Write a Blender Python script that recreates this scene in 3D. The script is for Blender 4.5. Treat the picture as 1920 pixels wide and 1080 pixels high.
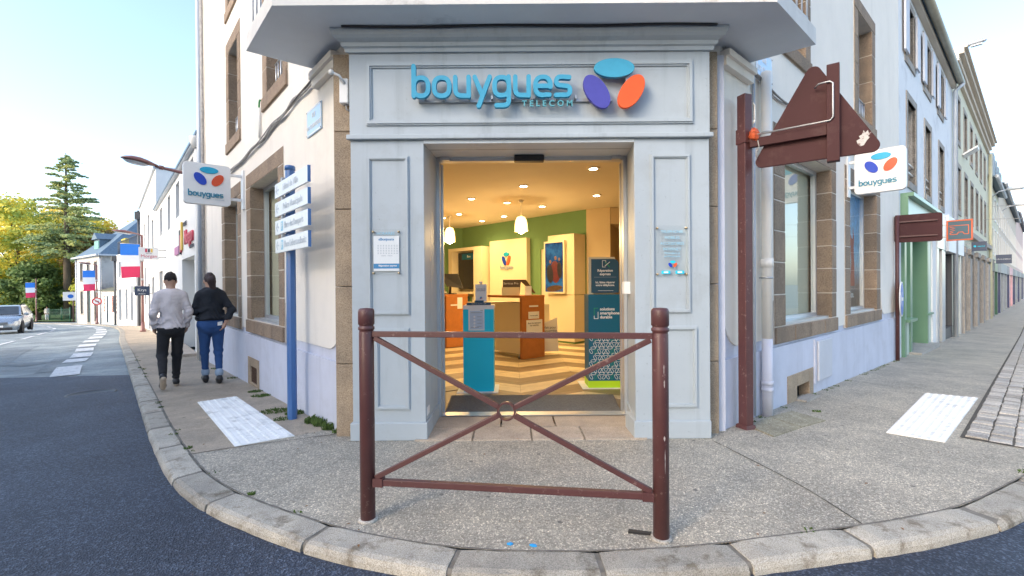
import bpy, bmesh, math, random
import numpy as np
from mathutils import Vector, Matrix
random.seed(7)
for o in list(bpy.data.objects): bpy.data.objects.remove(o)
scene = bpy.context.scene
COL = scene.collection

# ------------------------------------------------------------------ camera
EYE = 1.35
FPX = 866.0                      # focal length in pixels of a 1920 px wide picture
cam_d = bpy.data.cameras.new('camera'); cam = bpy.data.objects.new('camera', cam_d); COL.objects.link(cam)
cam_d.sensor_width = 36.0; cam_d.lens = 36.0*FPX/1920.0; cam_d.clip_start = 0.05; cam_d.clip_end = 3000
_rho, _p = 0.0075, 4.5/FPX
_up0 = Vector((0, math.sin(_p), math.cos(_p))); _fw = Vector((0, math.cos(_p), -math.sin(_p)))
_r = Vector((1,0,0))*math.cos(_rho) - _up0*math.sin(_rho); _u = Vector((1,0,0))*math.sin(_rho) + _up0*math.cos(_rho)
m = Matrix((_r, _u, -_fw)).transposed().to_4x4(); m.translation = Vector((0,0,EYE))
cam.matrix_world = m
scene.camera = cam

# ------------------------------------------------------------------ sky, sun, exposure
SUN_EL, SUN_AZ = math.radians(27), Vector((-0.76, -0.65)).normalized()
w = bpy.data.worlds.new('World'); scene.world = w; w.use_nodes = True
nt = w.node_tree; bg = nt.nodes['Background']
sky = nt.nodes.new('ShaderNodeTexSky'); sky.sky_type = 'NISHITA'; sky.sun_disc = False
sky.sun_elevation = SUN_EL; sky.sun_rotation = math.atan2(SUN_AZ.x, SUN_AZ.y)
sky.air_density = 1.0; sky.dust_density = 1.9; sky.ozone_density = 1.2
nt.links.new(sky.outputs[0], bg.inputs[0]); bg.inputs[1].default_value = 0.15
sd = bpy.data.lights.new('sun', 'SUN'); sun = bpy.data.objects.new('sun', sd); COL.objects.link(sun)
sd.energy = 0.5; sd.angle = math.radians(22); sd.color = (1.0, 0.82, 0.60)
_s = Vector((SUN_AZ.x*math.cos(SUN_EL), SUN_AZ.y*math.cos(SUN_EL), math.sin(SUN_EL)))
sun.rotation_euler = _s.to_track_quat('Z', 'Y').to_euler()
vs = scene.view_settings; vs.view_transform = 'Standard'; vs.look = 'None'; vs.gamma = 1.0; vs.exposure = 1.78
vs.use_curve_mapping = False
scene.render.engine = 'CYCLES'
scene.cycles.use_denoising = True
scene.cycles.max_bounces = 6; scene.cycles.diffuse_bounces = 4; scene.cycles.glossy_bounces = 3
scene.cycles.transmission_bounces = 6; scene.cycles.transparent_max_bounces = 8
scene.cycles.sample_clamp_indirect = 6.0

# ------------------------------------------------------------------ the lie of the land
DL = Vector((-0.65715, 0.75376)); NL = Vector((-0.75376, -0.65715))     # left street: along, outwards
DR = Vector((0.75267, 0.65840)); NR = Vector((0.65840, -0.75267))       # right street
PL = Vector((-1.56, 4.25)); PR = Vector((1.94, 4.28))                   # the two edges of the cut corner
def _pos(s): return (s + math.sqrt(s*s + 0.08))/2
def gz(x, y):
    q = Vector((x, y)); a = _pos((q-PL).dot(DL)); b = _pos((q-PR).dot(DR))
    return -0.033*a - 0.028*min(b, 20) - 0.012*max(0, b-20) + 0.006
class Fr:
    """a vertical plane: origin, direction along it, direction out of it; (a, z, o) -> world"""
    def __init__(s, org, d, n): s.o = Vector(org); s.d = Vector(d).normalized(); s.n = Vector(n).normalized()
    def __call__(s, a, z, o=0.0):
        p = s.o + s.d*a + s.n*o; return Vector((p.x, p.y, z))
    def off(s, a=0, o=0): return Fr(s.o + s.d*a + s.n*o, s.d, s.n)
LW = Fr(PL, DL, NL); RW = Fr(PR, DR, NR); FW = Fr((0, 4.05), (1, 0), (0, -1))
WX = Fr((0, 0), (1, 0), (0, 1))          # plain world axes: a = x, o = y

# ------------------------------------------------------------------ mesh helpers
class MB:
    def __init__(s): s.v = []; s.f = []; s.m = []; s.sm = []
    def add(s, vs, fs, mi=0, sm=False):
        b = len(s.v); s.v += [tuple(v) for v in vs]
        for f in fs: s.f.append([b+i for i in f]); s.m.append(mi); s.sm.append(sm)
        return s
    def box(s, F, a0, a1, z0, z1, o0, o1, mi=0, taper=0):
        t = taper
        vs = [F(a, z, o) for z, k in ((z0, 0), (z1, t)) for a, o in ((a0+k, o0+k), (a1-k, o0+k), (a1-k, o1-k), (a0+k, o1-k))]
        return s.add(vs, [(0,3,2,1),(4,5,6,7),(0,1,5,4),(1,2,6,5),(2,3,7,6),(3,0,4,7)], mi)
    def bbox(s, F, a0, a1, z0, z1, o0, o1, b=0.01, mi=0):
        """box with a chamfer round its front (o1) face"""
        b = min(b, (a1-a0)/3, (z1-z0)/3)
        vs = [F(*p) for p in ((a0,z0,o0),(a1,z0,o0),(a1,z1,o0),(a0,z1,o0),
              (a0,z0,o1-b),(a1,z0,o1-b),(a1,z1,o1-b),(a0,z1,o1-b),
              (a0+b,z0+b,o1),(a1-b,z0+b,o1),(a1-b,z1-b,o1),(a0+b,z1-b,o1))]
        fs = [(0,1,2,3)]
        for i in range(4):
            j = (i+1) % 4; fs += [(i, j, 4+j, 4+i), (4+i, 4+j, 8+j, 8+i)]
        fs.append((8,9,10,11)); return s.add(vs, fs, mi)
    def prism(s, F, pts, o0, o1, mi=0):
        """outline (a, z) in the plane, pulled from o0 to o1"""
        n = len(pts); vs = [F(a, z, o0) for a, z in pts] + [F(a, z, o1) for a, z in pts]
        fs = [tuple(range(n-1, -1, -1)), tuple(range(n, 2*n))] + [(i, (i+1) % n, n+(i+1) % n, n+i) for i in range(n)]
        return s.add(vs, fs, mi)
    def flat(s, pts, z0, z1, mi=0):
        """outline (x, y) on the ground plane, pulled from z0 to z1"""
        n = len(pts); vs = [(x, y, z0) for x, y in pts] + [(x, y, z1) for x, y in pts]
        fs = [tuple(range(n-1, -1, -1)), tuple(range(n, 2*n))] + [(i, (i+1) % n, n+(i+1) % n, n+i) for i in range(n)]
        return s.add(vs, fs, mi)
    def quad(s, a, b, c, d, mi=0): return s.add([a, b, c, d], [(0,1,2,3)], mi)
    def tube(s, pts, r, n=10, mi=0, cap=True, sm=True):
        pts = [Vector(p) for p in pts]; k = len(pts)
        rs = r if isinstance(r, (list, tuple)) else [r]*k
        vs = []; ref = None
        for i, p in enumerate(pts):
            t = (pts[min(i+1, k-1)] - pts[max(i-1, 0)])
            t = t.normalized() if t.length > 1e-9 else Vector((0,0,1))
            if ref is None: ref = Vector((1,0,0)) if abs(t.x) < 0.8 else Vector((0,1,0))
            e1 = (ref - t*ref.dot(t)).normalized(); e2 = t.cross(e1); ref = e1
            for j in range(n):
                a = 2*math.pi*j/n; vs.append(p + (e1*math.cos(a) + e2*math.sin(a))*rs[i])
        fs = [(i*n+j, i*n+(j+1) % n, (i+1)*n+(j+1) % n, (i+1)*n+j) for i in range(k-1) for j in range(n)]
        s.add(vs, fs, mi, sm)
        if cap:
            b = len(s.v) - len(vs)
            s.f += [[b+j for j in range(n-1, -1, -1)], [b+(k-1)*n+j for j in range(n)]]; s.m += [mi, mi]; s.sm += [False, False]
        return s
    def lathe(s, c, prof, n=20, mi=0, axis=None):
        """profile (r, h) turned about c"""
        c = Vector(c); ax = Vector(axis or (0,0,1)).normalized()
        e1 = Vector((1,0,0)) if abs(ax.x) < 0.8 else Vector((0,1,0)); e1 = (e1-ax*e1.dot(ax)).normalized(); e2 = ax.cross(e1)
        vs = [c + ax*h + (e1*math.cos(2*math.pi*j/n) + e2*math.sin(2*math.pi*j/n))*max(r, 1e-4) for r, h in prof for j in range(n)]
        k = len(prof)
        fs = [(i*n+j, i*n+(j+1) % n, (i+1)*n+(j+1) % n, (i+1)*n+j) for i in range(k-1) for j in range(n)]
        s.add(vs, fs, mi, True)
        b = len(s.v) - len(vs)
        s.f += [[b+j for j in range(n-1, -1, -1)], [b+(k-1)*n+j for j in range(n)]]; s.m += [mi, mi]; s.sm += [False, False]
        return s
    def bar(s, p, q, w, h, mi=0, up=(0,0,1)):
        """rectangular bar from p to q, w wide, h high"""
        p, q = Vector(p), Vector(q); t = (q-p).normalized(); up = Vector(up)
        e1 = t.cross(up); e1 = e1.normalized() if e1.length > 1e-6 else Vector((1,0,0)); e2 = e1.cross(t)
        vs = [x + e1*a*w/2 + e2*b*h/2 for x in (p, q) for a, b in ((-1,-1),(1,-1),(1,1),(-1,1))]
        return s.add(vs, [(0,1,2,3),(7,6,5,4),(0,4,5,1),(1,5,6,2),(2,6,7,3),(3,7,4,0)], mi)
    def build(s, name, mat, parent=None, loc=None, bevel=0, fixn=True):
        me = bpy.data.meshes.new(name)
        c = Vector(loc) if loc is not None else Vector((0,0,0))
        me.from_pydata([tuple(Vector(v)-c) for v in s.v], [], s.f)
        for p, mi, sm in zip(me.polygons, s.m, s.sm): p.material_index = mi; p.use_smooth = sm
        for mt in (mat if isinstance(mat, (list, tuple)) else [mat]): me.materials.append(mt)
        if fixn:
            bm = bmesh.new(); bm.from_mesh(me); bmesh.ops.recalc_face_normals(bm, faces=bm.faces); bm.to_mesh(me); bm.free()
        ob = bpy.data.objects.new(name, me); ob.location = c; COL.objects.link(ob)
        if bevel:
            md = ob.modifiers.new('edge', 'BEVEL'); md.width = bevel; md.segments = 2; md.limit_method = 'ANGLE'; md.angle_limit = 0.6
        if parent is not None: par(ob, parent)
        return ob
def world_loc(o):
    M = o.matrix_basis.copy(); p = o
    while p.parent is not None:
        M = p.parent.matrix_basis @ p.matrix_parent_inverse @ M; p = p.parent
    return M
def par(o, parent):
    o.parent = parent; o.matrix_parent_inverse = world_loc(parent).inverted(); return o
def tag(o, label=None, cat=None, group=None, kind=None):
    for k, v in (('label', label), ('category', cat), ('group', group), ('kind', kind)):
        if v: o[k] = v
    return o
def thing(name, loc, label, cat, group=None):
    o = bpy.data.objects.new(name, None); o.location = loc; o.empty_display_size = 0.2; COL.objects.link(o)
    return tag(o, label, cat, group)
def holder(name, loc, parent):
    o = bpy.data.objects.new(name, None); o.location = loc; o.empty_display_size = 0.1; COL.objects.link(o)
    return par(o, parent)
def text(name, body, F, a, z, o, size, mat, parent, align='CENTER', right=None, depth=0.0012, width=None, bold=0.0, spacing=1.0):
    """lettering standing in a vertical plane; right = reading direction"""
    cu = bpy.data.curves.new(name, 'FONT'); cu.body = body; cu.size = size; cu.align_x = align; cu.align_y = 'CENTER'
    cu.extrude = depth; cu.offset = bold; cu.space_character = spacing; cu.resolution_u = 3
    cu.materials.append(mat)
    ob = bpy.data.objects.new(name, cu); COL.objects.link(ob)
    r = Vector((right or F.d)).normalized(); r3 = Vector((r.x, r.y, 0)); up = Vector((0,0,1)); n = r3.cross(up)
    M = Matrix((r3, up, n)).transposed().to_4x4(); M.translation = F(a, z, o)
    ob.matrix_world = M; ob.matrix_basis = M
    if width: ob.matrix_basis = M @ Matrix.Diagonal((width, 1, 1, 1))
    if parent is not None: par(ob, parent)
    return ob

# ------------------------------------------------------------------ materials
MATS = {}
def _new(name):
    mt = bpy.data.materials.new(name); mt.use_nodes = True; MATS[name] = mt
    return mt, mt.node_tree, mt.node_tree.nodes['Principled BSDF']
def _n(nt, kind, **kw):
    n = nt.nodes.new(kind)
    for k, v in kw.items():
        if k.startswith('i_'):
            key = k[2:]; n.inputs[int(key) if key.isdigit() else key.replace('_', ' ')].default_value = v
        else: setattr(n, k, v)
    return n
def _ramp(nt, stops, fac):
    r = nt.nodes.new('ShaderNodeValToRGB'); e = r.color_ramp.elements
    while len(e) < len(stops): e.new(0.5)
    for x, (p, c) in zip(e, stops): x.position = p; x.color = (*c, 1) if len(c) == 3 else c
    nt.links.new(fac, r.inputs[0]); return r
def _mix(nt, fac, a, b, mode='MIX'):
    x = nt.nodes.new('ShaderNodeMix'); x.data_type = 'RGBA'; x.blend_type = mode
    for sock, val in ((x.inputs[0], fac), (x.inputs[6], a), (x.inputs[7], b)):
        if hasattr(val, 'links'): nt.links.new(val, sock)
        elif isinstance(val, (int, float)): sock.default_value = val
        else: sock.default_value = (*val, 1)
    return x.outputs[2]
def _posn(nt): return nt.nodes.new('ShaderNodeNewGeometry').outputs['Position']
def _noise(nt, scale, detail=3, rough=0.6, vec=None):
    t = nt.nodes.new('ShaderNodeTexNoise'); t.inputs['Scale'].default_value = scale; t.inputs['Detail'].default_value = detail
    t.inputs['Roughness'].default_value = rough
    nt.links.new(vec if vec is not None else _posn(nt), t.inputs['Vector']); return t.outputs['Fac']
def _bump(nt, b, h, strength, dist):
    x = nt.nodes.new('ShaderNodeBump'); x.inputs['Strength'].default_value = strength; x.inputs['Distance'].default_value = dist
    nt.links.new(h, x.inputs['Height']); nt.links.new(x.outputs[0], b.inputs['Normal'])
def mat(name, c, rough=0.6, var=0.12, scale=3.0, bump=0.0, bscale=60.0, metal=0.0, dirt=None, dscale=1.2, dlo=0.55, dhi=0.8, rnd=0.0, coat=0.0, spec=None, streak=0.0, sscale=5.0):
    """painted or plain surface: uneven tone, optional stains with their own shape, fine relief"""
    mt, nt, b = _new(name)
    f = _noise(nt, scale, 4)
    col = _ramp(nt, [(0.3, [x*(1-var) for x in c]), (0.7, [min(1, x*(1+var*0.6)) for x in c])], f).outputs[0]
    if dirt:
        d = _ramp(nt, [(dlo, (0,0,0)), (dhi, (1,1,1))], _noise(nt, dscale, 6, 0.7)).outputs[0]
        col = _mix(nt, d, col, dirt)
    if streak:
        mp = nt.nodes.new('ShaderNodeMapping'); mp.inputs['Scale'].default_value = (1, 1, 0.07); nt.links.new(_posn(nt), mp.inputs[0])
        d = _ramp(nt, [(0.54, (0,0,0)), (0.78, (streak,)*3)], _noise(nt, sscale, 5, 0.65, mp.outputs[0])).outputs[0]
        col = _mix(nt, d, col, [x*0.55 for x in c])
        d = _ramp(nt, [(0.66, (0,0,0)), (0.70, (streak,)*3)], _noise(nt, 26, 4, 0.75)).outputs[0]
        col = _mix(nt, d, col, [x*0.5 for x in c])
    if rnd:
        oi = nt.nodes.new('ShaderNodeObjectInfo')
        k = _ramp(nt, [(0, [1-rnd]*3), (1, [1+rnd*0.7]*3)], oi.outputs['Random']).outputs[0]
        col = _mix(nt, 1.0, col, k, 'MULTIPLY')
    nt.links.new(col, b.inputs['Base Color'])
    b.inputs['Roughness'].default_value = rough; b.inputs['Metallic'].default_value = metal
    if coat: b.inputs['Coat Weight'].default_value = coat; b.inputs['Coat Roughness'].default_value = 0.15
    if spec is not None: b.inputs['Specular IOR Level'].default_value = spec
    if bump: _bump(nt, b, _noise(nt, bscale, 3), bump, 0.01)
    return mt
def granite(name, c1, c2, c3, rnd=0.15, scale=130, stain=None):
    mt, nt, b = _new(name)
    sp = _ramp(nt, [(0.35, c1), (0.5, c2), (0.68, c3)], _noise(nt, scale, 2, 0.7)).outputs[0]
    big = _ramp(nt, [(0.3, (0.78,0.76,0.74)), (0.7, (1.12,1.08,1.02))], _noise(nt, 4, 4)).outputs[0]
    col = _mix(nt, 1.0, sp, big, 'MULTIPLY')
    if stain:
        d = _ramp(nt, [(0.52, (0,0,0)), (0.66, (0.75,0.75,0.75))], _noise(nt, 6.5, 6, 0.75)).outputs[0]; col = _mix(nt, d, col, stain)
    oi = nt.nodes.new('ShaderNodeObjectInfo')
    k = _ramp(nt, [(0, [1-rnd]*3), (1, [1+rnd]*3)], oi.outputs['Random']).outputs[0]
    col = _mix(nt, 1.0, col, k, 'MULTIPLY')
    nt.links.new(col, b.inputs['Base Color']); b.inputs['Roughness'].default_value = 0.85
    _bump(nt, b, _noise(nt, scale*0.7, 3), 0.5, 0.006); return mt
def emit(name, c, e):
    mt, nt, b = _new(name); b.inputs['Base Color'].default_value = (*c, 1)
    b.inputs['Emission Color'].default_value = (*c, 1); b.inputs['Emission Strength'].default_value = e; return mt
def glass(name, tint=(0.9,0.95,0.95), mixv=0.12, rough=0.02):
    """thin pane: mostly clear, mirror-like at a slant"""
    mt, nt, b = _new(name); nt.nodes.remove(b)
    tr = nt.nodes.new('ShaderNodeBsdfTransparent'); tr.inputs[0].default_value = (*tint, 1)
    gl = nt.nodes.new('ShaderNodeBsdfGlossy'); gl.inputs['Roughness'].default_value = rough
    ge = nt.nodes.new('ShaderNodeNewGeometry'); dt = nt.nodes.new('ShaderNodeVectorMath'); dt.operation = 'DOT_PRODUCT'
    nt.links.new(ge.outputs['Incoming'], dt.inputs[0]); nt.links.new(ge.outputs['Normal'], dt.inputs[1])
    def mth(op, a, b=None):
        q = nt.nodes.new('ShaderNodeMath'); q.operation = op; q.use_clamp = op == 'ADD'
        for i, v in enumerate((a, b)):
            if v is None: continue
            if hasattr(v, 'links'): nt.links.new(v, q.inputs[i])
            else: q.inputs[i].default_value = v
        return q.outputs[0]
    fac = mth('POWER', mth('SUBTRACT', 1.0, mth('ABSOLUTE', dt.outputs['Value'])), 4.0)     # thin sheet: same from both sides
    ad = nt.nodes.new('ShaderNodeMath'); ad.operation = 'MULTIPLY_ADD'; ad.inputs[1].default_value = 0.9; ad.inputs[2].default_value = mixv; ad.use_clamp = True
    nt.links.new(fac, ad.inputs[0])
    mx = nt.nodes.new('ShaderNodeMixShader'); nt.links.new(ad.outputs[0], mx.inputs[0]); nt.links.new(tr.outputs[0], mx.inputs[1]); nt.links.new(gl.outputs[0], mx.inputs[2])
    nt.links.new(mx.outputs[0], nt.nodes['Material Output'].inputs[0]); return mt

M = {}
M['cream'] = mat('cream_render', (0.85,0.785,0.69), 0.9, 0.05, 1.5, 0.55, 220, dirt=(0.70,0.65,0.57), dscale=0.9, dlo=0.56, dhi=0.95, streak=0.22, sscale=3.0)
M['lavender'] = mat('lavender_paint', (0.58,0.595,0.675), 0.8, 0.07, 2.5, 0.25, 120, dirt=(0.46,0.46,0.50), dscale=1.6, dlo=0.54, dhi=0.85, streak=0.30, sscale=4.0)
M['stone'] = granite('granite_brown', (0.14,0.095,0.06), (0.29,0.21,0.145), (0.42,0.33,0.245), 0.16)
M['mortar'] = mat('mortar', (0.66,0.58,0.48), 0.95, 0.1, 8, 0.4, 150)
M['pinkstone'] = granite('granite_corner', (0.24,0.18,0.12), (0.36,0.28,0.20), (0.46,0.38,0.28), 0.08)
M['kerb'] = granite('granite_kerb', (0.24,0.225,0.19), (0.41,0.385,0.335), (0.53,0.505,0.445), 0.16, 180, stain=(0.13,0.10,0.06))
M['wood_paint'] = mat('grey_blue_paint', (0.405,0.455,0.488), 0.45, 0.05, 2.0, 0.06, 30, dirt=(0.34,0.37,0.385), dscale=2.2, dlo=0.52, dhi=0.82, streak=0.5, sscale=7.0)
M['wood_fascia'] = M['wood_paint']
M['soffit'] = mat('grey_soffit', (0.68,0.72,0.75), 0.75, 0.08, 1.2, 0.1, 40, dirt=(0.24,0.26,0.28), dscale=1.1, dlo=0.6, dhi=0.85)
M['slab'] = mat('weathered_slab', (0.66,0.64,0.60), 0.85, 0.10, 3, 0.3, 60, dirt=(0.30,0.28,0.26), dscale=3.5, dlo=0.55, dhi=0.75)
M['maroon'] = mat('maroon_paint', (0.088,0.031,0.030), 0.5, 0.14, 9, 0.10, 40, dirt=(0.19,0.12,0.105), dscale=22, dlo=0.60, dhi=0.68, coat=0.1)
M['maroon_flat'] = mat('maroon_sign_back', (0.058,0.020,0.021), 0.7, 0.08, 2, 0, dirt=(0.085,0.042,0.040), dscale=5, dlo=0.55, dhi=0.75, spec=0.25)
M['bluepole'] = mat('blue_paint', (0.045,0.14,0.36), 0.35, 0.08, 5, 0.03, 40, coat=0.2)
M['alu'] = mat('aluminium', (0.62,0.64,0.66), 0.35, 0.05, 4, 0, metal=0.7)
M['grey_metal'] = mat('galvanised', (0.42,0.43,0.44), 0.45, 0.1, 10, 0, metal=0.6)
M['zinc'] = mat('zinc_pipe', (0.46,0.50,0.55), 0.5, 0.08, 2, 0.05, 20, metal=0.3)
M['white_pipe'] = mat('white_pipe', (0.74,0.72,0.67), 0.55, 0.06, 2, 0, dirt=(0.45,0.42,0.38), dscale=4, dlo=0.66, dhi=0.85)
M['white'] = mat('white_paint', (0.80,0.80,0.79), 0.5, 0.03, 3)
M['paper'] = mat('paper', (0.80,0.81,0.82), 0.7, 0.02, 3)
M['black'] = mat('black_rubber', (0.02,0.02,0.022), 0.5, 0.1, 5)
M['cable'] = mat('cable_sheath', (0.36,0.34,0.32), 0.6, 0.3, 14)
M['cyan'] = mat('logo_cyan', (0.05,0.34,0.52), 0.7, 0.05, 20, 0.15, 260)
M['cyan2'] = mat('logo_cyan_small', (0.0,0.35,0.56), 0.35, 0.02, 5)
M['navy'] = mat('logo_indigo', (0.065,0.065,0.36), 0.7, 0.05, 20, 0.15, 260)
M['navy2'] = mat('logo_blue_small', (0.0,0.045,0.46), 0.35, 0.02, 5)
M['orange'] = mat('logo_orange', (0.80,0.105,0.022), 0.7, 0.05, 20, 0.15, 260)
M['orange2'] = mat('logo_red_small', (0.66,0.07,0.015), 0.35, 0.02, 5)
M['tealtext'] = mat('logo_teal_text', (0.0,0.21,0.33), 0.4, 0.02, 5)
M['signwhite'] = mat('sign_white', (0.78,0.77,0.75), 0.4, 0.02, 3)
M['glass'] = glass('window_glass', (0.90,0.95,0.93), 0.06)
M['clear'] = glass('acrylic', (0.985,0.99,0.99), 0.03)
M['darkglass'] = mat('dark_window', (0.035,0.045,0.055), 0.06, 0.2, 2, spec=0.8)
M['beige'] = mat('blind_beige', (0.66,0.61,0.46), 0.85, 0.04, 3)
M['greyblue'] = mat('shutter_grey', (0.55,0.56,0.60), 0.6, 0.06, 3)
M['slate'] = mat('slate_roof', (0.095,0.15,0.21), 0.55, 0.25, 9, 0.3, 20)
M['text_dark'] = mat('print_dark', (0.06,0.07,0.10), 0.6, 0.0, 3)
M['text_grey'] = mat('print_grey', (0.36,0.41,0.46), 0.6, 0.0, 3)
M['text_white'] = mat('print_white', (0.82,0.82,0.80), 0.6, 0.0, 3)
M['text_lb'] = mat('print_light_blue', (0.30,0.56,0.70), 0.6, 0.0, 3)

def asphalt(name, dark, light, sp):
    mt, nt, b = _new(name); p = _posn(nt)
    vo = nt.nodes.new('ShaderNodeTexVoronoi'); vo.inputs['Scale'].default_value = 105; nt.links.new(p, vo.inputs['Vector'])
    ch = _ramp(nt, [(0.0, dark), (0.55, dark), (1.0, light)], vo.outputs['Color']).outputs[0]
    big = _ramp(nt, [(0.36, (0.70,0.70,0.72)), (0.5, (1.0,1.0,1.0)), (0.64, (1.45,1.43,1.40))], _noise(nt, 0.55, 7, 0.72, p)).outputs[0]
    col = _mix(nt, 1.0, ch, big, 'MULTIPLY')
    sp_ = _ramp(nt, [(0.70, (0,0,0)), (0.74, (0.55,0.55,0.55))], _noise(nt, 9, 3, 0.8, p)).outputs[0]; col = _mix(nt, sp_, col, light)
    nt.links.new(col, b.inputs['Base Color'])
    b.inputs['Roughness'].default_value = sp
    _bump(nt, b, vo.outputs['Distance'], 0.9, 0.008); return mt
M['asphalt'] = asphalt('asphalt_new', (0.024,0.034,0.056), (0.135,0.170,0.235), 0.66)
M['asphalt_old'] = asphalt('asphalt_old', (0.22,0.26,0.275), (0.40,0.445,0.46), 0.8)
def aggregate(name, stops, mortar, scale=75):
    """exposed-aggregate concrete: pebbles set in mortar"""
    mt, nt, b = _new(name); p = _posn(nt)
    vo = nt.nodes.new('ShaderNodeTexVoronoi'); vo.inputs['Scale'].default_value = scale; nt.links.new(p, vo.inputs['Vector'])
    ve = nt.nodes.new('ShaderNodeTexVoronoi'); ve.feature = 'DISTANCE_TO_EDGE'; ve.inputs['Scale'].default_value = scale; nt.links.new(p, ve.inputs['Vector'])
    peb = _ramp(nt, stops, vo.outputs['Color']).outputs[0]
    e = _ramp(nt, [(0.03, (0,0,0)), (0.13, (1,1,1))], ve.outputs['Distance']).outputs[0]
    col = _mix(nt, e, mortar, peb)
    big = _ramp(nt, [(0.36, (0.84,0.83,0.80)), (0.64, (1.24,1.21,1.14))], _noise(nt, 1.3, 7, 0.75, p)).outputs[0]
    col = _mix(nt, 1.0, col, big, 'MULTIPLY'); st = _ramp(nt, [(0.52, (0,0,0)), (0.72, (0.42,0.42,0.42))], _noise(nt, 3.2, 8, 0.8, p)).outputs[0]; col = _mix(nt, st, col, [x*0.62 for x in mortar])
    vg = nt.nodes.new('ShaderNodeTexVoronoi'); vg.inputs['Scale'].default_value = 4.2; nt.links.new(p, vg.inputs['Vector'])
    gum = _ramp(nt, [(0.055, (0.7,0.7,0.7)), (0.075, (0,0,0))], vg.outputs['Distance']).outputs[0]; col = _mix(nt, gum, col, (0.12,0.115,0.11))
    nt.links.new(col, b.inputs['Base Color'])
    b.inputs['Roughness'].default_value = 0.8
    _bump(nt, b, e, 0.9, 0.008); return mt
M['aggregate'] = aggregate('washed_concrete', [(0.1,(0.32,0.29,0.25)), (0.35,(0.48,0.44,0.375)), (0.6,(0.61,0.555,0.47)), (0.85,(0.88,0.81,0.69))], (0.36,0.33,0.28), 95)
M['pave_brown'] = aggregate('worn_concrete', [(0.1,(0.46,0.385,0.305)), (0.5,(0.56,0.475,0.38)), (0.9,(0.66,0.565,0.455))], (0.45,0.375,0.295), 110)
M['slab_yellow'] = aggregate('yellow_slab', [(0.1,(0.33,0.30,0.21)), (0.5,(0.42,0.39,0.29)), (0.9,(0.54,0.51,0.40))], (0.27,0.25,0.19), 60)
M['sett'] = granite('granite_sett', (0.26,0.25,0.23), (0.42,0.40,0.37), (0.55,0.53,0.49), 0.25, 90)
M['soil'] = mat('joint_soil', (0.085,0.075,0.06), 0.95, 0.3, 8, 0.5, 60)
M['threshold'] = granite('threshold_stone', (0.36,0.30,0.24), (0.48,0.41,0.34), (0.58,0.51,0.43), 0.08, 120)
M['marking'] = mat('road_paint', (0.64,0.66,0.67), 0.75, 0.10, 5, 0.3, 90, dirt=(0.26,0.28,0.30), dscale=10, dlo=0.52, dhi=0.66)
M['tactile'] = mat('tactile_white', (0.86,0.86,0.83), 0.7, 0.06, 4, 0.1, 80, dirt=(0.46,0.46,0.44), dscale=7, dlo=0.52, dhi=0.75)
M['moss'] = mat('moss', (0.085,0.14,0.03), 0.95, 0.4, 20, 0.8, 90)

# ================================================================== ground
def spline(pts, n=10):
    P = [Vector(p) for p in pts]; out = []
    for i in range(len(P)-1):
        a, b, c, d = P[max(i-1,0)], P[i], P[i+1], P[min(i+2, len(P)-1)]
        for k in range(n):
            t = k/n
            out.append(0.5*((2*b) + (c-a)*t + (2*a-5*b+4*c-d)*t*t + (3*b-a-3*c+d)*t**3))
    out.append(P[-1]); return out
KERB_H = 0.075
# inner edge of the kerb, from the far end of the left street round the corner into the right one
far_left = [(-60,55.5), (-48,46.5), (-38.8,41.0), (-33.1,36.9), (-28.0,32.4), (-23.6,27.9), (-19.9,23.7)]
kerb_pts = far_left + [tuple(Vector((-3.469,4.687)) + DL*s) for s in (18, 12, 7, 3.5, 1.6)] + \
  [(-3.469,4.687), (-2.541,3.664), (-2.076,3.229), (-1.635,2.924), (-1.023,2.603), (-0.606,2.45), (-0.163,2.355), (0.379,2.333),
   (0.901,2.369), (1.351,2.449), (1.967,2.571), (2.438,2.697), (2.828,2.838), (3.584,3.235), (4.5,3.72), (6.0,4.3), (8.5,4.9), (12,5.3)]
kerb_line = spline(kerb_pts, 12)
def resample(line, step):
    out = [line[0]]; acc = 0.0
    for a, b in zip(line, line[1:]):
        L = (b-a).length; d = step-acc
        while d <= L:
            out.append(a + (b-a)*(d/L)); d += step
        acc = (acc + L) % step
    return out
kd = resample(kerb_line, 0.1)
def kn(i):
    t = (kd[min(i+2, len(kd)-1)] - kd[max(i-2, 0)]).normalized(); return Vector((t.y, -t.x))   # out, towards the road
if kn(len(kd)//2).y > 0: _sgn = -1
else: _sgn = 1
KW = 0.19
# road: one sheet to the horizon
def road_z(x, y): return gz(x, y) - KERB_H
xs = [-900,-500,-300,-180,-120,-90,-75] + [-65+2.5*i for i in range(19)] + [-18+0.75*i for i in range(49)] + [20,26,34,45,60,80,110,160,300,600,900]
ys = [-400,-150,-60,-25,-10] + [-5+0.75*i for i in range(40)] + [26+2.5*i for i in range(20)] + [80,95,120,160,240,400,700,1200]
mb = MB(); mb.add([(x, y, road_z(max(-70,min(60,x)), max(-10,min(75,y)))) for y in ys for x in xs],
   [(j*len(xs)+i, j*len(xs)+i+1, (j+1)*len(xs)+i+1, (j+1)*len(xs)+i) for j in range(len(ys)-1) for i in range(len(xs)-1)])
road = mb.build('road', M['asphalt_old']); tag(road, kind='structure')
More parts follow.
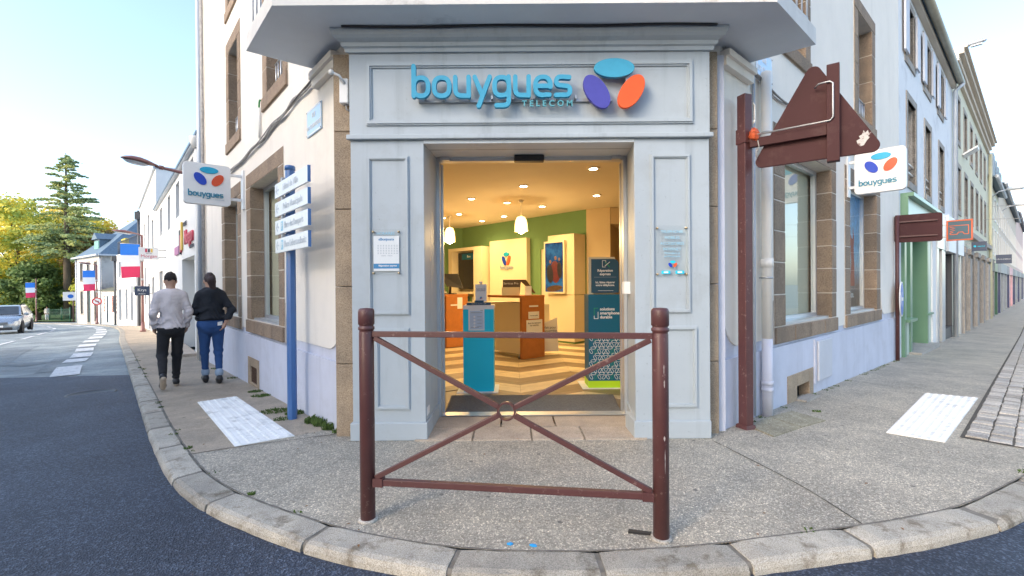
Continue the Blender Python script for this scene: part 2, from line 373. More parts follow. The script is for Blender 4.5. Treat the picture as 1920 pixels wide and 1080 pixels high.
# fresh asphalt laid over the near part of the crossing
A1 = Vector((-7.22,8.86)); A0 = Vector((-9.85,8.90)); A2 = Vector((-22,9.1))
mb = MB(); pts = []
N = 46
ia = min(range(len(kd)), key=lambda i: (kd[i] + kn(i)*_sgn*KW - A1).length)
outer = [kd[i] + kn(i)*_sgn*(KW-0.02) for i in range(ia, len(kd), 2)]
inner = []
n_o = len(outer)
for i, p in enumerate(outer):
    t = i/(n_o-1)
    q = A2 + (Vector((-22,-10))-A2)*min(1, t*2.2) if t < 0.4545 else Vector((-22,-10)) + Vector((40,0))*((t-0.4545)/0.5455)
    if i == 0: q = A2
    inner.append(q)
K = 26; vs = []
for p, q in zip(outer, inner):
    for k in range(K+1):
        f = (k/K)**1.8; r = p + (q-p)*f
        r = r + (Vector((0, 0.03*math.sin(9*f))) if p is outer[0] else Vector((0,0)))
        vs.append((r.x, r.y, road_z(max(-70,min(60,r.x)), max(-10,r.y)) + 0.012))
mb.add(vs, [(i*(K+1)+k, i*(K+1)+k+1, (i+1)*(K+1)+k+1, (i+1)*(K+1)+k) for i in range(n_o-1) for k in range(K)])
o = mb.build('road_new_asphalt', M['asphalt']); tag(o, kind='structure')

M['kerb_joint'] = mat('kerb_joint', (0.20,0.18,0.15), 0.95, 0.3, 12, 0.5, 60)
# kerb stones, each one a piece
kerb = bpy.data.objects.new('kerb', None); kerb.location = (0, 2.3, 0); COL.objects.link(kerb); tag(kerb, kind='structure')
rk = random.Random(3)
def kerb_piece(i0, i1, name, stuff=False):
    mb = MB(); prof = [(0.0,-0.20), (0.0,-0.006), (0.012,0.0), (KW-0.035,-0.002), (KW-0.012,-0.012), (KW,-0.035), (KW+0.012,-0.20)]
    g = 0.014; n = 0; vs = []
    idx = list(range(i0, i1+1)); step = max(1, (i1-i0)//5); idx = idx[::step] + ([i1] if idx[-1] != idx[::step][-1] else [])
    dz = rk.uniform(-0.007, 0.004)
    for c, i in enumerate(idx):
        p = kd[i]; nn = kn(i)*_sgn; t = Vector((-nn.y, nn.x)); tt = (kd[min(i+1,len(kd)-1)]-kd[max(i-1,0)]).normalized()
        sh = (g if c == 0 else (-g if c == len(idx)-1 else 0))
        for k, (o, z) in enumerate(prof):
            rr = 0.008*((c == 0) or (c == len(idx)-1))
            q = p + tt*sh + nn*(o + rk.uniform(-0.003,0.003)); vs.append((q.x, q.y, gz(q.x, q.y) + z + dz - (rr if k in (1,2,3,4,5) else 0) + rk.uniform(-0.002,0.002)))
    n = len(prof); m_ = len(idx)
    fs = [(i*n+j, i*n+j+1, (i+1)*n+j+1, (i+1)*n+j) for i in range(m_-1) for j in range(n-1)]
    fs += [tuple(range(n)), tuple((m_-1)*n + j for j in range(n-1, -1, -1))]
    mb.add(vs, fs); return mb.build(name, M['kerb'], kerb)
i_start = min(range(len(kd)), key=lambda i: (kd[i] - (Vector((-3.469,4.687))+DL*12)).length)
i = i_start
while i < len(kd)-12:
    L = rk.randint(6, 9); kerb_piece(i, min(i+L, len(kd)-1), 'kerb_stone'); i += L
mb = MB(); vs = []; idx = list(range(i_start, len(kd)-8, 2))
for i in idx:
    nn = kn(i)*_sgn
    for o, z in ((0.005,-0.012),(KW-0.03,-0.014),(KW-0.014,-0.03),(KW-0.006,-0.2)):
        q = kd[i]+nn*o; vs.append((q.x, q.y, gz(q.x, q.y)+z))
mb.add(vs, [(a*4+j, a*4+j+1, (a+1)*4+j+1, (a+1)*4+j) for a in range(len(idx)-1) for j in range(3)]); mb.build('mortar_bed', M['kerb_joint'], kerb)
mb = MB(); vs = []
idx = list(range(0, i_start+1, 4)) + [i_start]
for i in idx:
    nn = kn(i)*_sgn
    for o, z in ((0,-0.2),(0,0),(KW-0.02,0),(KW,-0.02),(KW,-0.2)):
        q = kd[i]+nn*o; vs.append((q.x, q.y, gz(q.x, q.y)+z))
mb.add(vs, [(a*5+j, a*5+j+1, (a+1)*5+j+1, (a+1)*5+j) for a in range(len(idx)-1) for j in range(4)])
o = mb.build('far_kerb_stones', M['kerb'], kerb); tag(o, kind='stuff')

# pavement between the kerb and the walls: ruled strips from kerb to wall foot
def wall_foot(p):
    sl = (p-PL).dot(DL); sr = (p-PR).dot(DR)
    if sl > 0: return PL + DL*sl + NL*-0.06
    if sr > 0: return PR + DR*sr + NR*-0.06
    x = max(PL.x, min(PR.x, PL.x + (p.x+2.3)/(1.6+2.3)*(PR.x-PL.x))); return Vector((x, 4.5))
def strip(i0, i1, name, material, K=14, dz=0.0, step=2):
    mb = MB(); vs = []; rows = list(range(i0, i1+1, step))
    if rows[-1] != i1: rows.append(i1)
    for i in rows:
        p = kd[i]; q = wall_foot(p)
        if i == isplit: q = Vector((-1.60, 4.27))
        for k in range(K+1):
            r = p + (q-p)*(k/K); vs.append((r.x, r.y, gz(r.x, r.y) - 0.006 + dz))
    mb.add(vs, [(a*(K+1)+k, a*(K+1)+k+1, (a+1)*(K+1)+k+1, (a+1)*(K+1)+k) for a in range(len(rows)-1) for k in range(K)])
    o = mb.build(name, material); tag(o, kind='structure'); return o
isplit = min(range(len(kd)), key=lambda i: (kd[i]-Vector((-2.67,3.76))).length)
ir = min(range(len(kd)), key=lambda i: (kd[i]-Vector((3.584,3.235))).length)
i_l0 = min(range(len(kd)), key=lambda i: (kd[i]-Vector((-28.0,32.4))).length)
strip(i_l0, isplit, 'pavement_left', M['pave_brown'])
strip(isplit, ir, 'pavement_corner', M['aggregate'], step=1)
# right street: the walk spreads out behind the kerb as it swings away, then runs on along the wall
strip(ir, len(kd)-1, 'pavement_right', M['aggregate'], K=16, step=1)
s_end = (kd[-1]-PR).dot(DR); o_end = (kd[-1]-PR).dot(NR)
mb = MB(); vs = []; srange = [s_end+d for d in (0,1,2,3.5,5,7,9,12,16,20,27,36,50,70,100,150)]; orange = [-0.06+ (o_end+0.06)*k/16 for k in range(17)] + [o_end+2, o_end+6]
for s in srange:
    for o_ in orange:
        q = PR + DR*s + NR*o_; vs.append((q.x, q.y, gz(q.x, q.y) - 0.006))
n9 = len(orange)
mb.add(vs, [(a*n9+k, a*n9+k+1, (a+1)*n9+k+1, (a+1)*n9+k) for a in range(len(srange)-1) for k in range(n9-1)])
o = mb.build('pavement_far', M['aggregate']); tag(o, kind='structure')
def past_kerb(x, y):
    j = min(range(ir-6, len(kd)), key=lambda i: (kd[i]-Vector((x,y))).length)
    if j == len(kd)-1: return False
    return (Vector((x,y))-kd[j]).dot(kn(j)*_sgn) > -0.02
# setts
setts = bpy.data.objects.new('sett_paving', None); setts.location = (4.5, 4.2, gz(4.5,4.2)); COL.objects.link(setts); tag(setts, kind='structure')
def sett_ok(q): return not past_kerb(q.x + NR.x*0.02, q.y + NR.y*0.02)
bedm = MB(); vs = []; ss = [1.45+0.5*i for i in range(14)] + [9,12,16,20,26,34,45,60,85,120,160]
for s in ss:
    for o_ in (1.47,2.0,2.6,3.3,4.2,5.5,7.5):
        q = PR + DR*s + NR*o_; vs.append((q.x, q.y, gz(q.x,q.y)-0.0015))
fs = [(a*7+k, a*7+k+1, (a+1)*7+k+1, (a+1)*7+k) for a in range(len(ss)-1) for k in range(6)]
fs = [f for f in fs if not any(past_kerb(vs[i][0], vs[i][1]) for i in f) or ss[f[0]//7] > 9]
bedm.add(vs, fs); bedm.build('bed', M['soil'], setts)
rs = random.Random(11); sett_n = 0; rest = MB()
def sett_geo(mb, c, s, o_, L, Wd, top):
    q = [PR + DR*(s+a) + NR*(o_+b) for a, b in ((0,0),(L,0),(L,Wd),(0,Wd))]
    jit = [Vector((rs.uniform(-.006,.006), rs.uniform(-.006,.006))) for _ in q]
    ctr = sum((p for p in q), Vector((0,0)))/4
    low = [p+j for p, j in zip(q, jit)]; hi = [p + (ctr-p)*0.13 for p in low]
    vs = [(p.x, p.y, gz(p.x,p.y)-0.03) for p in low] + [(p.x, p.y, gz(p.x,p.y)+top-0.006) for p in low] + [(p.x, p.y, gz(p.x,p.y)+top) for p in hi]
    mb.add(vs, [(0,1,5,4),(1,2,6,5),(2,3,7,6),(3,0,4,7),(4,5,9,8),(5,6,10,9),(6,7,11,10),(7,4,8,11),(8,9,10,11)])
for row in range(16):
    o_ = 1.50 + row*0.150; s = 1.50 - row*0.02 + rs.uniform(-.02,.06)
    while s < 34:
        L = rs.uniform(0.10,0.17) if s < 12 else 0.3; Wd = 0.138
        q = PR + DR*s + NR*o_
        if sett_ok(q + DR*0.05 + NR*0.16):
            near = s < 1.5+ (7.2 if row < 4 else (3.0 if row < 6 else 0))
            if near and sett_n < 298:
                b1 = MB(); sett_geo(b1, None, s, o_, L, Wd, rs.uniform(0.004,0.014)); b1.build('sett', M['sett'], setts); sett_n += 1
            else: sett_geo(rest, None, s, o_, L, Wd, rs.uniform(0.004,0.014))
        s += L + 0.014
o = rest.build('far_setts', M['sett'], setts); tag(o, kind='stuff')

# loose slabs by the drainpipe, and pavement joints as shallow grooves filled with soil
slabs = bpy.data.objects.new('drain_slabs', None); slabs.location = (2.6,4.4,gz(2.6,4.4)); COL.objects.link(slabs); tag(slabs, kind='structure')
for quad in ([(2.24,4.40),(2.62,4.72),(2.72,4.36),(2.30,4.07)], [(2.63,4.73),(3.02,4.99),(3.13,4.62),(2.73,4.37)]):
    mb = MB(); vs = [(x,y,gz(x,y)+dz) for dz in (-0.05,0.006) for x,y in quad]
    mb.add(vs, [(0,1,5,4),(1,2,6,5),(2,3,7,6),(3,0,4,7),(4,5,6,7)]); mb.build('slab', M['slab_yellow'], slabs)
def groove(name, pts, wd=0.012, mt=None, lift=0.0):
    mb = MB(); vs = []
    pts = spline(pts, 6)
    for i, p in enumerate(pts):
        t = (pts[min(i+1,len(pts)-1)]-pts[max(i-1,0)]).normalized(); nn = Vector((-t.y,t.x)); wj = wd*rs.uniform(0.6,1.3)/2
        for sgn in (-1,1):
            q = p+nn*sgn*wj; vs.append((q.x,q.y,gz(q.x,q.y)-0.0025+lift))
    mb.add(vs, [(2*i,2*i+1,2*i+3,2*i+2) for i in range(len(pts)-1)])
    o = mb.build(name, mt or M['soil']); tag(o, kind='structure'); return o
groove('pavement_joint', [(1.72,3.98),(1.83,3.5),(1.92,3.05),(1.95,2.58)], 0.008)
groove('pavement_joint', [(-2.66,3.77),(-2.33,3.95),(-1.95,4.10),(-1.62,4.24)], 0.010)
groove('pavement_joint', [tuple(kd[i]-kn(i)*_sgn*0.004) for i in range(i_start, len(kd)-14, 3)], 0.012, M['kerb_joint'])
# moss and weeds in the kerb joint and along the wall foot
mb = MB()
def tuft(c, r, n, h):
    for _ in range(n):
        a = rs.uniform(0,6.28); d = r*math.sqrt(rs.random()); x, y = c[0]+math.cos(a)*d, c[1]+math.sin(a)*d*0.8
        z = gz(x,y)-0.004; b = rs.uniform(0,6.28); ww = rs.uniform(.004,.010); hh = h*rs.uniform(.4,1.1); lx, ly = rs.uniform(-.6,.6)*hh, rs.uniform(-.6,.6)*hh
        mb.add([(x-math.cos(b)*ww,y-math.sin(b)*ww,z),(x+math.cos(b)*ww,y+math.sin(b)*ww,z),(x+lx+math.cos(b)*ww*.6,y+ly,z+hh),(x+lx-math.cos(b)*ww*.6,y+ly,z+hh*.9)], [(0,1,2,3)])
for i in range(i_start+20, len(kd)-30, 1):
    if rs.random() < (0.16 if kd[i].x < -0.9 or kd[i].x > 1.2 else 0.06):
        p = kd[i]; tuft((p.x+rs.uniform(-.04,.04), p.y+0.01), rs.uniform(.015,.06), rs.randint(4,34), rs.uniform(.008,.020))
for s, o_, r, n, h in ((1.15,0.10,0.10,160,0.035),(1.45,0.22,0.16,260,0.02),(1.0,0.26,0.10,110,0.016),(2.55,0.12,0.12,180,0.02),(2.95,0.10,0.10,120,0.02),(0.45,0.06,0.07,120,0.07),(0.25,0.05,0.06,110,0.06),(0.62,0.07,0.09,160,0.06),(0.08,0.03,0.05,60,0.04),(4.6,0.08,.1,60,.02),(6.2,0.06,.12,80,.02)):
    p = PL + DL*s + NL*o_; tuft((p.x,p.y), r, n, h)
for s in [0.3+0.22*i for i in range(34)]:
    p = PR + DR*s + NR*0.05
    if rs.random() < 0.6: tuft((p.x,p.y), 0.05, 14, 0.014)
p = PR + DR*1.5 + NR*0.35; tuft((p.x,p.y), 0.05, 40, 0.015)
o = mb.build('weeds', M['moss'], fixn=False); tag(o, 'low green moss and weeds in the pavement joints', 'weeds', kind='stuff')

# tactile warning mats
def tactile(name, q, label):
    root = thing(name, (q[0][0],q[0][1],gz(*q[0])), label, 'tactile mat', 'white tactile mats on the pavement')
    V2 = [Vector(p) for p in q]; mb = MB()
    bl = lambda u, v: (V2[0]*(1-u)*(1-v) + V2[1]*u*(1-v) + V2[2]*u*v + V2[3]*(1-u)*v)
    n = 12; vs = []
    for dz in (0.0, 0.007):
        for j in range(n+1):
            for i in range(3):
                p = bl(i/2, j/n); vs.append((p.x,p.y,gz(p.x,p.y)-0.004+dz))
    b = 3*(n+1); fs = [(b+3*j+i, b+3*j+i+1, b+3*j+i+4, b+3*j+i+3) for j in range(n) for i in range(2)]
    fs += [(3*j, 3*j+3, b+3*j+3, b+3*j) for j in range(n)] + [(3*j+2, 3*j+5, b+3*j+5, b+3*j+2) for j in range(n)] + [(i,i+1,b+i+1,b+i) for i in range(2)] + [(3*n+i,3*n+i+1,b+3*n+i+1,b+3*n+i) for i in range(2)]
    mb.add(vs, fs); mb.build('mat', M['tactile'], root)
    kn_ = MB(); wu = (V2[1]-V2[0]).length; lv = (V2[3]-V2[0]).length
    nu, nv = max(3, int(wu/0.070)), max(3, int(lv/0.070))
    for j in range(nv):
        for i in range(nu):
            p = bl((i+.5)/nu, (j+.5)/nv); z = gz(p.x,p.y)+0.003
            kn_.add([(p.x+math.cos(k*1.0472)*r_, p.y+math.sin(k*1.0472)*r_, z+h_) for r_, h_ in ((0.022,-.001),(0.014,0.0065)) for k in range(6)],
                [(k,(k+1)%6,6+(k+1)%6,6+k) for k in range(6)] + [(6,7,8,9,10,11)])
    o = kn_.build('studs', M['tactile'], root); tag(o, kind='stuff')
tactile('tactile_mat', [(-3.96,5.79),(-3.65,6.09),(-1.99,4.20),(-2.38,3.94)], 'white studded tactile mat near the blue signpost')
tactile('tactile_mat', [(5.84,5.79),(5.40,6.04),(3.43,4.24),(3.72,3.97)], 'white studded tactile mat beside the rows of setts')

# painted dashes: children of the road
def ribbon(name, pts, wd, parent=road, mt=None, lift=0.016):
    mb = MB(); vs = []
    for i, p in enumerate(pts):
        t = (pts[min(i+1,len(pts)-1)]-pts[max(i-1,0)]).normalized(); nn = Vector((-t.y,t.x))
        for sg in (-.5,.5):
            q = p+nn*sg*wd; vs.append((q.x,q.y,road_z(q.x,q.y)+lift))
    mb.add(vs, [(2*i,2*i+1,2*i+3,2*i+2) for i in range(len(pts)-1)]); return mb.build(name, mt or M['marking'], parent)
edge = spline([(-8.66,8.92),(-10.2,10.66),(-12.1,12.98),(-14.5,15.7),(-17.2,18.9),(-20.4,22.8),(-24.2,27.2),(-28.5,31.7),(-33.8,36.2),(-41,41.5),(-50,47.5)], 24)
edge = resample(edge, 0.25)
k = 0
for a, b in ((0,9),(12,16),(18,24),(27,33),(36,43),(47,54),(58,66),(70,79),(83,92),(97,107),(112,123),(128,140),(146,160),(166,182)):
    if b < len(edge): ribbon('road_marking', edge[a:b+1:2], 0.42 if a < 30 else 0.46)
mid = resample(spline([(-16.4,14.0),(-19.3,17.2),(-22.4,21.1),(-25.6,25.0),(-28.9,29.0),(-33.0,33.2),(-39.8,38.9),(-47.4,44.2)], 24), 0.25)
for a, b in ((6,14),(19,31),(37,49),(55,67),(72,84),(90,102),(108,122),(128,142),(148,162)):
    if b < len(mid): ribbon('road_marking', mid[a:b+1:2], 0.16)
# patched strips of older tar, and the sunken cover in the fresh asphalt
M['tar'] = asphalt('asphalt_patch', (0.17,0.20,0.215), (0.33,0.37,0.385), 0.75)
for pts, wd in (([(-9.6,9.6),(-10.6,10.8),(-12.3,12.8)],0.5), ([(-13,11.3),(-15.5,14),(-18,17)],1.0), ([(-8.2,10.2),(-9.6,12.0),(-11.2,13.8)],0.35), ([(-20,12.0),(-15,11.4),(-11.2,11.1)],0.7)):
    ribbon('tar_patch', resample(spline(pts,8),0.4), wd, lift=0.008, mt=M['tar'])
mb = MB(); c = (-6.35,6.95); zc = road_z(*c)+0.012
mb.lathe((c[0],c[1],zc-0.02), [(0.30,0.0),(0.30,0.024),(0.27,0.026),(0.26,0.020),(0.0,0.020)], 24)
o = mb.build('manhole_cover', M['black'], road)
# grass verge and park ground beyond the bend
mb = MB(); vs = []
M['grass'] = mat('grass', (0.07,0.13,0.03), 0.95, 0.4, 2, 0.6, 30)
M['path'] = mat('park_ground', (0.16,0.14,0.10), 0.95, 0.3, 0.6, 0.5, 20)
pk = spline([(-120,62),(-80,56.5),(-60,54.5),(-48.5,49.0),(-42.5,46.0)], 8)
for p in pk:
    for k in range(7):
        q = p + Vector((-0.55,0.83))*(k*k*2.2); vs.append((q.x,q.y,gz(max(-70,q.x),min(75,q.y)) + 0.06 + 0.02*k))
mb.add(vs, [(a*7+k, a*7+k+1, (a+1)*7+k+1, (a+1)*7+k) for a in range(len(pk)-1) for k in range(6)])
o = mb.build('park_ground', M['grass']); tag(o, kind='structure')

# ================================================================== the corner building
bld = thing('corner_building', (0,4.4,0), 'cream rendered corner building with stone windows and a chamfered grey-blue shopfront', 'building')
def sheet(mb, F, a0, a1, z0, z1, holes, o=0.0, mi=0):
    """flat wall with rectangular holes (a0, a1, z0, z1)"""
    A = sorted({a0, a1, *[h[i] for h in holes for i in (0,1) if a0 < h[i] < a1]}); Z = sorted({z0, z1, *[h[i] for h in holes for i in (2,3) if z0 < h[i] < z1]})
    for i in range(len(A)-1):
        for j in range(len(Z)-1):
            ca, cz = (A[i]+A[i+1])/2, (Z[j]+Z[j+1])/2
            if any(h[0] < ca < h[1] and h[2] < cz < h[3] for h in holes): continue
            mb.quad(F(A[i],Z[j],o), F(A[i+1],Z[j],o), F(A[i+1],Z[j+1],o), F(A[i],Z[j+1],o), mi)
DEP = 0.24
def window(parent, F, out, op, name='window', mt=None, sillblocks=4, blind=None, fat=None, guard=False, proud=0.012, course=0.36, single=True):
    """stone-framed window: out and op are (a0, a1, z0, z1) of the surround and of the opening"""
    st = mt or M['stone']; rr = random.Random(int(out[0]*1000)+int(out[2]*77))
    a0,a1,z0,z1 = out; b0,b1,y0,y1 = op
    h = holder(name, F((a0+a1)/2, z0), parent)
    bk = MB(); bk.box(F,a0+0.004,b0-0.003,z0+0.004,z1-0.004,-DEP,proud-0.006).box(F,b1+0.003,a1-0.004,z0+0.004,z1-0.004,-DEP,proud-0.006)
    bk.box(F,b0-0.003,b1+0.003,z0+0.004,y0-0.004,-DEP,proud-0.006).box(F,b0-0.003,b1+0.003,y1+0.004,z1-0.004,-DEP,proud-0.006)
    bk.build('mortar_bed', M['mortar'], h)
    g = 0.0065
    def stone(aa0,aa1,zz0,zz1,p=proud):
        m_ = MB(); m_.bbox(F,aa0+g,aa1-g,zz0+g,zz1-g,-DEP-0.01,p+rr.uniform(-.002,.003),0.006); m_.build('stone', st, h)
    nb = sillblocks; w_ = (a1-a0)/nb; e = [a0]+[a0+w_*i+rr.uniform(-.05,.05) for i in range(1,nb)]+[a1]
    for i in range(nb): stone(e[i],e[i+1],z0,y0,proud+0.02)
    stone(a0,a1,y1,z1) if single else [stone(a0,(a0+a1)/2,y1,z1), stone((a0+a1)/2,a1,y1,z1)]
    n = max(2, round((y1-y0)/course))
    for aa0, aa1, ii in ((a0,b0,-1),(b1,a1,1)):
        zz = [y0]+[y0+(y1-y0)*(i+rr.uniform(-.12,.12))/n for i in range(1,n)]+[y1]
        for i in range(n):
            # the side that returns into the opening is 3 mm proud of the bed, so the joints show there too
            m_ = MB(); x0, x1 = (aa0+g, aa1+0.003) if ii < 0 else (aa0-0.003, aa1-g)
            m_.bbox(F,x0,x1,zz[i]+g,zz[i+1]-g,-DEP-0.01,proud+rr.uniform(-.002,.003),0.006); m_.build('stone', st, h)
    fr = MB(); t = fat or 0.055; d0, d1 = -DEP+0.005, -DEP+0.065
    c0,c1 = b0+0.003,b1-0.003
    fr.box(F,c0,c0+t,y0,y1,d0,d1).box(F,c1-t,c1,y0,y1,d0,d1).box(F,c0+t,c1-t,y0,y0+t*1.3,d0,d1-.002).box(F,c0+t,c1-t,y1-t,y1,d0,d1-.002)
    fr.build('frame', M['alu'], h)
    fr = MB(); fr.box(F,c0,c1,y0-0.002,y0+0.028,d1+0.004,-0.03); fr.build('inner_sill', M['alu'], h)
    p = MB(); p.quad(F(c0+t,y0+t*1.3,d0+.03),F(c1-t,y0+t*1.3,d0+.03),F(c1-t,y1-t,d0+.03),F(c0+t,y1-t,d0+.03)); p.build('pane', M['glass'] if blind else M['darkglass'], h)
    if blind:
        p = MB(); p.box(F,c0,c1,y0,y1,d0-.05,d0-.04); p.build('blind', blind, h)
    if guard:
        gr = MB(); z2 = y0+0.42
        for k in range(int((b1-b0)/0.11)+1):
            a = b0+0.04+k*(b1-b0-0.08)/int((b1-b0)/0.11); gr.tube([F(a,y0+.05,-.10),F(a,z2,-.10)],0.008,6)
        gr.tube([F(b0,z2,-.10),F(b1,z2,-.10)],0.014,6).tube([F(b0,y0+.06,-.10),F(b1,y0+.06,-.10)],0.010,6)
        gr.build('guard_rail', M['alu'], h)
    return h
TOP = 8.6
# --- openings (surround, opening)
LWIN = [((1.84,3.86,0.67,3.08),(2.07,3.60,0.865,2.86)), ((4.28,5.92,0.67,3.08),(4.50,5.66,0.865,2.86)),
        ((1.62,2.80,3.74,5.68),(1.82,2.58,3.93,5.46)), ((4.20,5.38,3.72,5.68),(4.40,5.16,3.91,5.46)), ((4.20,5.38,6.06,7.9),(4.40,5.16,6.24,7.7))]
RWIN = [((1.27,3.64,0.67,3.15),(1.60,3.42,0.865,2.95)), ((4.10,6.44,0.67,3.15),(4.38,6.15,0.865,2.93)),
        ((1.40,2.54,3.98,5.9),(1.60,2.34,4.16,5.7)), ((4.66,6.08,3.88,5.98),(4.90,5.84,4.08,5.76))]
Lend, Rend = 8.25, 8.2
def scallop(a_edge, sgn, zb, r_a=0.33, r_z=0.34, n=9):
    """concave corner of a render panel, bottom corner at a_edge; sgn = towards the panel's middle"""
    return [(a_edge + sgn*r_a*(1-math.cos(t)), zb + r_z*(1-math.sin(t))) for t in [math.pi/2*k/n for k in range(n+1)]]
for F, WN, end, nm in ((LW, LWIN, Lend, 'L'), (RW, RWIN, Rend, 'R')):
    holes = [w_[0] for w_ in WN]
    mb = MB(); sheet(mb, F, 0.0, end, 1.16, TOP, holes, 0.0)
    g0, g1 = WN[0][0], WN[1][0]
    # render panels reach down beside the windows
    def rev(l): return list(reversed(l))
    s0 = scallop(0.05, 1, 0.745)           # from (0.05, 1.085) round to (0.38, 0.745)
    s1 = scallop(g0[0]-0.02, -1, 0.745)
    pan = [(0.05,1.16)] + s0 + rev(s1) + [(g0[0]-0.02,1.16)]
    mb.prism(F, pan, -0.018, 0.0)
    mb.prism(F, [(g0[1],0.72),(g1[0],0.72),(g1[0],1.16),(g0[1],1.16)], -0.018, 0.0)
    if nm == 'R':
        s2 = scallop(g1[1]+0.10, 1, 0.76, 0.26, 0.34); s3 = [(end-0.25,0.76)]
        mb.prism(F, [(g1[1]+0.10,1.16)] + s2 + s3 + [(end-0.25,1.16)], -0.018, 0.0)
        mb.box(F, end-0.25, end, 0.4, 1.16, -0.018, 0.0)
    else: mb.prism(F, [(g1[1],0.72),(end,0.72),(end,1.16),(g1[1],1.16)], -0.018, 0.0)
    mb.build('wall', M['cream'], bld)
    vh = [(3.20,3.66,-0.075,0.18)] if nm == 'L' else [(1.90,2.44,-0.085,0.12)]
    mb = MB(); sheet(mb, F, 0.0, end, -0.6, 1.16, holes+vh, -0.016)
    sheet(mb, F, 0.0, end, -0.6, 0.64, vh, 0.012); mb.quad(F(0,.64,.012),F(end,.64,.012),F(end,.64,-.016),F(0,.64,-.016))
    mb.build('plinth', M['lavender'], bld)
    mb = MB(); mb.box(F, 0.0, 0.05, 0.64, 3.46, -0.1, 0.004); mb.build('corner_strip', M['lavender'], bld)
    for i, (ou, op) in enumerate(WN):
        blind = M['beige'] if i < 2 else None
        if nm == 'R' and i == 1: blind = M['paper']
        window(bld, F, ou, op, blind=blind, guard=(i >= 2), sillblocks=4 if i < 2 else 1, course=0.36 if i < 2 else 0.38, fat=0.055 if i < 2 else 0.05)
    # back faces close the building off
mb = MB()
q = [LW(0,0),LW(Lend,0),LW(Lend,0,-9),RW(Rend,0,-9),RW(Rend,0),RW(0,0)]
for z in (TOP,):
    mb.add([(p.x,p.y,z) for p in q], [(0,1,2,3,4,5)])
mb.quad(LW(Lend,-.8),LW(Lend,-.8,-9),LW(Lend,TOP,-9),LW(Lend,TOP)); mb.quad(RW(Rend,-.8),RW(Rend,-.8,-9),RW(Rend,TOP,-9),RW(Rend,TOP))
mb.quad(LW(Lend,-.8,-9),RW(Rend,-.8,-9),RW(Rend,TOP,-9),LW(Lend,TOP,-9))
# cut corner above the shopfront
mb.quad(LW(0,3.4),RW(0,3.4),RW(0,TOP),LW(0,TOP))
mb.build('rear_wall', M['cream'], bld)
# stone edges of the cut corner
for a0, a1, nm in ((-1.60,-1.40,'l'), (1.72,1.87,'r')):
    for i in range(5):
        z0 = -0.05+i*0.70; mb = MB(); mb.bbox(FW,a0,a1,z0+.002,z0+.698,-0.34,-0.125,0.008); mb.build('corner_stone', M['pinkstone'], bld)

mb = MB(); mb.box(FW,1.872,1.96,-.05,3.45,-.36,-.20); mb.build('corner_strip', M['lavender'], bld)
# --- shopfront joinery
sf = holder('shopfront', (0.16,4.05,0), bld)
def moulding(mb, F, a0, a1, z0, z1, o, w_=0.035, d=0.022):
    """raised picture-frame moulding with a stepped profile"""
    for (s0, s1, oo) in ((0, w_, d*0.55), (w_*0.25, w_*0.75, d)):
        A0,A1,Z0,Z1 = a0+s0,a1-s0,z0+s0,z1-s0; B0,B1,Y0,Y1 = a0+s1,a1-s1,z0+s1,z1-s1
        vs = [F(*p) for p in ((A0,Z0,o),(A1,Z0,o),(A1,Z1,o),(A0,Z1,o),(A0,Z0,o+oo),(A1,Z0,o+oo),(A1,Z1,o+oo),(A0,Z1,o+oo),
              (B0,Y0,o+oo),(B1,Y0,o+oo),(B1,Y1,o+oo),(B0,Y1,o+oo),(B0,Y0,o),(B1,Y0,o),(B1,Y1,o),(B0,Y1,o))]
        fs = []
        for i in range(4):
            j = (i+1)%4; fs += [(i,j,4+j,4+i),(4+i,4+j,8+j,8+i),(8+i,8+j,12+j,12+i)]
        mb.add(vs, fs)
WP = M['wood_paint']
XL0, XL1, XR0, XR1 = -1.405, -0.765, 1.078, 1.735
for x0, x1, pa, pb in ((XL0,XL1,(-1.262,-0.895),(-1.205,-0.90)), (XR0,XR1,(1.215,1.565),(1.27,1.62))):
    mb = MB(); mb.flat([(x0,4.05),(x1,4.05),(x1,4.35),(x0,4.35)] if x0 < 0 else [(x0,4.05),(x1,4.05),(x1,4.35),(x0+.052,4.35)],0.0,2.625); mb.build('pilaster', WP, sf, bevel=0.004)
    inn = (x1-0.05, x1) if x0 < 0 else (x0, x0+0.05)
    sp_ = 0.0 if x0 < 0 else 0.115
    mb = MB(); mb.flat([(inn[0],4.351),(inn[1],4.351),(inn[1]+sp_,4.80),(inn[0]+sp_,4.80)] if x0 < 0 else [(inn[0],4.05),(x1-.2,4.351),(inn[1]+sp_+.06,4.80),(inn[0]+sp_,4.80)],0.0,2.70); mb.build('door_jamb', WP, sf)
    mb = MB(); mb.box(FW,x0-0.018,x1+(0.0 if x0>0 else 0.016),0.0,0.155,-0.30,0.022); 
    mb.build('skirting', WP, sf, bevel=0.006)
    mb = MB(); mb.flat([(inn[1]-.03,4.352),(inn[1]+.016,4.352),(inn[1]+.016,4.77),(inn[1]-.03,4.77)] if x0 < 0 else [(x0-.016,4.06),(x0+.03,4.06),(x0+.14,4.77),(x0+.095,4.77)],0.0,0.153); mb.build('skirting', WP, sf)
    mb = MB(); moulding(mb,FW,pa[0],pa[1],1.10,2.49,0.0); mb.build('panel_moulding', WP, sf)
    mb = MB(); moulding(mb,FW,pb[0],pb[1],0.27,0.985,0.0); mb.build('panel_moulding', WP, sf)
mb = MB(); mb.prism(Fr((XL1,4.05),(0,1),(1,0)),[(.002,2.600),(.75,2.672),(.75,2.70),(.002,2.6255)],0,XR0-XL1+.11); mb.build('door_soffit', M['soffit'], sf)
mb = MB(); mb.box(FW,XL0-0.004,XR1+0.004,2.626,3.385,-0.30,0.004); mb.build('fascia', WP, sf)
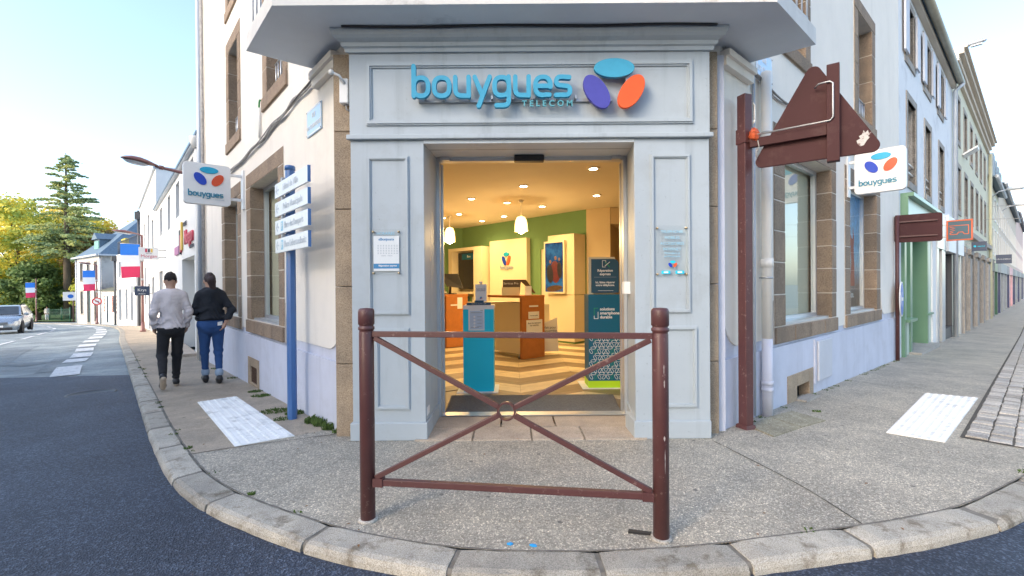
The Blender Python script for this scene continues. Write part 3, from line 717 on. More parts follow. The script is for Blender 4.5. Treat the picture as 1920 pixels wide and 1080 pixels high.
mb = MB(); mb.box(FW,XL0-0.025,XR1+0.025,2.630,2.672,0.005,0.040); mb.build('ledge', WP, sf, bevel=0.008)
mb = MB(); moulding(mb,FW,-1.262,1.592,2.755,3.305,0.004,0.05,0.028); mb.build('fascia_moulding', WP, sf)
# cornice: stepped and flared
prof = [(0.005,3.385),(0.03,3.385),(0.035,3.415),(0.055,3.425),(0.06,3.455),(0.10,3.475),(0.115,3.495),(0.125,3.53),(0.125,3.548),(0.005,3.548)]
mb = MB(); n = len(prof); vs = []
for end in (0,1):
    for o_, z in prof: vs.append(FW((XL0-o_) if end == 0 else (XR1+o_), z, o_))
mb.add(vs, [(j,(j+1)%n,n+(j+1)%n,n+j) for j in range(n)] + [tuple(range(n)), tuple(range(2*n-1,n-1,-1))]); mb.build('cornice', WP, sf)
for F, sg in ((LW,1),(RW,1)):           # cornice returns along the side walls
    mb = MB(); mb.prism(F,[(0.0,3.36),(0.62,3.36),(0.62,3.44),(0.0,3.44)],0.002,0.06); mb.prism(F,[(0.0,3.44),(0.62,3.44),(0.62,3.50),(0.0,3.50)],0.002,0.09)
    mb.build('cornice_return', M['cream'], sf)
# glazed sliding door frame, doors slid open
mb = MB(); DY = -0.70; XRI = XR0+0.10
mb.box(FW,XL1+0.001,XL1+0.035,0.0,2.655,DY-0.06,DY+0.03).box(FW,XRI-0.035,XRI-0.001,0.0,2.655,DY-0.06,DY+0.03).box(FW,XL1+0.035,XRI-0.035,2.625,2.666,DY-0.06,DY+0.02)
mb.build('door_frame', M['alu'], sf)
for x0, x1 in ((XL1-0.02,XL1+0.052),(XRI-0.040,XRI+0.03)):
    mb = MB(); mb.box(FW,x0,x1,0.03,2.62,DY-0.13,DY-0.08); mb.build('sliding_door_edge', M['alu'], sf)
mb = MB(); mb.box(FW,0.03,0.33,2.585,2.648,-0.62,-0.53); mb.build('door_sensor', M['black'], sf, bevel=0.012)
for a_ in (XL1+.05,XR0-.06): mb = MB(); mb.box(FW,a_,a_+.09,2.622,2.655,-.66,-.62); mb.build('bracket', M['alu'], sf)
mb = MB(); mb.box(FW,XR0+0.01,XR0+0.075,1.26,1.38,-0.52,-0.42); mb.build('alarm_contact', M['white'], sf, bevel=0.006)
mb = MB(); mb.box(FW,XL1+0.0005,XL1+0.005,0.20,0.27,-0.16,-0.05); mb.build('socket_plate', M['white'], sf)
# threshold slabs
for i, (a0, a1) in enumerate(((-0.86,-0.36),(-0.35,0.16),(0.17,0.62),(0.63,1.17))):
    mb = MB(); mb.flat([(a0+.004,4.01),(a1-.004,4.01),(a1-.004,4.36),(a0+.004,4.36)],-0.08,0.014); mb.build('threshold_slab', M['threshold'], sf)
for i, (a0, a1) in enumerate(((-0.76,-0.12),(-0.11,0.40),(0.41,1.16))):
    mb = MB(); mb.flat([(a0+.004,4.366),(a1-.004,4.366),(a1-.004,4.70),(a0+.004,4.70)],-0.08,0.016); mb.build('threshold_slab', M['threshold'], sf)

# --- balcony
bal = [(-1.86,3.62),(2.09,3.62),(2.82,4.27),(2.33,4.66),(1.90,4.40),(-1.56,4.40),(-1.93,4.72),(-2.46,4.31)]
mb = MB(); mb.flat(bal,3.552,3.70); b_ = mb.build('balcony', [M['soffit']], bld)
me = b_.data; me.materials.append(M['slab'])
for p in me.polygons:
    if abs(p.normal.z) < 0.5 or p.normal.z > 0.5: p.material_index = 1
mb = MB(); off = [(x*0.985, 3.64+(y-3.62)*0.97) for x, y in bal[:3]]
def rail_run(p, q):
    p, q = Vector(p), Vector(q); n = max(2,int((q-p).length/0.12))
    for k in range(n+1):
        r = p+(q-p)*k/n; mb.tube([(r.x,r.y,3.70),(r.x,r.y,4.65)],0.009,6)
    mb.tube([(p.x,p.y,4.65),(q.x,q.y,4.65)],0.02,6).tube([(p.x,p.y,3.80),(q.x,q.y,3.80)],0.012,6)
rail_run((-1.84,3.70),(2.05,3.70)); rail_run((2.06,3.71),(2.75,4.29)); rail_run((-1.85,3.71),(-2.40,4.33))
mb.build('railing', M['zinc'], b_)
mb = MB(); mb.tube(spline([(-1.42,3.90,3.545),(-0.8,3.91,3.538),(-0.1,3.90,3.545),(0.7,3.91,3.538),(1.3,3.90,3.545),(1.75,3.91,3.542)],6),0.010,6)
mb.build('edge_cable', M['black'], b_)

# cables on both side walls
def cables(F, pts, n, name):
    mb = MB(); rr = random.Random(5)
    for k in range(n):
        pp = [F(a, z+rr.uniform(-.022,.022), 0.018+0.012*(k%3)+rr.uniform(0,.008)) for a, z in pts]
        mb.tube(spline(pp,4), 0.0075+0.003*(k%2), 6)
    mb.build(name, M['cable'], bld)
cables(LW, [(0.10,3.54),(0.45,3.49),(0.9,3.44),(1.3,3.45),(1.7,3.40),(2.2,3.41),(2.7,3.36),(3.3,3.37),(4.0,3.33),(4.9,3.36),(6.2,3.34),(8.2,3.36)], 5, 'cable_bundle')
cables(RW, [(0.05,3.54),(0.45,3.50),(0.9,3.46),(1.4,3.42),(2.2,3.44),(3.2,3.41),(4.5,3.42),(6,3.40),(8.1,3.41)], 4, 'cable_bundle')
# conduit with a green loop
mb = MB(); mb.tube([LW(2.90,3.42,0.025),LW(2.90,3.84,0.025)],0.018,8); mb.build('conduit', M['white_pipe'], bld)
M['green_plastic'] = mat('green_plastic', (0.02,0.28,0.06), 0.5)
mb = MB(); mb.tube([LW(2.90-0.05+0.05*math.cos(t),3.84+0.09*math.sin(t),0.03) for t in [0.1*k for k in range(0,22)]],0.012,8); mb.build('green_hose', M['green_plastic'], bld)
# vents
def vent(F, a0, a1, z0, z1, b0, b1, y0, y1, open_=False):
    h = holder('vent', F(a0,z0), bld)
    mb = MB(); mb.bbox(F,a0,b0,z0,z1,-.10,0.022,.006).bbox(F,b1,a1,z0,z1,-.10,.022,.006).bbox(F,b0,b1,y1,z1,-.10,.021,.006)
    if y0 > z0: mb.bbox(F,b0,b1,z0,y0,-.10,.021,.006)
    mb.build('stone', M['pinkstone'], h)
    mb = MB(); mb.quad(F(b0,y0,-.10 if not open_ else -.34),F(b1,y0,-.10 if not open_ else -.34),F(b1,y1,-.10 if not open_ else -.34),F(b0,y1,-.10 if not open_ else -.34)); mb.build('recess', M['black'], h)
    if not open_:
        mb = MB(); n = 7
        for k in range(n):
            mb.bar(F(b0,y0+(y1-y0)*(k+.5)/n,0.0),F(b1,y0+(y1-y0)*(k+.5)/n,0.0),0.012,0.012)
        for k in range(5): mb.bar(F(b0+(b1-b0)*(k+.5)/5,y0,0.003),F(b0+(b1-b0)*(k+.5)/5,y1,0.003),0.010,0.010)
        M.setdefault('rust', mat('rusty_iron', (0.10,0.055,0.035), 0.85, 0.3, 12, 0.3, 60)); mb.build('grille', M['rust'], h)
vent(LW,3.12,3.80,-0.12,0.30,3.24,3.62,-0.07,0.17)
vent(RW,1.64,2.56,-0.08,0.27,1.95,2.40,-0.08,0.11,True)
mb = MB(); mb.prism(RW,[(1.92,-0.07),(2.40,-0.08),(2.40,-0.045),(1.92,-0.035)],0.0,0.13); mb.build('vent_ledge', M['sett'], bld)
# meter cabinet
mc = holder('meter_cabinet', RW(2.9,0.05), bld)
mb = MB(); mb.box(RW,2.60,3.26,0.045,0.625,0.0,0.030); mb.build('frame', M['lavender'], mc, bevel=0.004)
mb = MB(); mb.box(RW,2.66,3.24,0.075,0.600,0.031,0.058); mb.build('door', M['greyblue'], mc, bevel=0.012)
# downpipes
def downpipe(F, a, z0, z1, zs, r=0.052, o=0.085, upper=None, lower=None, nm='downpipe'):
    h = holder(nm, F(a,z0,o), bld)
    if zs:
        mb = MB(); mb.tube([F(a,zs,o),F(a,z1,o)],r,14); mb.build('upper_pipe', upper, h); mb = MB(); mb.tube([F(a,z0,o),F(a,zs,o)],r,14); mb.build('lower_pipe', lower, h)
        mb = MB()
        for z in (0.23,0.30): mb.tube([F(a,z,o),F(a,z+.04,o)],r+.008,14)
        mb.build('collar', lower, h); mb = MB()
        for z in (1.52,): mb.tube([F(a,z,o),F(a,z+.09,o)],r+.009,14)
        mb.build('collar', upper, h); mb = MB()
        for z in (1.40,2.9): mb.tube([F(a,z,o),F(a,z+.02,o)],r+.006,14).bar(F(a,z+.01,0),F(a,z+.01,o),.02,.012)
        mb.build('clip', M['grey_metal'], h)
    else:
        mb = MB(); mb.tube([F(a,z0,o),F(a,z1,o)],r,14); mb.build('pipe', upper, h)
    return h
downpipe(RW, 0.88, -0.03, 3.54, 0.78, 0.052, 0.075, M['white_pipe'], M['lavender'])
mb = MB(); mb.tube([RW(0.70,0.0,0.02),RW(0.70,3.5,0.02)],0.014,8); mb.build('thin_pipe', M['zinc'], bld)
downpipe(LW, 8.02, -0.3, 8.6, None, 0.055, 0.08, M['zinc'])
h = downpipe(LW, 7.86, -0.3, 8.6, None, 0.03, 0.05, M['cable'], nm='cable_duct')
# siren box on the stone edge
sb = thing('alarm_siren', (-1.50,4.10,3.0), 'small white alarm siren box high on the stone edge beside the fascia', 'alarm box')
F2 = FW.off(0,-0.12); mb = MB(); mb.prism(F2,[(-1.52,2.98),(-1.44,2.98),(-1.44,3.20),(-1.52,3.20)],0.0,0.07); mb.build('box', M['signwhite'], sb, bevel=0.01)
mb = MB(); mb.tube([F2(-1.47,3.15,.07),F2(-1.50,3.20,.12),F2(-1.56,3.22,.14)],0.012,8).lathe(F2(-1.56,3.22,.14),[(.0,-.02),(.022,-.015),(.022,.015),(0,.02)],10); mb.build('bracket', M['signwhite'], sb)
mb = MB(); mb.tube([F2(-1.47,2.98,.03),F2(-1.47,2.94,.03),F2(-1.44,2.92,.02)],0.008,6); mb.build('lead', M['cable'], sb)

# street name plates
M['plate_blue'] = mat('enamel_pale_blue', (0.42,0.58,0.74), 0.3, 0.04, 4, coat=0.3)
def nameplate(F, a0, a1, z0, z1, lines, right, label, mid):
    t = thing('street_name_plate', F((a0+a1)/2,z0), label, 'street sign', 'street name plates')
    mb = MB(); mb.box(F,a0,a1,z0,z1,0.004,0.016); mb.build('plate', M['plate_blue'], t)
    mb = MB(); moulding(mb,F,a0+.006,a1-.006,z0+.006,z1-.006,0.0161,0.012,0.002); mb.build('border', M['text_white'], t)
    h = z1-z0; n = len(lines)
    for i, (tx, sz) in enumerate(lines): text('lettering', tx, F, mid, z1-h*(i+0.75)/(n+0.5), 0.0185, sz, M['text_white'], t, right=right, width=0.8)
    mb = MB()
    for a in (a0+.012,a1-.012):
        for z in (z0+.012,z1-.012): mb.lathe(F(a,z,0.016),[(.007,0),(.007,.004),(0,.005)],8,axis=(F.n.x,F.n.y,0))
    mb.build('screws', M['maroon'], t)
nameplate(LW,0.475,0.915,2.935,3.205,[('RUE',0.075),('DU TOURNIQUET',0.07)],-DL,'pale blue enamel street name plate on the cream wall above the signpost',0.69)
nameplate(RW,0.80,1.22,3.52,3.80,[('RUE',0.085),("DE L'ÉGLISE",0.085)],DR,'pale blue enamel street name plate half hidden behind the drainpipe under the balcony',1.0)

# ================================================================== lettering of the shop sign, as strokes
def sarc(cx, cy, rx, ry, a0, a1, n=16, p=2.5):
    out = []
    for k in range(n+1):
        t = math.radians(a0+(a1-a0)*k/n); c, s = math.cos(t), math.sin(t)
        out.append((cx+rx*math.copysign(abs(c)**(2/p), c), cy+ry*math.copysign(abs(s)**(2/p), s)))
    return out
GLYPH = {   # strokes in units of the x-height; second value is the advance
 'b': ([[(0.1,1.42),(0.1,0.1)], sarc(0.46,0.5,0.36,0.40,0,360,28)], 1.02),
 'o': ([sarc(0.46,0.5,0.38,0.40,0,360,32)], 1.03),
 'u': ([[(0.1,0.92),(0.1,0.45)]+sarc(0.42,0.42,0.32,0.32,180,270,8)+[(0.74,0.10)], [(0.76,0.92),(0.76,0.08)]], 1.0),
 'y': ([[(0.06,0.92),(0.44,0.10)], [(0.80,0.92),(0.25,-0.36)]], 0.93),
 'g': ([sarc(0.46,0.5,0.36,0.40,20,340,28), [(0.80,0.92),(0.82,0.3),(0.80,-0.10)]+sarc(0.50,-0.12,0.30,0.22,0,-90,8)+[(0.20,-0.34)]], 1.03),
 'e': ([sarc(0.46,0.5,0.37,0.40,-4,290,28)+[(0.78,0.11)], [(0.14,0.5),(0.78,0.5)]], 1.02),
 's': ([[(0.74,0.88),(0.40,0.90)]+sarc(0.32,0.71,0.22,0.19,90,270,10,2.2)+[(0.56,0.50)]+sarc(0.56,0.30,0.22,0.20,90,-90,10,2.2)+[(0.08,0.10)]], 0.9)}
def stroke_mesh(mb, F, path, w_, o0, o1, a_of, z_of, mi=0):
    P = [Vector((a_of(x,y), z_of(x,y))) for x, y in path]
    clean = [P[0]]
    for p in P[1:]:
        if (p-clean[-1]).length > 1e-4: clean.append(p)
    P = clean; closed = (P[0]-P[-1]).length < 1e-3
    if closed: P = P[:-1]
    n = len(P); L, R = [], []
    for i, p in enumerate(P):
        a = P[(i-1)%n] if (closed or i > 0) else p; b = P[(i+1)%n] if (closed or i < n-1) else p
        t1 = (p-a).normalized() if (p-a).length > 1e-9 else (b-p).normalized(); t2 = (b-p).normalized() if (b-p).length > 1e-9 else t1
        t = (t1+t2).normalized(); nn = Vector((-t.y,t.x)); k = min(1.5, 1/max(0.5, t.dot(t1)))
        L.append(p+nn*w_/2*k); R.append(p-nn*w_/2*k)
    if closed:
        vs = [F(q.x,q.y,o) for o in (o0,o1) for S in (L,R) for q in S]; fs = []
        for i in range(n):
            j = (i+1)%n; l0,r0,l1,r1 = 0,n,2*n,3*n
            fs += [(l1+i,l1+j,r1+j,r1+i),(l0+i,l0+j,l1+j,l1+i),(r0+i,r0+j,r1+j,r1+i),(l0+i,l0+j,r0+j,r0+i)]
        mb.add(vs, fs, mi)
    else:
        cap = lambda c, d: [c + Vector((math.cos(t)*d.x-math.sin(t)*d.y, math.sin(t)*d.x+math.cos(t)*d.y))*w_/2 for t in [math.pi/2-math.pi*k/6 for k in range(1,6)]]
        d1 = (P[-1]-P[-2]).normalized(); d0 = (P[0]-P[1]).normalized()
        out = L + cap(P[-1], d1) + R[::-1] + cap(P[0], d0)
        m_ = len(out); vs = [F(q.x,q.y,o) for o in (o0,o1) for q in out]
        # caps as strips: front and back by quads along the stroke plus fans at the ends
        fs = [(i,(i+1)%m_,m_+(i+1)%m_,m_+i) for i in range(m_)]
        nc = 5; Ri = lambda i: n+nc+(n-1-i)
        for base in (0,m_):
            for i in range(n-1): fs.append((base+i,base+i+1,base+Ri(i+1),base+Ri(i)))
            fs.append(tuple([base+n-1]+[base+n+k for k in range(nc)]+[base+Ri(n-1)])); fs.append(tuple([base+Ri(0)]+[base+2*n+nc+k for k in range(nc)]+[base+0]))
        mb.add(vs, fs, mi)
def wordmark(F, a0, zb, xh, parent, mat_, o0, o1, dirn=1.0, wgt=0.20, skew=0.0, name='letter', hs=0.90):
    x = a0
    for ch in 'bouygues':
        st, adv = GLYPH[ch]; mb = MB()
        for k, path in enumerate(st):
            stroke_mesh(mb, F, path, wgt*xh, o0, o1+0.0006*k, lambda u,v,x=x: x+dirn*u*xh*hs, lambda u,v: zb+v*xh)
        mb.build(name, mat_, parent); x += dirn*adv*xh*hs
    return x
def ellipse(F, a, z, rx, rz, ang, o0, o1, mt, parent, name, n=40, dirn=1.0, bev=0.0):
    pts = []
    for k in range(n):
        t = 2*math.pi*k/n; u, v = rx*math.cos(t), rz*math.sin(t); c, s = math.cos(ang), math.sin(ang)
        pts.append((a+dirn*(u*c-v*s), z+u*s+v*c))
    mb = MB(); mb.prism(F, pts, o0, o1); return mb.build(name, mt, parent, bevel=bev)
sg = thing('shop_sign', FW(0.1,2.9,0.02), 'raised cyan bouygues telecom lettering with three coloured ellipses on the grey fascia', 'shop sign')
O0, O1 = 0.075, 0.112
wordmark(FW, -0.842, 2.952, 0.192, sg, M['cyan'], O0, O1)
# the eight letters and the rail they hang on
mb = MB(); mb.box(FW,-0.80,0.88,2.945,2.972,0.008,0.03); mb.build('mounting_rail', M['grey_metal'], sg)
mb = MB()
for a in [-0.74,-0.58,-0.36,-0.16,0.02,0.20,0.40,0.56,0.72]: mb.box(FW,a-.008,a+.008,2.955,2.985,0.03,O0)
mb.box(FW,0.66,0.685,3.10,3.16,.01,O0).box(FW,0.99,1.015,3.10,3.16,.01,O0); mb.build('stud', M['grey_metal'], sg)
ellipse(FW,0.885,3.198,0.172,0.082,0.0,O0,O1,M['cyan'],sg,'ellipse',bev=0.003)
ellipse(FW,0.735,2.998,0.160,0.090,math.radians(-57),O0,O1,M['navy'],sg,'ellipse',bev=0.003)
ellipse(FW,1.030,2.998,0.160,0.090,math.radians(57),O0,O1,M['orange'],sg,'ellipse',bev=0.003)
M['telecom'] = mat('letter_teal', (0.10,0.36,0.42), 0.5, 0.03, 10)
text('lettering','TELECOM',FW,0.315,2.905,0.085,0.072,M['telecom'],sg,spacing=1.55,depth=0.008,bold=0.0012)

# ------------------------------------------------------------------ projecting box signs
def box_sign(F, a0, a1, z0, z1, right, label, s, wallF):
    """F: plane of the sign face looking at the viewer, a along it, o towards the viewer"""
    t = thing('projecting_sign', F((a0+a1)/2,z0,0), label, 'sign', 'white bouygues box signs')
    r = 0.055; pts = []
    for cx, cz, q in ((a1-r,z1-r,0),(a0+r,z1-r,90),(a0+r,z0+r,180),(a1-r,z0+r,270)):
        pts += [(cx+r*math.cos(math.radians(q+15*k)), cz+r*math.sin(math.radians(q+15*k))) for k in range(7)]
    mb = MB(); mb.prism(F,pts,-0.09,0.0); mb.build('box', M['signwhite'], t, bevel=0.004)
    W_ = a1-a0; ca = (a0+a1)/2; d = right; cz = z0+(z1-z0)*0.62
    for side, o in ((1,0.0),(-1,-0.09)):
        dd = d*side; e0, e1 = (o, o+0.012) if side > 0 else (o-0.012, o)
        ellipse(F,ca+dd*0.02,cz+0.135*W_/0.6,0.118*W_/0.6,0.049*W_/0.6,0,e0,e1,M['cyan2'],t,'ellipse',28,dd)
        ellipse(F,ca-dd*0.093,cz-0.005,0.103*W_/0.6,0.062*W_/0.6,math.radians(-52),e0,e1,M['navy2'],t,'ellipse',28,dd)
        ellipse(F,ca+dd*0.128,cz-0.005,0.103*W_/0.6,0.062*W_/0.6,math.radians(52),e0,e1,M['orange2'],t,'ellipse',28,dd)
        wordmark(F,ca-dd*0.245*W_/0.6,z0+0.115,0.0625*W_/0.6,t,M['tealtext'],e0,e1,dd,0.20)
        if side > 0: text('lettering','TELECOM',F,ca+dd*0.155,z0+0.082,0.0015,0.020,M['text_grey'],t,right=F.d*d,spacing=1.5)
    mb = MB(); near = min(abs(a0), abs(a1))
    for z in (z0+0.12,z1-0.12): mb = MB(); mb.box(F,0.03,near+0.01,z-.02,z+.02,-.065,-.025); mb.build('bracket', M['signwhite'], t)
    mb = MB(); mb.box(F,-0.002,0.03,z0-0.02,z1-0.03,-.10,0.03); mb.build('wall_plate', M['signwhite'], t)
    return t
BL = Fr(LW(4.00,0,0).to_2d(), NL, -DL); BR = Fr(RW(4.22,0,0).to_2d(), NR, -DR)
box_sign(BL, 0.19, 0.79, 2.60, 3.215, -1, 'white square bouygues box sign hanging over the pavement from the left wall', 4, LW)
box_sign(BR, 0.10, 0.70, 2.68, 3.30, 1, 'white square bouygues box sign hanging from the right wall behind the triangle', 4, RW)

# ------------------------------------------------------------------ notices on the pilasters
M['cyanprint'] = mat('print_cyan', (0.0,0.55,0.75), 0.5, 0.0, 3); M['blueprint'] = mat('print_blue', (0.03,0.24,0.50), 0.5, 0.0, 3)
def notice_base(a0, a1, z0, z1, label, cap):
    t = thing('notice_plate', FW((a0+a1)/2,z0,0.03), label, 'notice', 'clear notices on the pilasters')
    mb = MB(); mb.box(FW,a0,a1,z0,z1,0.020,0.026); mb.build('acrylic_sheet', M['clear'], t)
    for a in (a0+.018,a1-.018):
        for z in (z0+.02,z1-.02):
            mb = MB(); mb.lathe(FW(a,z,0.001),[(.009,0),(.009,.028),(.006,.032),(0,.033)],12,axis=(0,-1,0)); mb.build('standoff_screw', cap, t)
    return t
M['brass'] = mat('brass_cap', (0.62,0.46,0.26), 0.3, 0.05, 5, metal=0.6)
t = notice_base(-1.226,-0.970,1.455,1.845,'opening hours sheet behind clear acrylic on the left pilaster','') if False else None
t = notice_base(-1.226,-0.968,1.448,1.848,'clear acrylic plate holding a white Bonjour opening-hours sheet',M['brass'])
text('lettering','HORAIRES',FW,-1.097,1.812,0.0275,0.034,M['text_lb'],t)
mb = MB(); mb.box(FW,-1.207,-0.983,1.485,1.792,0.012,0.0145); mb.build('sheet', M['paper'], t)
text('lettering','«Bonjour»',FW,-1.095,1.762,0.0155,0.032,M['blueprint'],t,bold=0.0006)
mb = MB()
for r in range(6):
    z = 1.71-0.0145*r
    for c in range(8): mb.box(FW,-1.172+c*0.0235,-1.160+c*0.0235,z-.0022,z+.0022,0.0150,0.0153)
mb.build('timetable_rows', M['text_grey'], t)
text('lettering','FERMÉ   FERMÉ',FW,-1.092,1.618,0.0155,0.011,M['text_grey'],t,spacing=1.4)
mb = MB(); mb.box(FW,-1.207,-0.983,1.507,1.550,0.0148,0.0153); mb.build('blue_band', M['blueprint'], t)
text('lettering','Réparation express',FW,-1.083,1.532,0.0160,0.0205,M['text_white'],t,bold=0.0005)
t = notice_base(1.253,1.540,1.420,1.862,'clear acrylic plate listing TELEPHONIE MOBILES ACCESSOIRES INTERNET in blue',M['brass'])
for i, (tx, z, sz) in enumerate((('TELEPHONIE',1.808,.034),('MOBILES',1.756,.034),('ACCESSOIRES',1.706,.034),('INTERNET',1.656,.034),('Particuliers et',1.622,.024),('professionnels',1.595,.024))):
    text('lettering',tx,FW,1.397,z,0.0275,sz,M['text_lb'],t)
ellipse(FW,1.402,1.546,0.024,0.0115,0,.0262,.0275,M['cyanprint'],t,'ellipse',20); ellipse(FW,1.380,1.519,0.022,0.013,math.radians(-55),.0262,.0275,M['navy2'],t,'ellipse',20); ellipse(FW,1.423,1.519,0.022,0.013,math.radians(55),.0262,.0275,M['orange'],t,'ellipse',20)
for a in (1.342,1.463):
    mb = MB(); mb.box(FW,a-.038,a+.038,1.442,1.470,.0262,.0272); mb.build('payment_badge', M['cyanprint'], t)
    mb = MB(); mb.box(FW,a-.020,a+.020,1.449,1.463,.0273,.0276); mb.build('badge_print', M['text_white'], t)

# ------------------------------------------------------------------ barrier at the kerb
A, B = Vector((-0.843,2.666)), Vector((0.783,2.446)); ux = (B-A).normalized()
bar = thing('pedestrian_barrier', ((A.x+B.x)/2,(A.y+B.y)/2,0), 'maroon metal crowd barrier with a cross and centre ring before the door', 'barrier')
def P3(a, z, o=0): q = A+ux*a; nn = Vector((ux.y,-ux.x)); q = q+nn*o; return Vector((q.x,q.y,z))
LB = (B-A).length
for a in (0.0, LB):
    mb = MB(); mb.lathe(P3(a,0),[(0.042,-0.02),(0.042,1.085),(0.040,1.090),(0.040,1.100),(0.046,1.104),(0.046,1.118),(0.040,1.122),(0.040,1.130),(0.046,1.134),(0.046,1.208),(0.042,1.220),(0.034,1.225),(0.0,1.228)],24)
    mb.build('post', M['maroon'], bar)
    mb = MB(); mb.lathe(P3(a,-0.002),[(0.056,0),(0.055,0.012),(0.05,0.016),(0.0,0.016)],20); mb.build('base_collar', M['sett'], bar)
def flatbar(p, q, w_=0.030, d=0.030): 
    mb = MB(); mb.bar(p, q, d, w_); return mb.build('rail', M['maroon'], bar, bevel=0.003)
flatbar(P3(0.04,1.077),P3(LB-0.04,1.077),0.032,0.030); flatbar(P3(0.04,0.225),P3(LB-0.04,0.225),0.036,0.034)
ca, cz, R_ = LB*0.497, 0.655, 0.052
def brace(a0, z0, a1, z1):
    d = Vector((a1-a0,z1-z0)); k = (d.length-R_)/d.length
    mb = MB(); mb.bar(P3(a0,z0),P3(a0+d.x*k,z0+d.y*k),0.028,0.028,up=(ux.x,ux.y,0.3)); mb.build('brace', M['maroon'], bar, bevel=0.003)
brace(0.05,1.055,ca,cz); brace(LB-0.05,1.055,ca,cz); brace(0.05,0.25,ca,cz); brace(LB-0.05,0.25,ca,cz)
mb = MB(); n = 32; vs = []
for k in range(n):
    t = 2*math.pi*k/n
    for r, o_ in ((R_,-.016),(R_,.016),(R_-.010,.016),(R_-.010,-.016)): vs.append(P3(ca+r*math.cos(t),cz+r*math.sin(t),o_))
mb.add(vs, [(k*4+j,k*4+(j+1)%4,((k+1)%n)*4+(j+1)%4,((k+1)%n)*4+j) for k in range(n) for j in range(4)]); mb.build('ring', M['maroon'], bar)
for a, s_ in ((0.038,1),(LB-0.038,-1)):
    mb = MB(); mb.bar(P3(a,0.225),P3(a+s_*0.06,0.225),0.045,0.048); mb.build('socket', M['maroon'], bar)
M['chip'] = mat('chipped_primer', (0.40,0.34,0.31), 0.7, 0.2, 30)
mb = MB(); rr = random.Random(4)
def chip(z0, z1, ang, hw):
    vs = []; n = 8
    for k in range(n+1):
        z = z0+(z1-z0)*k/n; wj = hw*math.sin(math.pi*(k+.35)/(n+.7))*rr.uniform(.5,1.25)
        for sg_ in (-1,1):
            t = ang+sg_*wj/0.047; vs.append((B.x+math.cos(t)*0.0426,B.y+math.sin(t)*0.0426,z))
    mb.add(vs,[(2*k,2*k+1,2*k+3,2*k+2) for k in range(n)])
for c in ((0.88,0.93,-1.45,.004),(0.81,0.85,-1.4,.005),(0.53,0.56,-1.42,.005),(0.36,0.49,-1.35,.0025)): chip(*c)
tag(mb.build('chipped_paint', M['chip'], bar), kind='stuff')
# bits lying on the ground by the barrier
mb = MB(); mb.flat([(0.62,2.50),(0.74,2.475),(0.745,2.495),(0.63,2.525)],0.0,0.012); tag(mb.build('rubber_scrap', M['black']),'small black rubber scrap lying at the foot of the barrier post with chipped paint','scrap')
M['bluescrap'] = mat('blue_paint_mark', (0.02,0.35,0.75), 0.6)
for x, y, lb in ((-0.02,2.40,'small blue paint spot on the kerb under the middle of the barrier'),(0.10,2.385,'smaller blue paint spot on the kerb, nearer the chipped barrier post')):
    mb = MB(); mb.flat([(x+r*math.cos(t)*1.5,y+r*math.sin(t)) for k,(t) in enumerate([k*0.7 for k in range(9)]) for r in (0.012*random.uniform(.7,1.3),)],gz(x,y)-0.004,gz(x,y)+0.002); tag(mb.build('paint_spot', M['bluescrap']),lb,'paint spot','blue paint spots on the kerb')

# ------------------------------------------------------------------ blue signpost with four direction blades
pb = Vector((-2.317,4.845)); zb = gz(pb.x,pb.y)
sp = thing('direction_signpost', (pb.x,pb.y,zb), 'blue signpost with four white direction blades beside the cream wall', 'signpost')
PF = Fr(pb, DL, NL)
mb = MB(); mb.prism(Fr(pb,(1,0),(0,1)),[(-.046,zb-.05),(.046,zb-.05),(.046,2.60),(-.046,2.60)],-.046,.046); 
mb = MB(); n8 = [(0.048*math.cos(math.radians(22.5+45*k)),0.048*math.sin(math.radians(22.5+45*k))) for k in range(8)]
mb.flat([(pb.x+x,pb.y+y) for x,y in n8],zb-0.05,2.575); mb.build('post', M['bluepole'], sp, bevel=0.004)
mb = MB(); mb.lathe((pb.x,pb.y,2.575),[(0.052,0),(0.052,0.035),(0.045,0.045),(0,0.048)],16); mb.build('cap', M['bluepole'], sp)
pole_s = (pb-PL).dot(DL)
M['blade_text'] = mat('faded_print', (0.54,0.59,0.63), 0.5, 0.1, 9); M['blade'] = mat('brushed_blade', (0.74,0.76,0.77), 0.4, 0.05, 12, metal=0.15)
for i, (z0, z1, tx, pk_) in enumerate(((2.300,2.455,'Hôtel de Ville',0),(2.098,2.262,'Police Municipale',0),(1.893,2.060,'Place des Remparts',1),(1.745,1.885,'Place Liebertwolkwitz',1))):
    zc = (2.378,2.180,1.985,1.790)[i]; h = 0.150
    bl = holder('direction_blade', PF(0,zc-h/2,0.06), sp)
    a0, a1 = 0.12-pole_s, 1.21-pole_s
    mb = MB(); mb.box(PF,a0,a1,zc-h/2,zc+h/2,0.062,0.082); mb.build('plate', M['blade'], bl, bevel=0.003)
    mb = MB(); mb.box(PF,a0-.004,a0-0.0005,zc-h/2,zc+h/2,0.055,0.083); mb.build('end_cap', M['bluepole'], bl)
    text('lettering','←',PF,a1-.10,zc,0.0835,0.14,M['blade_text'],bl,right=-DL,bold=.002)
    if pk_: mb = MB(); mb.box(PF,a1-.30,a1-.22,zc-.05,zc+.05,.0822,.0832); mb.build('parking_symbol', M['text_lb'], bl); text('lettering','P',PF,a1-.26,zc,0.0838,.09,M['text_white'],bl,right=-DL)
    text('lettering',tx,PF,a1-(.34 if pk_ else .30),zc,0.0835,0.092,M['blade_text'],bl,align='LEFT',right=-DL,width=1.0 if not pk_ else 0.86,bold=.0008)
    mb = MB(); mb.box(PF,0.02,0.07,zc+h/2-.005,zc+h/2+.045,0.02,0.075); mb.build('clamp', M['grey_metal'], bl, bevel=.006)

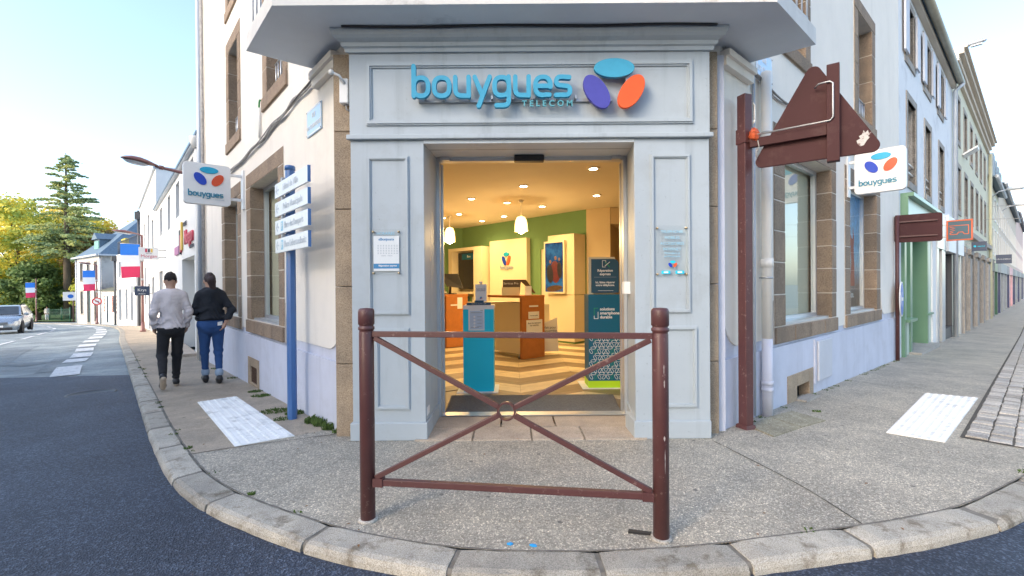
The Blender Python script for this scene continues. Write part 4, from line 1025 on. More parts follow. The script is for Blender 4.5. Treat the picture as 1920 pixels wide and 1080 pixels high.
# ------------------------------------------------------------------ maroon post with the back of a warning triangle
pm = Vector((2.195,4.345)); zm = gz(pm.x,pm.y)
ts = thing('warning_sign', (pm.x,pm.y,zm), 'maroon square post with the back of a triangular road sign on an arm', 'road sign')
TF = Fr(pm, (0.80,-0.60), (-0.60,-0.80))
SQ = Fr(pm,(0.93,0.36),(0.36,-0.93))
mb = MB(); mb.box(SQ,-.046,.046,zm-.03,3.12,-.046,.046); mb.build('post', M['maroon'], ts, bevel=0.006)
mb = MB(); mb.box(SQ,-.065,.065,zm-.01,zm+.03,-.065,.065,taper=.01); mb.build('foot_plate', M['maroon'], ts)
mb = MB(); mb.box(SQ,-.054,.054,2.66,2.80,-.054,.054); mb.build('clamp', M['maroon'], ts, bevel=.004)
a0 = 0.05; side = 1.06; A_, B_, C_ = (a0,2.42), (a0+side*0.93,2.42), (a0+side*0.465,3.29)
def rtri(pts, r, n=6):
    out = []
    for i in range(3):
        p, a, b = Vector(pts[i]), Vector(pts[i-1]), Vector(pts[(i+1)%3]); d1, d2 = (a-p).normalized(), (b-p).normalized()
        half = d1.angle(d2)/2; c = p + (d1+d2).normalized()*(r/math.sin(half)); s_ = p+d1*(r/math.tan(half)); e_ = p+d2*(r/math.tan(half))
        v0, v1 = s_-c, e_-c; ang = v0.angle_signed(v1)
        for k in range(n+1):
            t = -ang*k/n; out.append((c.x+v0.x*math.cos(t)-v0.y*math.sin(t), c.y+v0.x*math.sin(t)+v0.y*math.cos(t)))
    return out
tp = rtri([A_,B_,C_],0.055)
mb = MB(); mb.prism(TF,tp,-0.022,0.0); mb.build('plate', M['maroon_flat'], ts, bevel=0.003)
M['signred'] = mat('sign_red', (0.55,0.02,0.02), 0.4, 0.02, 3)
mb = MB(); mb.prism(TF,tp,-0.025,-0.0225); mb.build('sign_face', M['signred'], ts)
mb = MB(); mb.prism(TF,rtri([(A_[0]+.13,A_[1]+.075),(B_[0]-.13,B_[1]+.075),(C_[0],C_[1]-.15)],0.03),-0.027,-0.0253); mb.build('sign_field', M['signwhite'], ts)
am = a0+side*0.60
mb = MB(); mb.box(TF,am-.045,am+.045,2.375,3.19,0.0,0.075); mb.build('vertical_channel', M['maroon_flat'], ts, bevel=.004)
mb = MB(); mb.box(TF,0.05,am-.046,2.61,2.69,0.001,0.05); mb.build('arm_channel', M['maroon_flat'], ts, bevel=.004)
mb = MB(); mb.tube([TF(0.10,2.712,.07),TF(am-.02,2.715,.085),TF(am+.0,2.74,.09),TF(am+.0,3.02,.09),TF(am-.02,3.04,.09),TF(am-.10,3.04,.085),TF(am-.13,3.03,.03)],0.0075,8); mb.build('conduit', M['grey_metal'], ts)
mb = MB(); mb.tube([SQ(.08,2.86,.02),SQ(.105,2.88,.02),SQ(.105,3.03,.02),SQ(.08,3.05,.02)],0.010,8); mb.build('conduit', M['white_pipe'], ts)
M['tape'] = mat('orange_tape', (0.55,0.10,0.03), 0.6, 0.3, 30, 0.6, 30)
mb = MB(); rr = random.Random(8)
prof = []
vs = []; nA, nB = 10, 7
for j in range(nB+1):
    for k in range(nA):
        ph = math.pi*j/nB; t = 2*math.pi*k/nA; r = 0.062*(1+rr.uniform(-.22,.22)); vs.append(TF(0.085+r*math.sin(ph)*math.cos(t)*.8,2.72+r*math.cos(ph)*1.0,0.03+r*math.sin(ph)*math.sin(t)))
mb.add(vs,[(j*nA+k,j*nA+(k+1)%nA,(j+1)*nA+(k+1)%nA,(j+1)*nA+k) for j in range(nB) for k in range(nA)]); mb.build('tape_wrap', M['tape'], ts)
mb = MB(); mb.tube([TF(.12,2.66,.06),TF(.13,2.60,.06),TF(.10,2.55,.05),TF(.11,2.50,.05)],0.005,6); mb.build('loose_wire', M['cable'], ts)
M['sticker'] = mat('torn_sticker', (0.50,0.48,0.46), 0.8, 0.2, 25, dirt=(0.20,0.13,0.12), dscale=30, dlo=0.5, dhi=0.6)
mb = MB(); rr = random.Random(2)
pts = [(a0+.80+x*.8,2.50+y) for x, y in ((0,.0),(.02,-.02),(.05,-.015),(.075,.02),(.10,.045),(.085,.055),(.115,.085),(.09,.08),(.085,.105),(.06,.085),(.05,.11),(.035,.075),(.01,.065),(.022,.045),(-.01,.03))]
mb.prism(TF,pts,0.0005,0.0012); mb.build('sticker_remains', M['sticker'], ts)

# ------------------------------------------------------------------ post with a small maroon sign back and a round blue arrow sign
p2 = Vector((7.74,9.276)); z2 = gz(p2.x,p2.y)
rs2 = thing('road_sign', (p2.x,p2.y,z2), 'slim maroon post with a rectangular sign back above a round blue arrow sign', 'road sign')
mb = MB(); mb.tube([(p2.x,p2.y,z2-.03),(p2.x,p2.y,2.70)],0.035,12); mb.build('post', M['maroon'], rs2)
SF = Fr(p2,(0.80,-0.60),(-0.60,-0.80)); pts = []
for cx, cz, q in ((0.63,2.66,0),(0.0,2.66,90),(0.0,2.20,180),(0.63,2.20,270)): pts += [(cx+.045*math.cos(math.radians(q+30*k)),cz+.045*math.sin(math.radians(q+30*k))) for k in range(4)]
mb = MB(); mb.prism(SF,pts,-.055,-.037); mb.build('plate', M['maroon_flat'], rs2)
mb = MB(); mb.box(SF,-.04,.60,2.55,2.575,-.037,.0).box(SF,-.04,.60,2.26,2.285,-.037,.0); mb.build('plate_rail', M['maroon'], rs2)
M['signblue'] = mat('sign_blue', (0.01,0.14,0.55), 0.35, 0.03, 4)
RF = Fr((p2.x,p2.y),(0.43,0.903),(-0.903,0.43) if False else (0.903,-0.43))
dn = Vector((0.70,0.714)).normalized(); nn2 = Vector((dn.y,-dn.x)); nn2 = nn2 if nn2.y < 0 else -nn2
RF = Fr(p2 + nn2*0.05, dn, nn2)
ellipse(RF,0.03,1.02,0.35,0.35,0,0,0.02,M['signwhite'],rs2,'disc_rim',36); ellipse(RF,0.03,1.02,0.325,0.325,0,0.0205,0.022,M['signblue'],rs2,'disc_face',36)
mb = MB(); mb.prism(RF,[(-.20,1.02),(-.03,1.18),(0.01,1.14),(-.07,1.055),(.24,1.055),(.24,.985),(-.07,.985),(.01,.90),(-.03,.86)],0.0225,0.0235); mb.build('arrow', M['signwhite'], rs2)

# ================================================================== inside the shop
M['green_wall'] = mat('green_wall', (0.15,0.28,0.12), 0.85, 0.04, 2); M['ceil'] = mat('ceiling_paint', (0.72,0.66,0.52), 0.9, 0.02, 2)
M['beige_wall'] = mat('beige_wall', (0.62,0.50,0.32), 0.85, 0.03, 2); M['cabinet'] = mat('cabinet_cream', (0.72,0.64,0.46), 0.45, 0.02, 2)
M['plank_light'] = mat('plank_light', (0.66,0.53,0.33), 0.42, 0.15, 6, 0.04, 40, rnd=0.12); M['plank_dark'] = mat('plank_dark', (0.25,0.175,0.10), 0.42, 0.15, 6, 0.04, 40, rnd=0.14)
M['oak'] = mat('orange_wood', (0.46,0.17,0.045), 0.4, 0.12, 7, 0.03, 40); M['matgrey'] = mat('entrance_mat', (0.17,0.17,0.165), 0.95, 0.3, 60, 0.8, 200)
M['totem_blue'] = mat('totem_blue', (0.01,0.60,0.82), 0.4, 0.02, 2); M['teal'] = mat('pillar_teal', (0.0,0.11,0.20), 0.5, 0.03, 2); M['lime'] = mat('lime_band', (0.45,0.72,0.02), 0.5, 0.02, 2)
M['screen_off'] = mat('screen_glass', (0.012,0.014,0.016), 0.08, 0.1, 2); M['card_navy'] = mat('card_navy', (0.02,0.085,0.15), 0.5, 0.02, 2)
M['taupe'] = mat('taupe_print', (0.10,0.075,0.06), 0.5, 0.02, 2)
def sh(pts, name, mt, z0=0.0, z1=3.10):
    mb = MB(); mb.quad((*pts[0],z0),(*pts[1],z0),(*pts[1],z1),(*pts[0],z1)); return mb.build(name, mt, bld)
W0, W1, W2 = Vector((-7.2,14.2)), Vector((-1.49,14.0)), Vector((1.73,10.70))
sh((W0,W1),'interior_wall',M['green_wall']); sh((W1,W2),'interior_wall',M['green_wall'])
sh((W2,(2.22,10.40)),'interior_wall',M['beige_wall']); sh(((2.22,10.40),(2.75,11.6)),'interior_wall',M['beige_wall']); sh(((2.75,11.6),(7.5,11.6)),'interior_wall',M['beige_wall'])
mb = MB(); mb.flat([(2.23,10.41),(7.5,10.41),(7.5,11.59),(2.74,11.59)],2.72,3.09); mb.build('ceiling_beam', M['beige_wall'], bld)
lin = [LW(0.0,0,-.5),LW(8.2,0,-.5)]; rin = [RW(0.0,0,-.5),RW(8.1,0,-.5)]
mb = MB(); mb.flat([(-1.2,4.72),(1.6,4.72),(7.6,10.0),(7.6,14.5),(-7.6,14.5),(-7.6,11.6)],3.10,3.14); mb.build('ceiling', M['ceil'], bld)
# side walls inside, behind the blinds
sh(((-0.99,4.80),(-6.6,11.2)),'interior_wall',M['beige_wall']); sh(((1.34,4.80),(7.5,10.2)),'interior_wall',M['beige_wall'])
for x0, x1 in ((-0.99,XL1-0.0),(XRI,1.34)): sh(((x0,4.81),(x1,4.81)),'interior_wall',M['beige_wall'],0,3.1)
sh(((XL1-.1,4.82),(XR0+.2,4.82)),'interior_wall',M['beige_wall'],2.66,3.1)
# floor of chevron planks
fl = bpy.data.objects.new('shop_floor', None); fl.location = (0,6,0); COL.objects.link(fl); tag(fl, kind='structure')
mb = MB(); mb.flat([(-1.2,4.70),(1.5,4.70),(7.6,10.0),(7.6,14.5),(-7.6,14.5),(-7.6,11.6)],-0.05,0.004); mb.build('screed', M['plank_dark'], fl)
CWD, PH, RISE = 0.80, 0.15, 0.52; cnt = 0; rest = {0:MB(),1:MB()}
rp = random.Random(21)
for c in range(-5,6):
    x0 = c*CWD+0.1; up = 1 if c % 2 == 0 else -1
    for r in range(62):
        y0 = 4.4+r*PH; yl, yr = (y0, y0+RISE) if up > 0 else (y0+RISE, y0)
        band = (r//2 + (0)) % 4; dark = ((r % 6) < 3)
        xm, ym = x0+CWD/2, y0+RISE/2
        if abs(xm)/ym > 0.42+0.5/ym or ym > 13.6 or ym < 4.75: continue
        geo = [(x0+.002,yl+.002),(x0+CWD-.002,yr+.002),(x0+CWD-.002,yr+PH-.002),(x0+.002,yl+PH-.002)]
        if min(yl,yr) < 4.86 or any((Vector(p)-PL).dot(NL) > -0.75 or (Vector(p)-PR).dot(NR) > -0.75 for p in geo): continue
        inview = (-0.17 < xm/ym < 0.26)
        if inview and ym > 5.4 and cnt < 300:
            b1 = MB(); b1.flat(geo,0.0,0.012+rp.uniform(0,.001)); b1.build('plank', M['plank_dark' if dark else 'plank_light'], fl); cnt += 1
        else: rest[1 if dark else 0].flat(geo,0.0,0.012)
for k, nm in ((0,'plank_light'),(1,'plank_dark')):
    o = rest[k].build('further_planks', M[nm], fl); tag(o, kind='stuff')
mt_ = thing('entrance_mat', (0.16,5.2,0.012), 'wide grey ribbed entrance mat just inside the door', 'mat')
mb = MB(); mb.flat([(XL1+.05,4.86),(XR0+.06,4.86),(XR0+.14,5.60),(XL1+.02,5.60)],0.012,0.022); mb.build('backing', M['matgrey'], mt_)
mb = MB()
for k in range(46):
    y = 4.865+k*0.0158; mb.flat([(XL1+.06,y),(XR0+.06,y),(XR0+.06,y+.009),(XL1+.06,y+.009)],0.022,0.027)
o = mb.build('ribs', M['matgrey'], mt_); tag(o, kind='stuff')
mb = MB(); mb.flat([(XL1+.04,4.72),(XR0+.08,4.72),(XR0+.08,4.85),(XL1+.04,4.85)],0.016,0.026); mb.build('edge_strip', M['alu'], mt_)

# recessed downlights and two hanging lamps: the lit lamps of the picture
WARM = (1.0,0.67,0.29)
M['lamp_on'] = emit('lamp_disc', (1.0,0.80,0.50), 9.0); M['shade_on'] = emit('lamp_shade_glow', (1.0,0.62,0.22), 1.3); M['bulb'] = emit('bulb', (1.0,0.86,0.6), 14.0)
def lamp_light(nm, loc, e, rad, parent, spot=True):
    ld = bpy.data.lights.new(nm, 'SPOT' if spot else 'POINT'); ld.energy = e; ld.color = WARM; ld.shadow_soft_size = rad
    if spot: ld.spot_size = math.radians(150); ld.spot_blend = 1.0
    lo = bpy.data.objects.new(nm, ld); lo.location = loc; COL.objects.link(lo); par(lo, parent)
for x, y, lb in ((1.23,6.92,'round ceiling downlight nearest the shop door'),(0.215,8.1,'bright ceiling downlight just in front of the nearer pendant lamp'),(-0.09,9.7,'bright ceiling downlight directly beside the canopy of the nearer pendant lamp'),(-0.8,9.24,'ceiling downlight above the blue pedestal side of the shop'),(1.66,9.0,'ceiling downlight over the portrait video screen column'),(0.68,10.2,'faint ceiling downlight behind the nearer pendant lamp towards the back door'),(-1.27,11.2,'bright ceiling downlight nearest the deeper pendant lamp'),(-0.79,12.4,'small ceiling downlight over the television cabinet by the green wall'),(-1.75,11.8,'ceiling downlight at the edge of the doorway beyond the deeper pendant lamp'),(-0.19,11.6,'small ceiling downlight over the logo panel')):
    t = thing('ceiling_downlight', (x,y,3.10), lb, 'downlight', 'recessed ceiling downlights')
    mb = MB(); mb.lathe((x,y,3.085),[(0.085,0.0),(0.09,0.006),(0.09,0.014)],20); mb.build('rim', M['white'], t)
    mb = MB(); mb.lathe((x,y,3.082),[(0.06,0),(0.06,0.003)],16); mb.build('lens', M['lamp_on'], t)
    lamp_light('downlight_lamp', (x,y,3.06), 40, 0.20, t)
def pendant(x, y, zt, zb_, label):
    t = thing('pendant_lamp', (x,y,3.10), label, 'lamp', 'hanging shop lamps')
    mb = MB(); mb.lathe((x,y,3.05),[(0.05,0.0),(0.05,0.05)],14); mb.build('canopy', M['white'], t)
    mb = MB(); mb.tube([(x,y,zt),(x,y,3.06)],0.006,6); mb.build('cord', M['white'], t)
    h = zt-zb_; mb = MB(); mb.lathe((x,y,zb_),[(0.135,0),(0.13,h*.35),(0.115,h*.7),(0.08,h*.93),(0.03,h)],24); mb.build('lamp_shade', M['shade_on'], t)
    mb = MB(); mb.lathe((x,y,zb_-.05),[(0.0,0),(0.05,0.015),(0.065,0.05),(0.05,.09),(0,.1)],14); mb.build('bulb', M['bulb'], t)
    lamp_light('pendant_light', (x,y,zb_-0.10), 21, 0.09, t, False)
pendant(0.197,9.47,2.77,2.46,'glowing bell-shaped pendant lamp hanging before the logo panel')
pendant(-1.54,11.5,2.81,2.45,'glowing bell-shaped pendant lamp hanging deeper inside by the green corner')

# furniture along the back wall
BW = Fr(W1,(W2-W1).normalized(),(-0.716,-0.698))
t = thing('media_cabinet', BW(0.5,0,0.3), 'cream wall cabinet with a dark television and shelves of leaflets', 'cabinet')
mb = MB(); mb.box(BW,-0.15,0.02,0.0,2.45,0.0,0.42).box(BW,1.02,1.36,0.0,2.45,0.0,0.42).box(BW,0.02,1.02,2.36,2.45,0.0,0.42).box(BW,0.02,1.02,1.12,1.18,0.0,0.40).box(BW,0.02,1.02,0.0,0.2,0.0,0.40); mb.build('carcass', M['cabinet'], t)
mb = MB(); mb.box(BW,0.02,1.02,0.2,2.36,0.0,0.05); mb.build('back_panel', M['cabinet'], t)
mb = MB(); mb.box(BW,0.05,0.99,1.26,2.33,0.10,0.20); mb.build('television', M['screen_off'], t)
mb = MB(); mb.box(BW,0.22,0.88,2.12,2.30,0.201,0.205); mb.build('screen_banner', M['teal'], t); text('lettering','Box',BW,0.55,2.21,0.206,0.10,M['text_white'],t)
rb = random.Random(5)
for z in (0.62,0.87):
    mb = MB(); mb.box(BW,0.02,1.02,z,z+.02,0.05,.38); mb.build('shelf', M['cabinet'], t)
for k in range(9):
    for z in (0.64,0.89):
        c = ('paper','orange2','green_wall','signwhite','card_navy','tealtext')[rb.randint(0,5)]; mb = MB(); a = 0.05+k*0.108; mb.box(BW,a,a+.085,z,z+rb.uniform(.14,.20),0.2,0.22); mb.build('leaflet', M[c], t)
t = thing('logo_panel', BW(2.1,0,0.1), 'tall cream panel with a small bouygues logo on the green wall', 'panel')
mb = MB(); mb.box(BW,1.42,2.84,0.0,2.58,0.02,0.16); mb.build('board', M['cabinet'], t)
ellipse(BW,2.10,2.19,0.10,0.055,0,.161,.19,M['cyan2'],t,'ellipse',24); ellipse(BW,2.015,2.02,0.135,0.052,math.radians(-66),.161,.19,M['navy2'],t,'ellipse',24); ellipse(BW,2.185,2.02,0.135,0.052,math.radians(66),.161,.19,M['orange'],t,'ellipse',24)
wordmark(BW,1.87,1.80,0.066,t,M['text_grey'],.161,.185)
t = thing('back_door', BW(3.45,0,0), 'plain beige door standing in the green wall beside the video screen', 'door')
mb = MB(); mb.box(BW,3.22,3.74,0.0,2.26,0.004,0.02); mb.build('leaf', M['beige'], t)
mb = MB(); mb.box(BW,3.14,3.22,0.0,2.34,0.004,0.05).box(BW,3.22,3.74,2.26,2.34,0.004,0.05); mb.build('frame', M['green_wall'], t)
mb = MB(); mb.box(BW,3.70,3.74,0.3,1.9,.021,.03); mb.build('door_edge', M['black'], t)
t = thing('screen_column', BW(4.2,0,0.2), 'cream column carrying a tall portrait video screen', 'display')
mb = MB(); mb.box(BW,3.80,4.58,0.06,1.125,0.0,0.42).box(BW,3.80,4.58,1.135,2.52,0.0,0.42); mb.build('column', M['cabinet'], t)
mb = MB(); mb.box(BW,3.82,4.56,0.01,0.06,0.0,0.40); mb.build('toe_kick', M['green_wall'], t)
mb = MB(); mb.box(BW,3.74,4.36,1.16,2.38,0.43,0.50); mb.build('screen_frame', M['cabinet'], t)
def screen_mat():
    mt, nt, b = _new('video_picture'); p = _posn(nt)
    c = _ramp(nt,[(0.35,(0.006,0.018,0.055)),(0.5,(0.010,0.05,0.13)),(0.65,(0.02,0.09,0.20)),(0.8,(0.05,0.06,0.10))],_noise(nt,2.5,4,0.6,p)).outputs[0]
    nt.links.new(c,b.inputs['Base Color']); nt.links.new(c,b.inputs['Emission Color']); b.inputs['Emission Strength'].default_value = 0.35; b.inputs['Roughness'].default_value = 0.1; return mt
mb = MB(); mb.box(BW,3.78,4.32,1.20,2.34,0.501,0.503); mb.build('screen', screen_mat(), t)
M['skin_print'] = mat('picture_skin', (0.16,0.085,0.06), 0.4, 0.1, 20); M['red_print'] = mat('picture_red', (0.10,0.018,0.03), 0.4, 0.2, 20); M['dark_print'] = mat('picture_dark', (0.012,0.014,0.03), 0.4, 0.3, 20); M['tan_print'] = mat('picture_tan', (0.09,0.05,0.03), 0.4, 0.3, 20)
for a, z, rx, rz, c, o in ((4.09,1.66,.15,.26,'red_print',.5034),(3.93,1.62,.10,.22,'dark_print',.5036),(4.22,1.70,.07,.20,'dark_print',.5037),(4.06,1.28,.24,.07,'tan_print',.5035),(4.10,1.98,.035,.048,'skin_print',.5040),(3.94,1.90,.032,.045,'skin_print',.5040),(4.21,1.95,.028,.04,'skin_print',.5040)):
    ellipse(BW,a,z,rx,rz,0.1,.5032,o,M[c],t,'picture_figure',16)
# service counters
def counter(org, L, label, dress):
    CF = Fr(org,(-0.63,0.776),(-0.776,-0.63)); t = thing('service_counter', CF(0.4,0,-.2), label, 'counter', 'wood-ended service counters')
    mb = MB(); mb.box(CF,-0.06,0.0,0.02,1.125,-0.54,0.01); mb.build('end_panel', M['oak'], t)
    mb = MB(); mb.box(CF,-0.061,L*0.82,1.126,1.17,-0.55,0.04); mb.build('top', M['oak'], t)
    mb = MB(); mb.box(CF,0.001,L,0.10,1.03,-0.50,-0.02); mb.build('front_panel', M['cabinet'], t)
    mb = MB()
    for a in (0.1,L-.1): mb.lathe(CF(a,0.012,-.06),[(.03,0),(.03,.06),(.01,.085)],10)
    mb.build('castor', M['grey_metal'], t)
    if dress:
        EF = Fr(CF(-0.061,0,0).to_2d(),(0.776,0.63),(0.63,-0.776)); 
        for a0, a1, z0, z1 in ((0.16,0.38,0.955,0.985),(0.14,0.40,0.74,0.87),(0.09,0.48,0.45,0.72)):
            mb = MB(); mb.box(EF,a0,a1,z0,z1,0.001,0.004); mb.build('notice', M['paper'], t)
        text('lettering','Ravis de retrouver\nvos sourires.',EF,0.285,0.64,0.005,0.042,M['text_dark'],t)
        text('lettering','Ici on vous accueille',EF,0.27,0.80,0.005,0.024,M['text_dark'],t)
    else:
        EF = Fr(CF(-0.061,0,0).to_2d(),(0.776,0.63),(0.63,-0.776)); mb = MB(); mb.box(EF,0.10,0.30,0.92,0.95,.001,.003).box(EF,0.27,0.40,0.85,1.10,.0032,.005); mb.build('notice', M['paper'], t)
    return CF
CF1 = counter((0.146,8.35),1.15,'wood-ended service counter with white notices right of the blue totem',True)
CF2 = counter((-1.45,10.0),1.3,'wood-ended service counter partly hidden behind the blue totem',False)
# things on the counters
t = thing('display_card', CF1(0.3,1.17,-.15), 'dark tent card headed Services Pro on the counter', 'card')
C1 = Fr(CF1(0.16,0,-.16).to_2d(),(1,0.05),(0.05,-1)); 
mb = MB(); mb.box(C1,-0.36,-0.03,1.17,1.32,0,.012); mb.build('lower_face', M['cabinet'], t); mb = MB(); mb.box(C1,-0.34,-0.03,1.32,1.46,0,.012); mb.build('upper_face', M['taupe'], t)
mb = MB(); mb.add([C1(-.03,1.17,0),C1(-.03,1.46,0),C1(.10,1.46,-.12),C1(.30,1.20,-.30),C1(.26,1.20,-.32),C1(.0,1.42,-.05)],[(0,1,5),(1,2,3,4,5)]); mb.build('side_flap', M['taupe'], t)
text('lettering','Services Pro',C1,-.19,1.39,.013,.055,M['text_white'],t)
t = thing('card_holder', CF1(0.05,1.17,-.2), 'small white card holder at the end of the counter', 'card')
mb = MB(); mb.box(C1,0.07,0.19,1.17,1.34,.03,.04); mb.build('card', M['paper'], t); mb = MB(); mb.box(C1,0.09,0.17,1.17,1.19,.0,.08); mb.build('base', M['paper'], t)
t = thing('monitor', CF2(0.2,1.17,-.2), 'black tilted monitor on the far counter', 'monitor'); C2 = Fr(CF2(0.15,0,-.15).to_2d(),(1,-.2),(-.2,-1))
mb = MB(); mb.add([C2(-.15,1.62,.05),C2(.22,1.62,-.05),C2(.36,1.30,.0),C2(.02,1.34,.10),C2(-.15,1.62,.02),C2(.22,1.62,-.08),C2(.36,1.30,-.03),C2(.02,1.34,.07)],[(0,1,2,3),(7,6,5,4),(0,4,5,1),(1,5,6,2),(2,6,7,3),(3,7,4,0)]); mb.build('screen', M['black'], t)
mb = MB(); mb.tube([C2(.05,1.17,-.02),C2(.06,1.45,-.04)],.025,8).box(C2,-.05,.18,1.17,1.19,-.12,.06); mb.build('stand', M['black'], t)
t = thing('paper_stack', CF2(0.4,1.17,-.2), 'low stack of papers and boxes on the far counter', 'papers')
for k in range(4): mb = MB(); mb.box(C2,-.34+.02*k,-.06-.03*k,1.17+.03*k,1.197+.03*k,-.2,.02); mb.build('sheet_pile', M[('cabinet','paper','oak','paper')[k]], t)
# white carrier bag
t = thing('carrier_bag', (0.70,8.75,0), 'white paper carrier bag standing behind the counter end', 'bag'); BF = Fr((0.75,8.75),(1,0.1),(0.1,-1))
mb = MB(); mb.add([BF(-.20,0.10,0),BF(.13,0.10,0),BF(.15,.12,-.15),BF(-.18,.10,-.15),BF(-.20,.62,.02),BF(.10,.74,0.0),BF(.12,.72,-.10),BF(-.18,.62,-.10)],[(0,1,5,4),(1,2,6,5),(2,3,7,6),(3,0,4,7),(0,3,2,1)]); mb.build('bag_body', M['signwhite'], t)
text('lettering','fait pour\nensemble',BF,-.03,.52,.012,.065,M['text_dark'],t)
mb = MB(); mb.box(BF,-.22,.02,0.06,.98,-.40,-.36); mb.build('back_board', M['cabinet'], t)

# blue hand-gel totem at the entrance
t = thing('blue_totem', (-0.42,5.95,0.012), 'bright blue square pedestal with a white notice just inside the door', 'pedestal')
mb = MB(); mb.box(WX,-0.70,-0.18,0.012,0.022,5.74,6.22); mb.build('base_plate', M['white'], t)
mb = MB(); mb.box(WX,-0.618,-0.236,0.022,1.055,5.80,6.14); mb.build('column', M['totem_blue'], t)
mb = MB(); mb.box(WX,-0.615,-0.228,1.056,1.105,5.795,6.145); mb.build('top', M['white'], t, bevel=.004)
TFa = Fr((0,5.80),(1,0),(0,-1)); mb = MB(); mb.box(TFa,-0.550,-0.350,0.79,1.078,0.0015,0.004); mb.build('notice', M['paper'], t)
M['notice_blue'] = mat('notice_tint', (0.55,0.66,0.80), 0.6); mb = MB(); mb.box(TFa,-0.532,-0.360,0.805,1.035,.0042,.0046); mb.build('notice_field', M['notice_blue'], t)
mb = MB()
for k in range(4):
    z = 0.965-.041*k; mb.box(TFa,-0.440,-0.385,z-.007,z+.001,.0047,.005)
mb.box(TFa,-.52,-.375,1.008,1.018,.0047,.005).box(TFa,-.52,-.42,.822,.832,.0047,.005).box(TFa,-.40,-.365,1.038,1.046,.0047,.005); mb.build('notice_print', M['text_grey'], t)
for k in range(4): ellipse(TFa,-.475,.962-.041*k,.014,.014,0,.0047,.0052,M['paper'],t,'notice_icon',14)
g = thing('gel_dispenser', (-0.41,5.9,1.105), 'white pump bottle with a card on top of the blue pedestal', 'dispenser')
mb = MB(); mb.box(TFa,-0.465,-0.322,1.15,1.37,-.06,-.05); mb.build('card', M['paper'], g)
mb = MB(); mb.lathe((-.395,5.90,1.105),[(.04,0),(.042,.02),(.042,.20),(.02,.25),(.012,.255),(.012,.285)],14); mb.build('bottle', M['white'], g)
mb = MB(); mb.box(WX,-.415,-.375,1.385,1.405,5.82,5.93); mb.build('pump_head', M['white'], g)
mb = MB(); mb.box(TFa,-0.575,-0.270,1.106,1.140,-.04,-.03).box(TFa,-.475,-.36,1.141,1.165,-.04,-.03); mb.build('label_bar', M['card_navy'], g)
text('lettering','Votre sécurité,\nnotre priorité',TFa,-.393,1.30,-.049,.020,M['text_dark'],g); text('lettering','Merci de vous désinfecter les mains',TFa,-.42,1.123,-.029,.013,M['text_white'],g)
ellipse(TFa,-.393,1.205,.012,.008,0,-.0495,-.0485,M['cyan2'],g,'ellipse',14); ellipse(TFa,-.402,1.192,.010,.006,-1,-.0495,-.0485,M['navy2'],g,'ellipse',14); ellipse(TFa,-.384,1.192,.010,.006,1,-.0495,-.0485,M['orange2'],g,'ellipse',14)
# teal pillar
t = thing('teal_pillar', (1.19,6.1,0.012), 'dark teal advertising pillar with white lettering and a leaf pattern', 'display')
PFa = Fr((0,5.97),(1,0),(0,-1)); mb = MB(); mb.box(WX,0.90,1.48,0.012,0.02,5.93,6.42); mb.build('base_plate', M['white'], t)
mb = MB(); mb.box(WX,0.985,1.425,0.11,1.225,5.97,6.30); mb.build('column', M['teal'], t)
mb = MB(); mb.box(WX,0.983,1.427,0.020,0.109,5.968,6.302); mb.build('lime_band', M['lime'], t)
text('lettering','solutions\nsmartphone\ndurable',PFa,1.135,0.985,.002,.052,M['text_white'],t,align='LEFT',bold=.0012)
M['leafgreen'] = mat('print_green', (0.02,0.30,0.12), 0.6, 0, 3)
def line_art(F, path, w_, o, mt, parent, nm):
    mb = MB(); stroke_mesh(mb,F,path,w_,o,o+.0008,lambda u,v:u,lambda u,v:v); return mb.build(nm, mt, parent)
line_art(PFa,[(1.06,0.96),(1.06,1.05),(1.11,1.05)],.007,.001,M['leafgreen'],t,'phone_icon'); line_art(PFa,[(1.06,.95),(1.06,.915),(1.11,.915),(1.11,1.0)],.007,.001,M['text_white'],t,'phone_icon')
mbw, mbg = MB(), MB(); lw = .0048
for r in range(7):
    for c in range(4):
        z = 0.175+r*0.083; x = 1.045+c*0.108+(0.054 if r%2 else 0); kind = (r+c)%3
        for da, dz, ang in ((0,0.028,0.0),(-.030,-.016,-1.05),(.030,-.016,1.05)):
            pth = []
            for k in range(13):
                tt = 2*math.pi*k/12; u, v = .032*math.cos(tt), .0155*math.sin(tt); pth.append((x+da+u*math.cos(ang)-v*math.sin(ang), z+dz+u*math.sin(ang)+v*math.cos(ang)))
            if not all(0.988 < p[0] < 1.422 and 0.115 < p[1] < 0.79 for p in pth): continue
            dst = mbg if (r%2 == 0 and ang > 0.5 and c%2 == 0) else mbw
            stroke_mesh(dst,PFa,pth,lw,.001,.0016,lambda u,v:u,lambda u,v:v)
mbw.build('leaf_pattern', M['text_white'], t); mbg.build('leaf_pattern', M['leafgreen'], t)
mb = MB(); r = .07; pts = [(1.045,1.245),(1.405,1.245)]+[(1.405-r+r*math.cos(math.radians(10*k)),1.69-r+r*math.sin(math.radians(10*k))) for k in range(10)]+[(1.045,1.69)]
mb.prism(PFa,pts,-.12,-.10); hd = mb.build('head_board', M['card_navy'], t)
mb = MB(); mb.box(PFa,1.02,1.37,1.226,1.72,-.20,-.17); mb.build('head_back', M['cabinet'], t)
text('lettering','Réparation\nexpress',PFa,1.225,1.515,-.099,.046,M['text_white'],t,bold=.0012); text('lettering','Ici, faites réparer\nvotre téléphone.',PFa,1.225,1.365,-.099,.037,M['text_white'],t,bold=.001)
line_art(PFa,[(1.08,1.452),(1.37,1.452)],.003,-.0995,M['text_grey'],t,'rule'); line_art(PFa,[(1.13,1.275),(1.33,1.275)],.004,-.0995,M['text_white'],t,'rule')
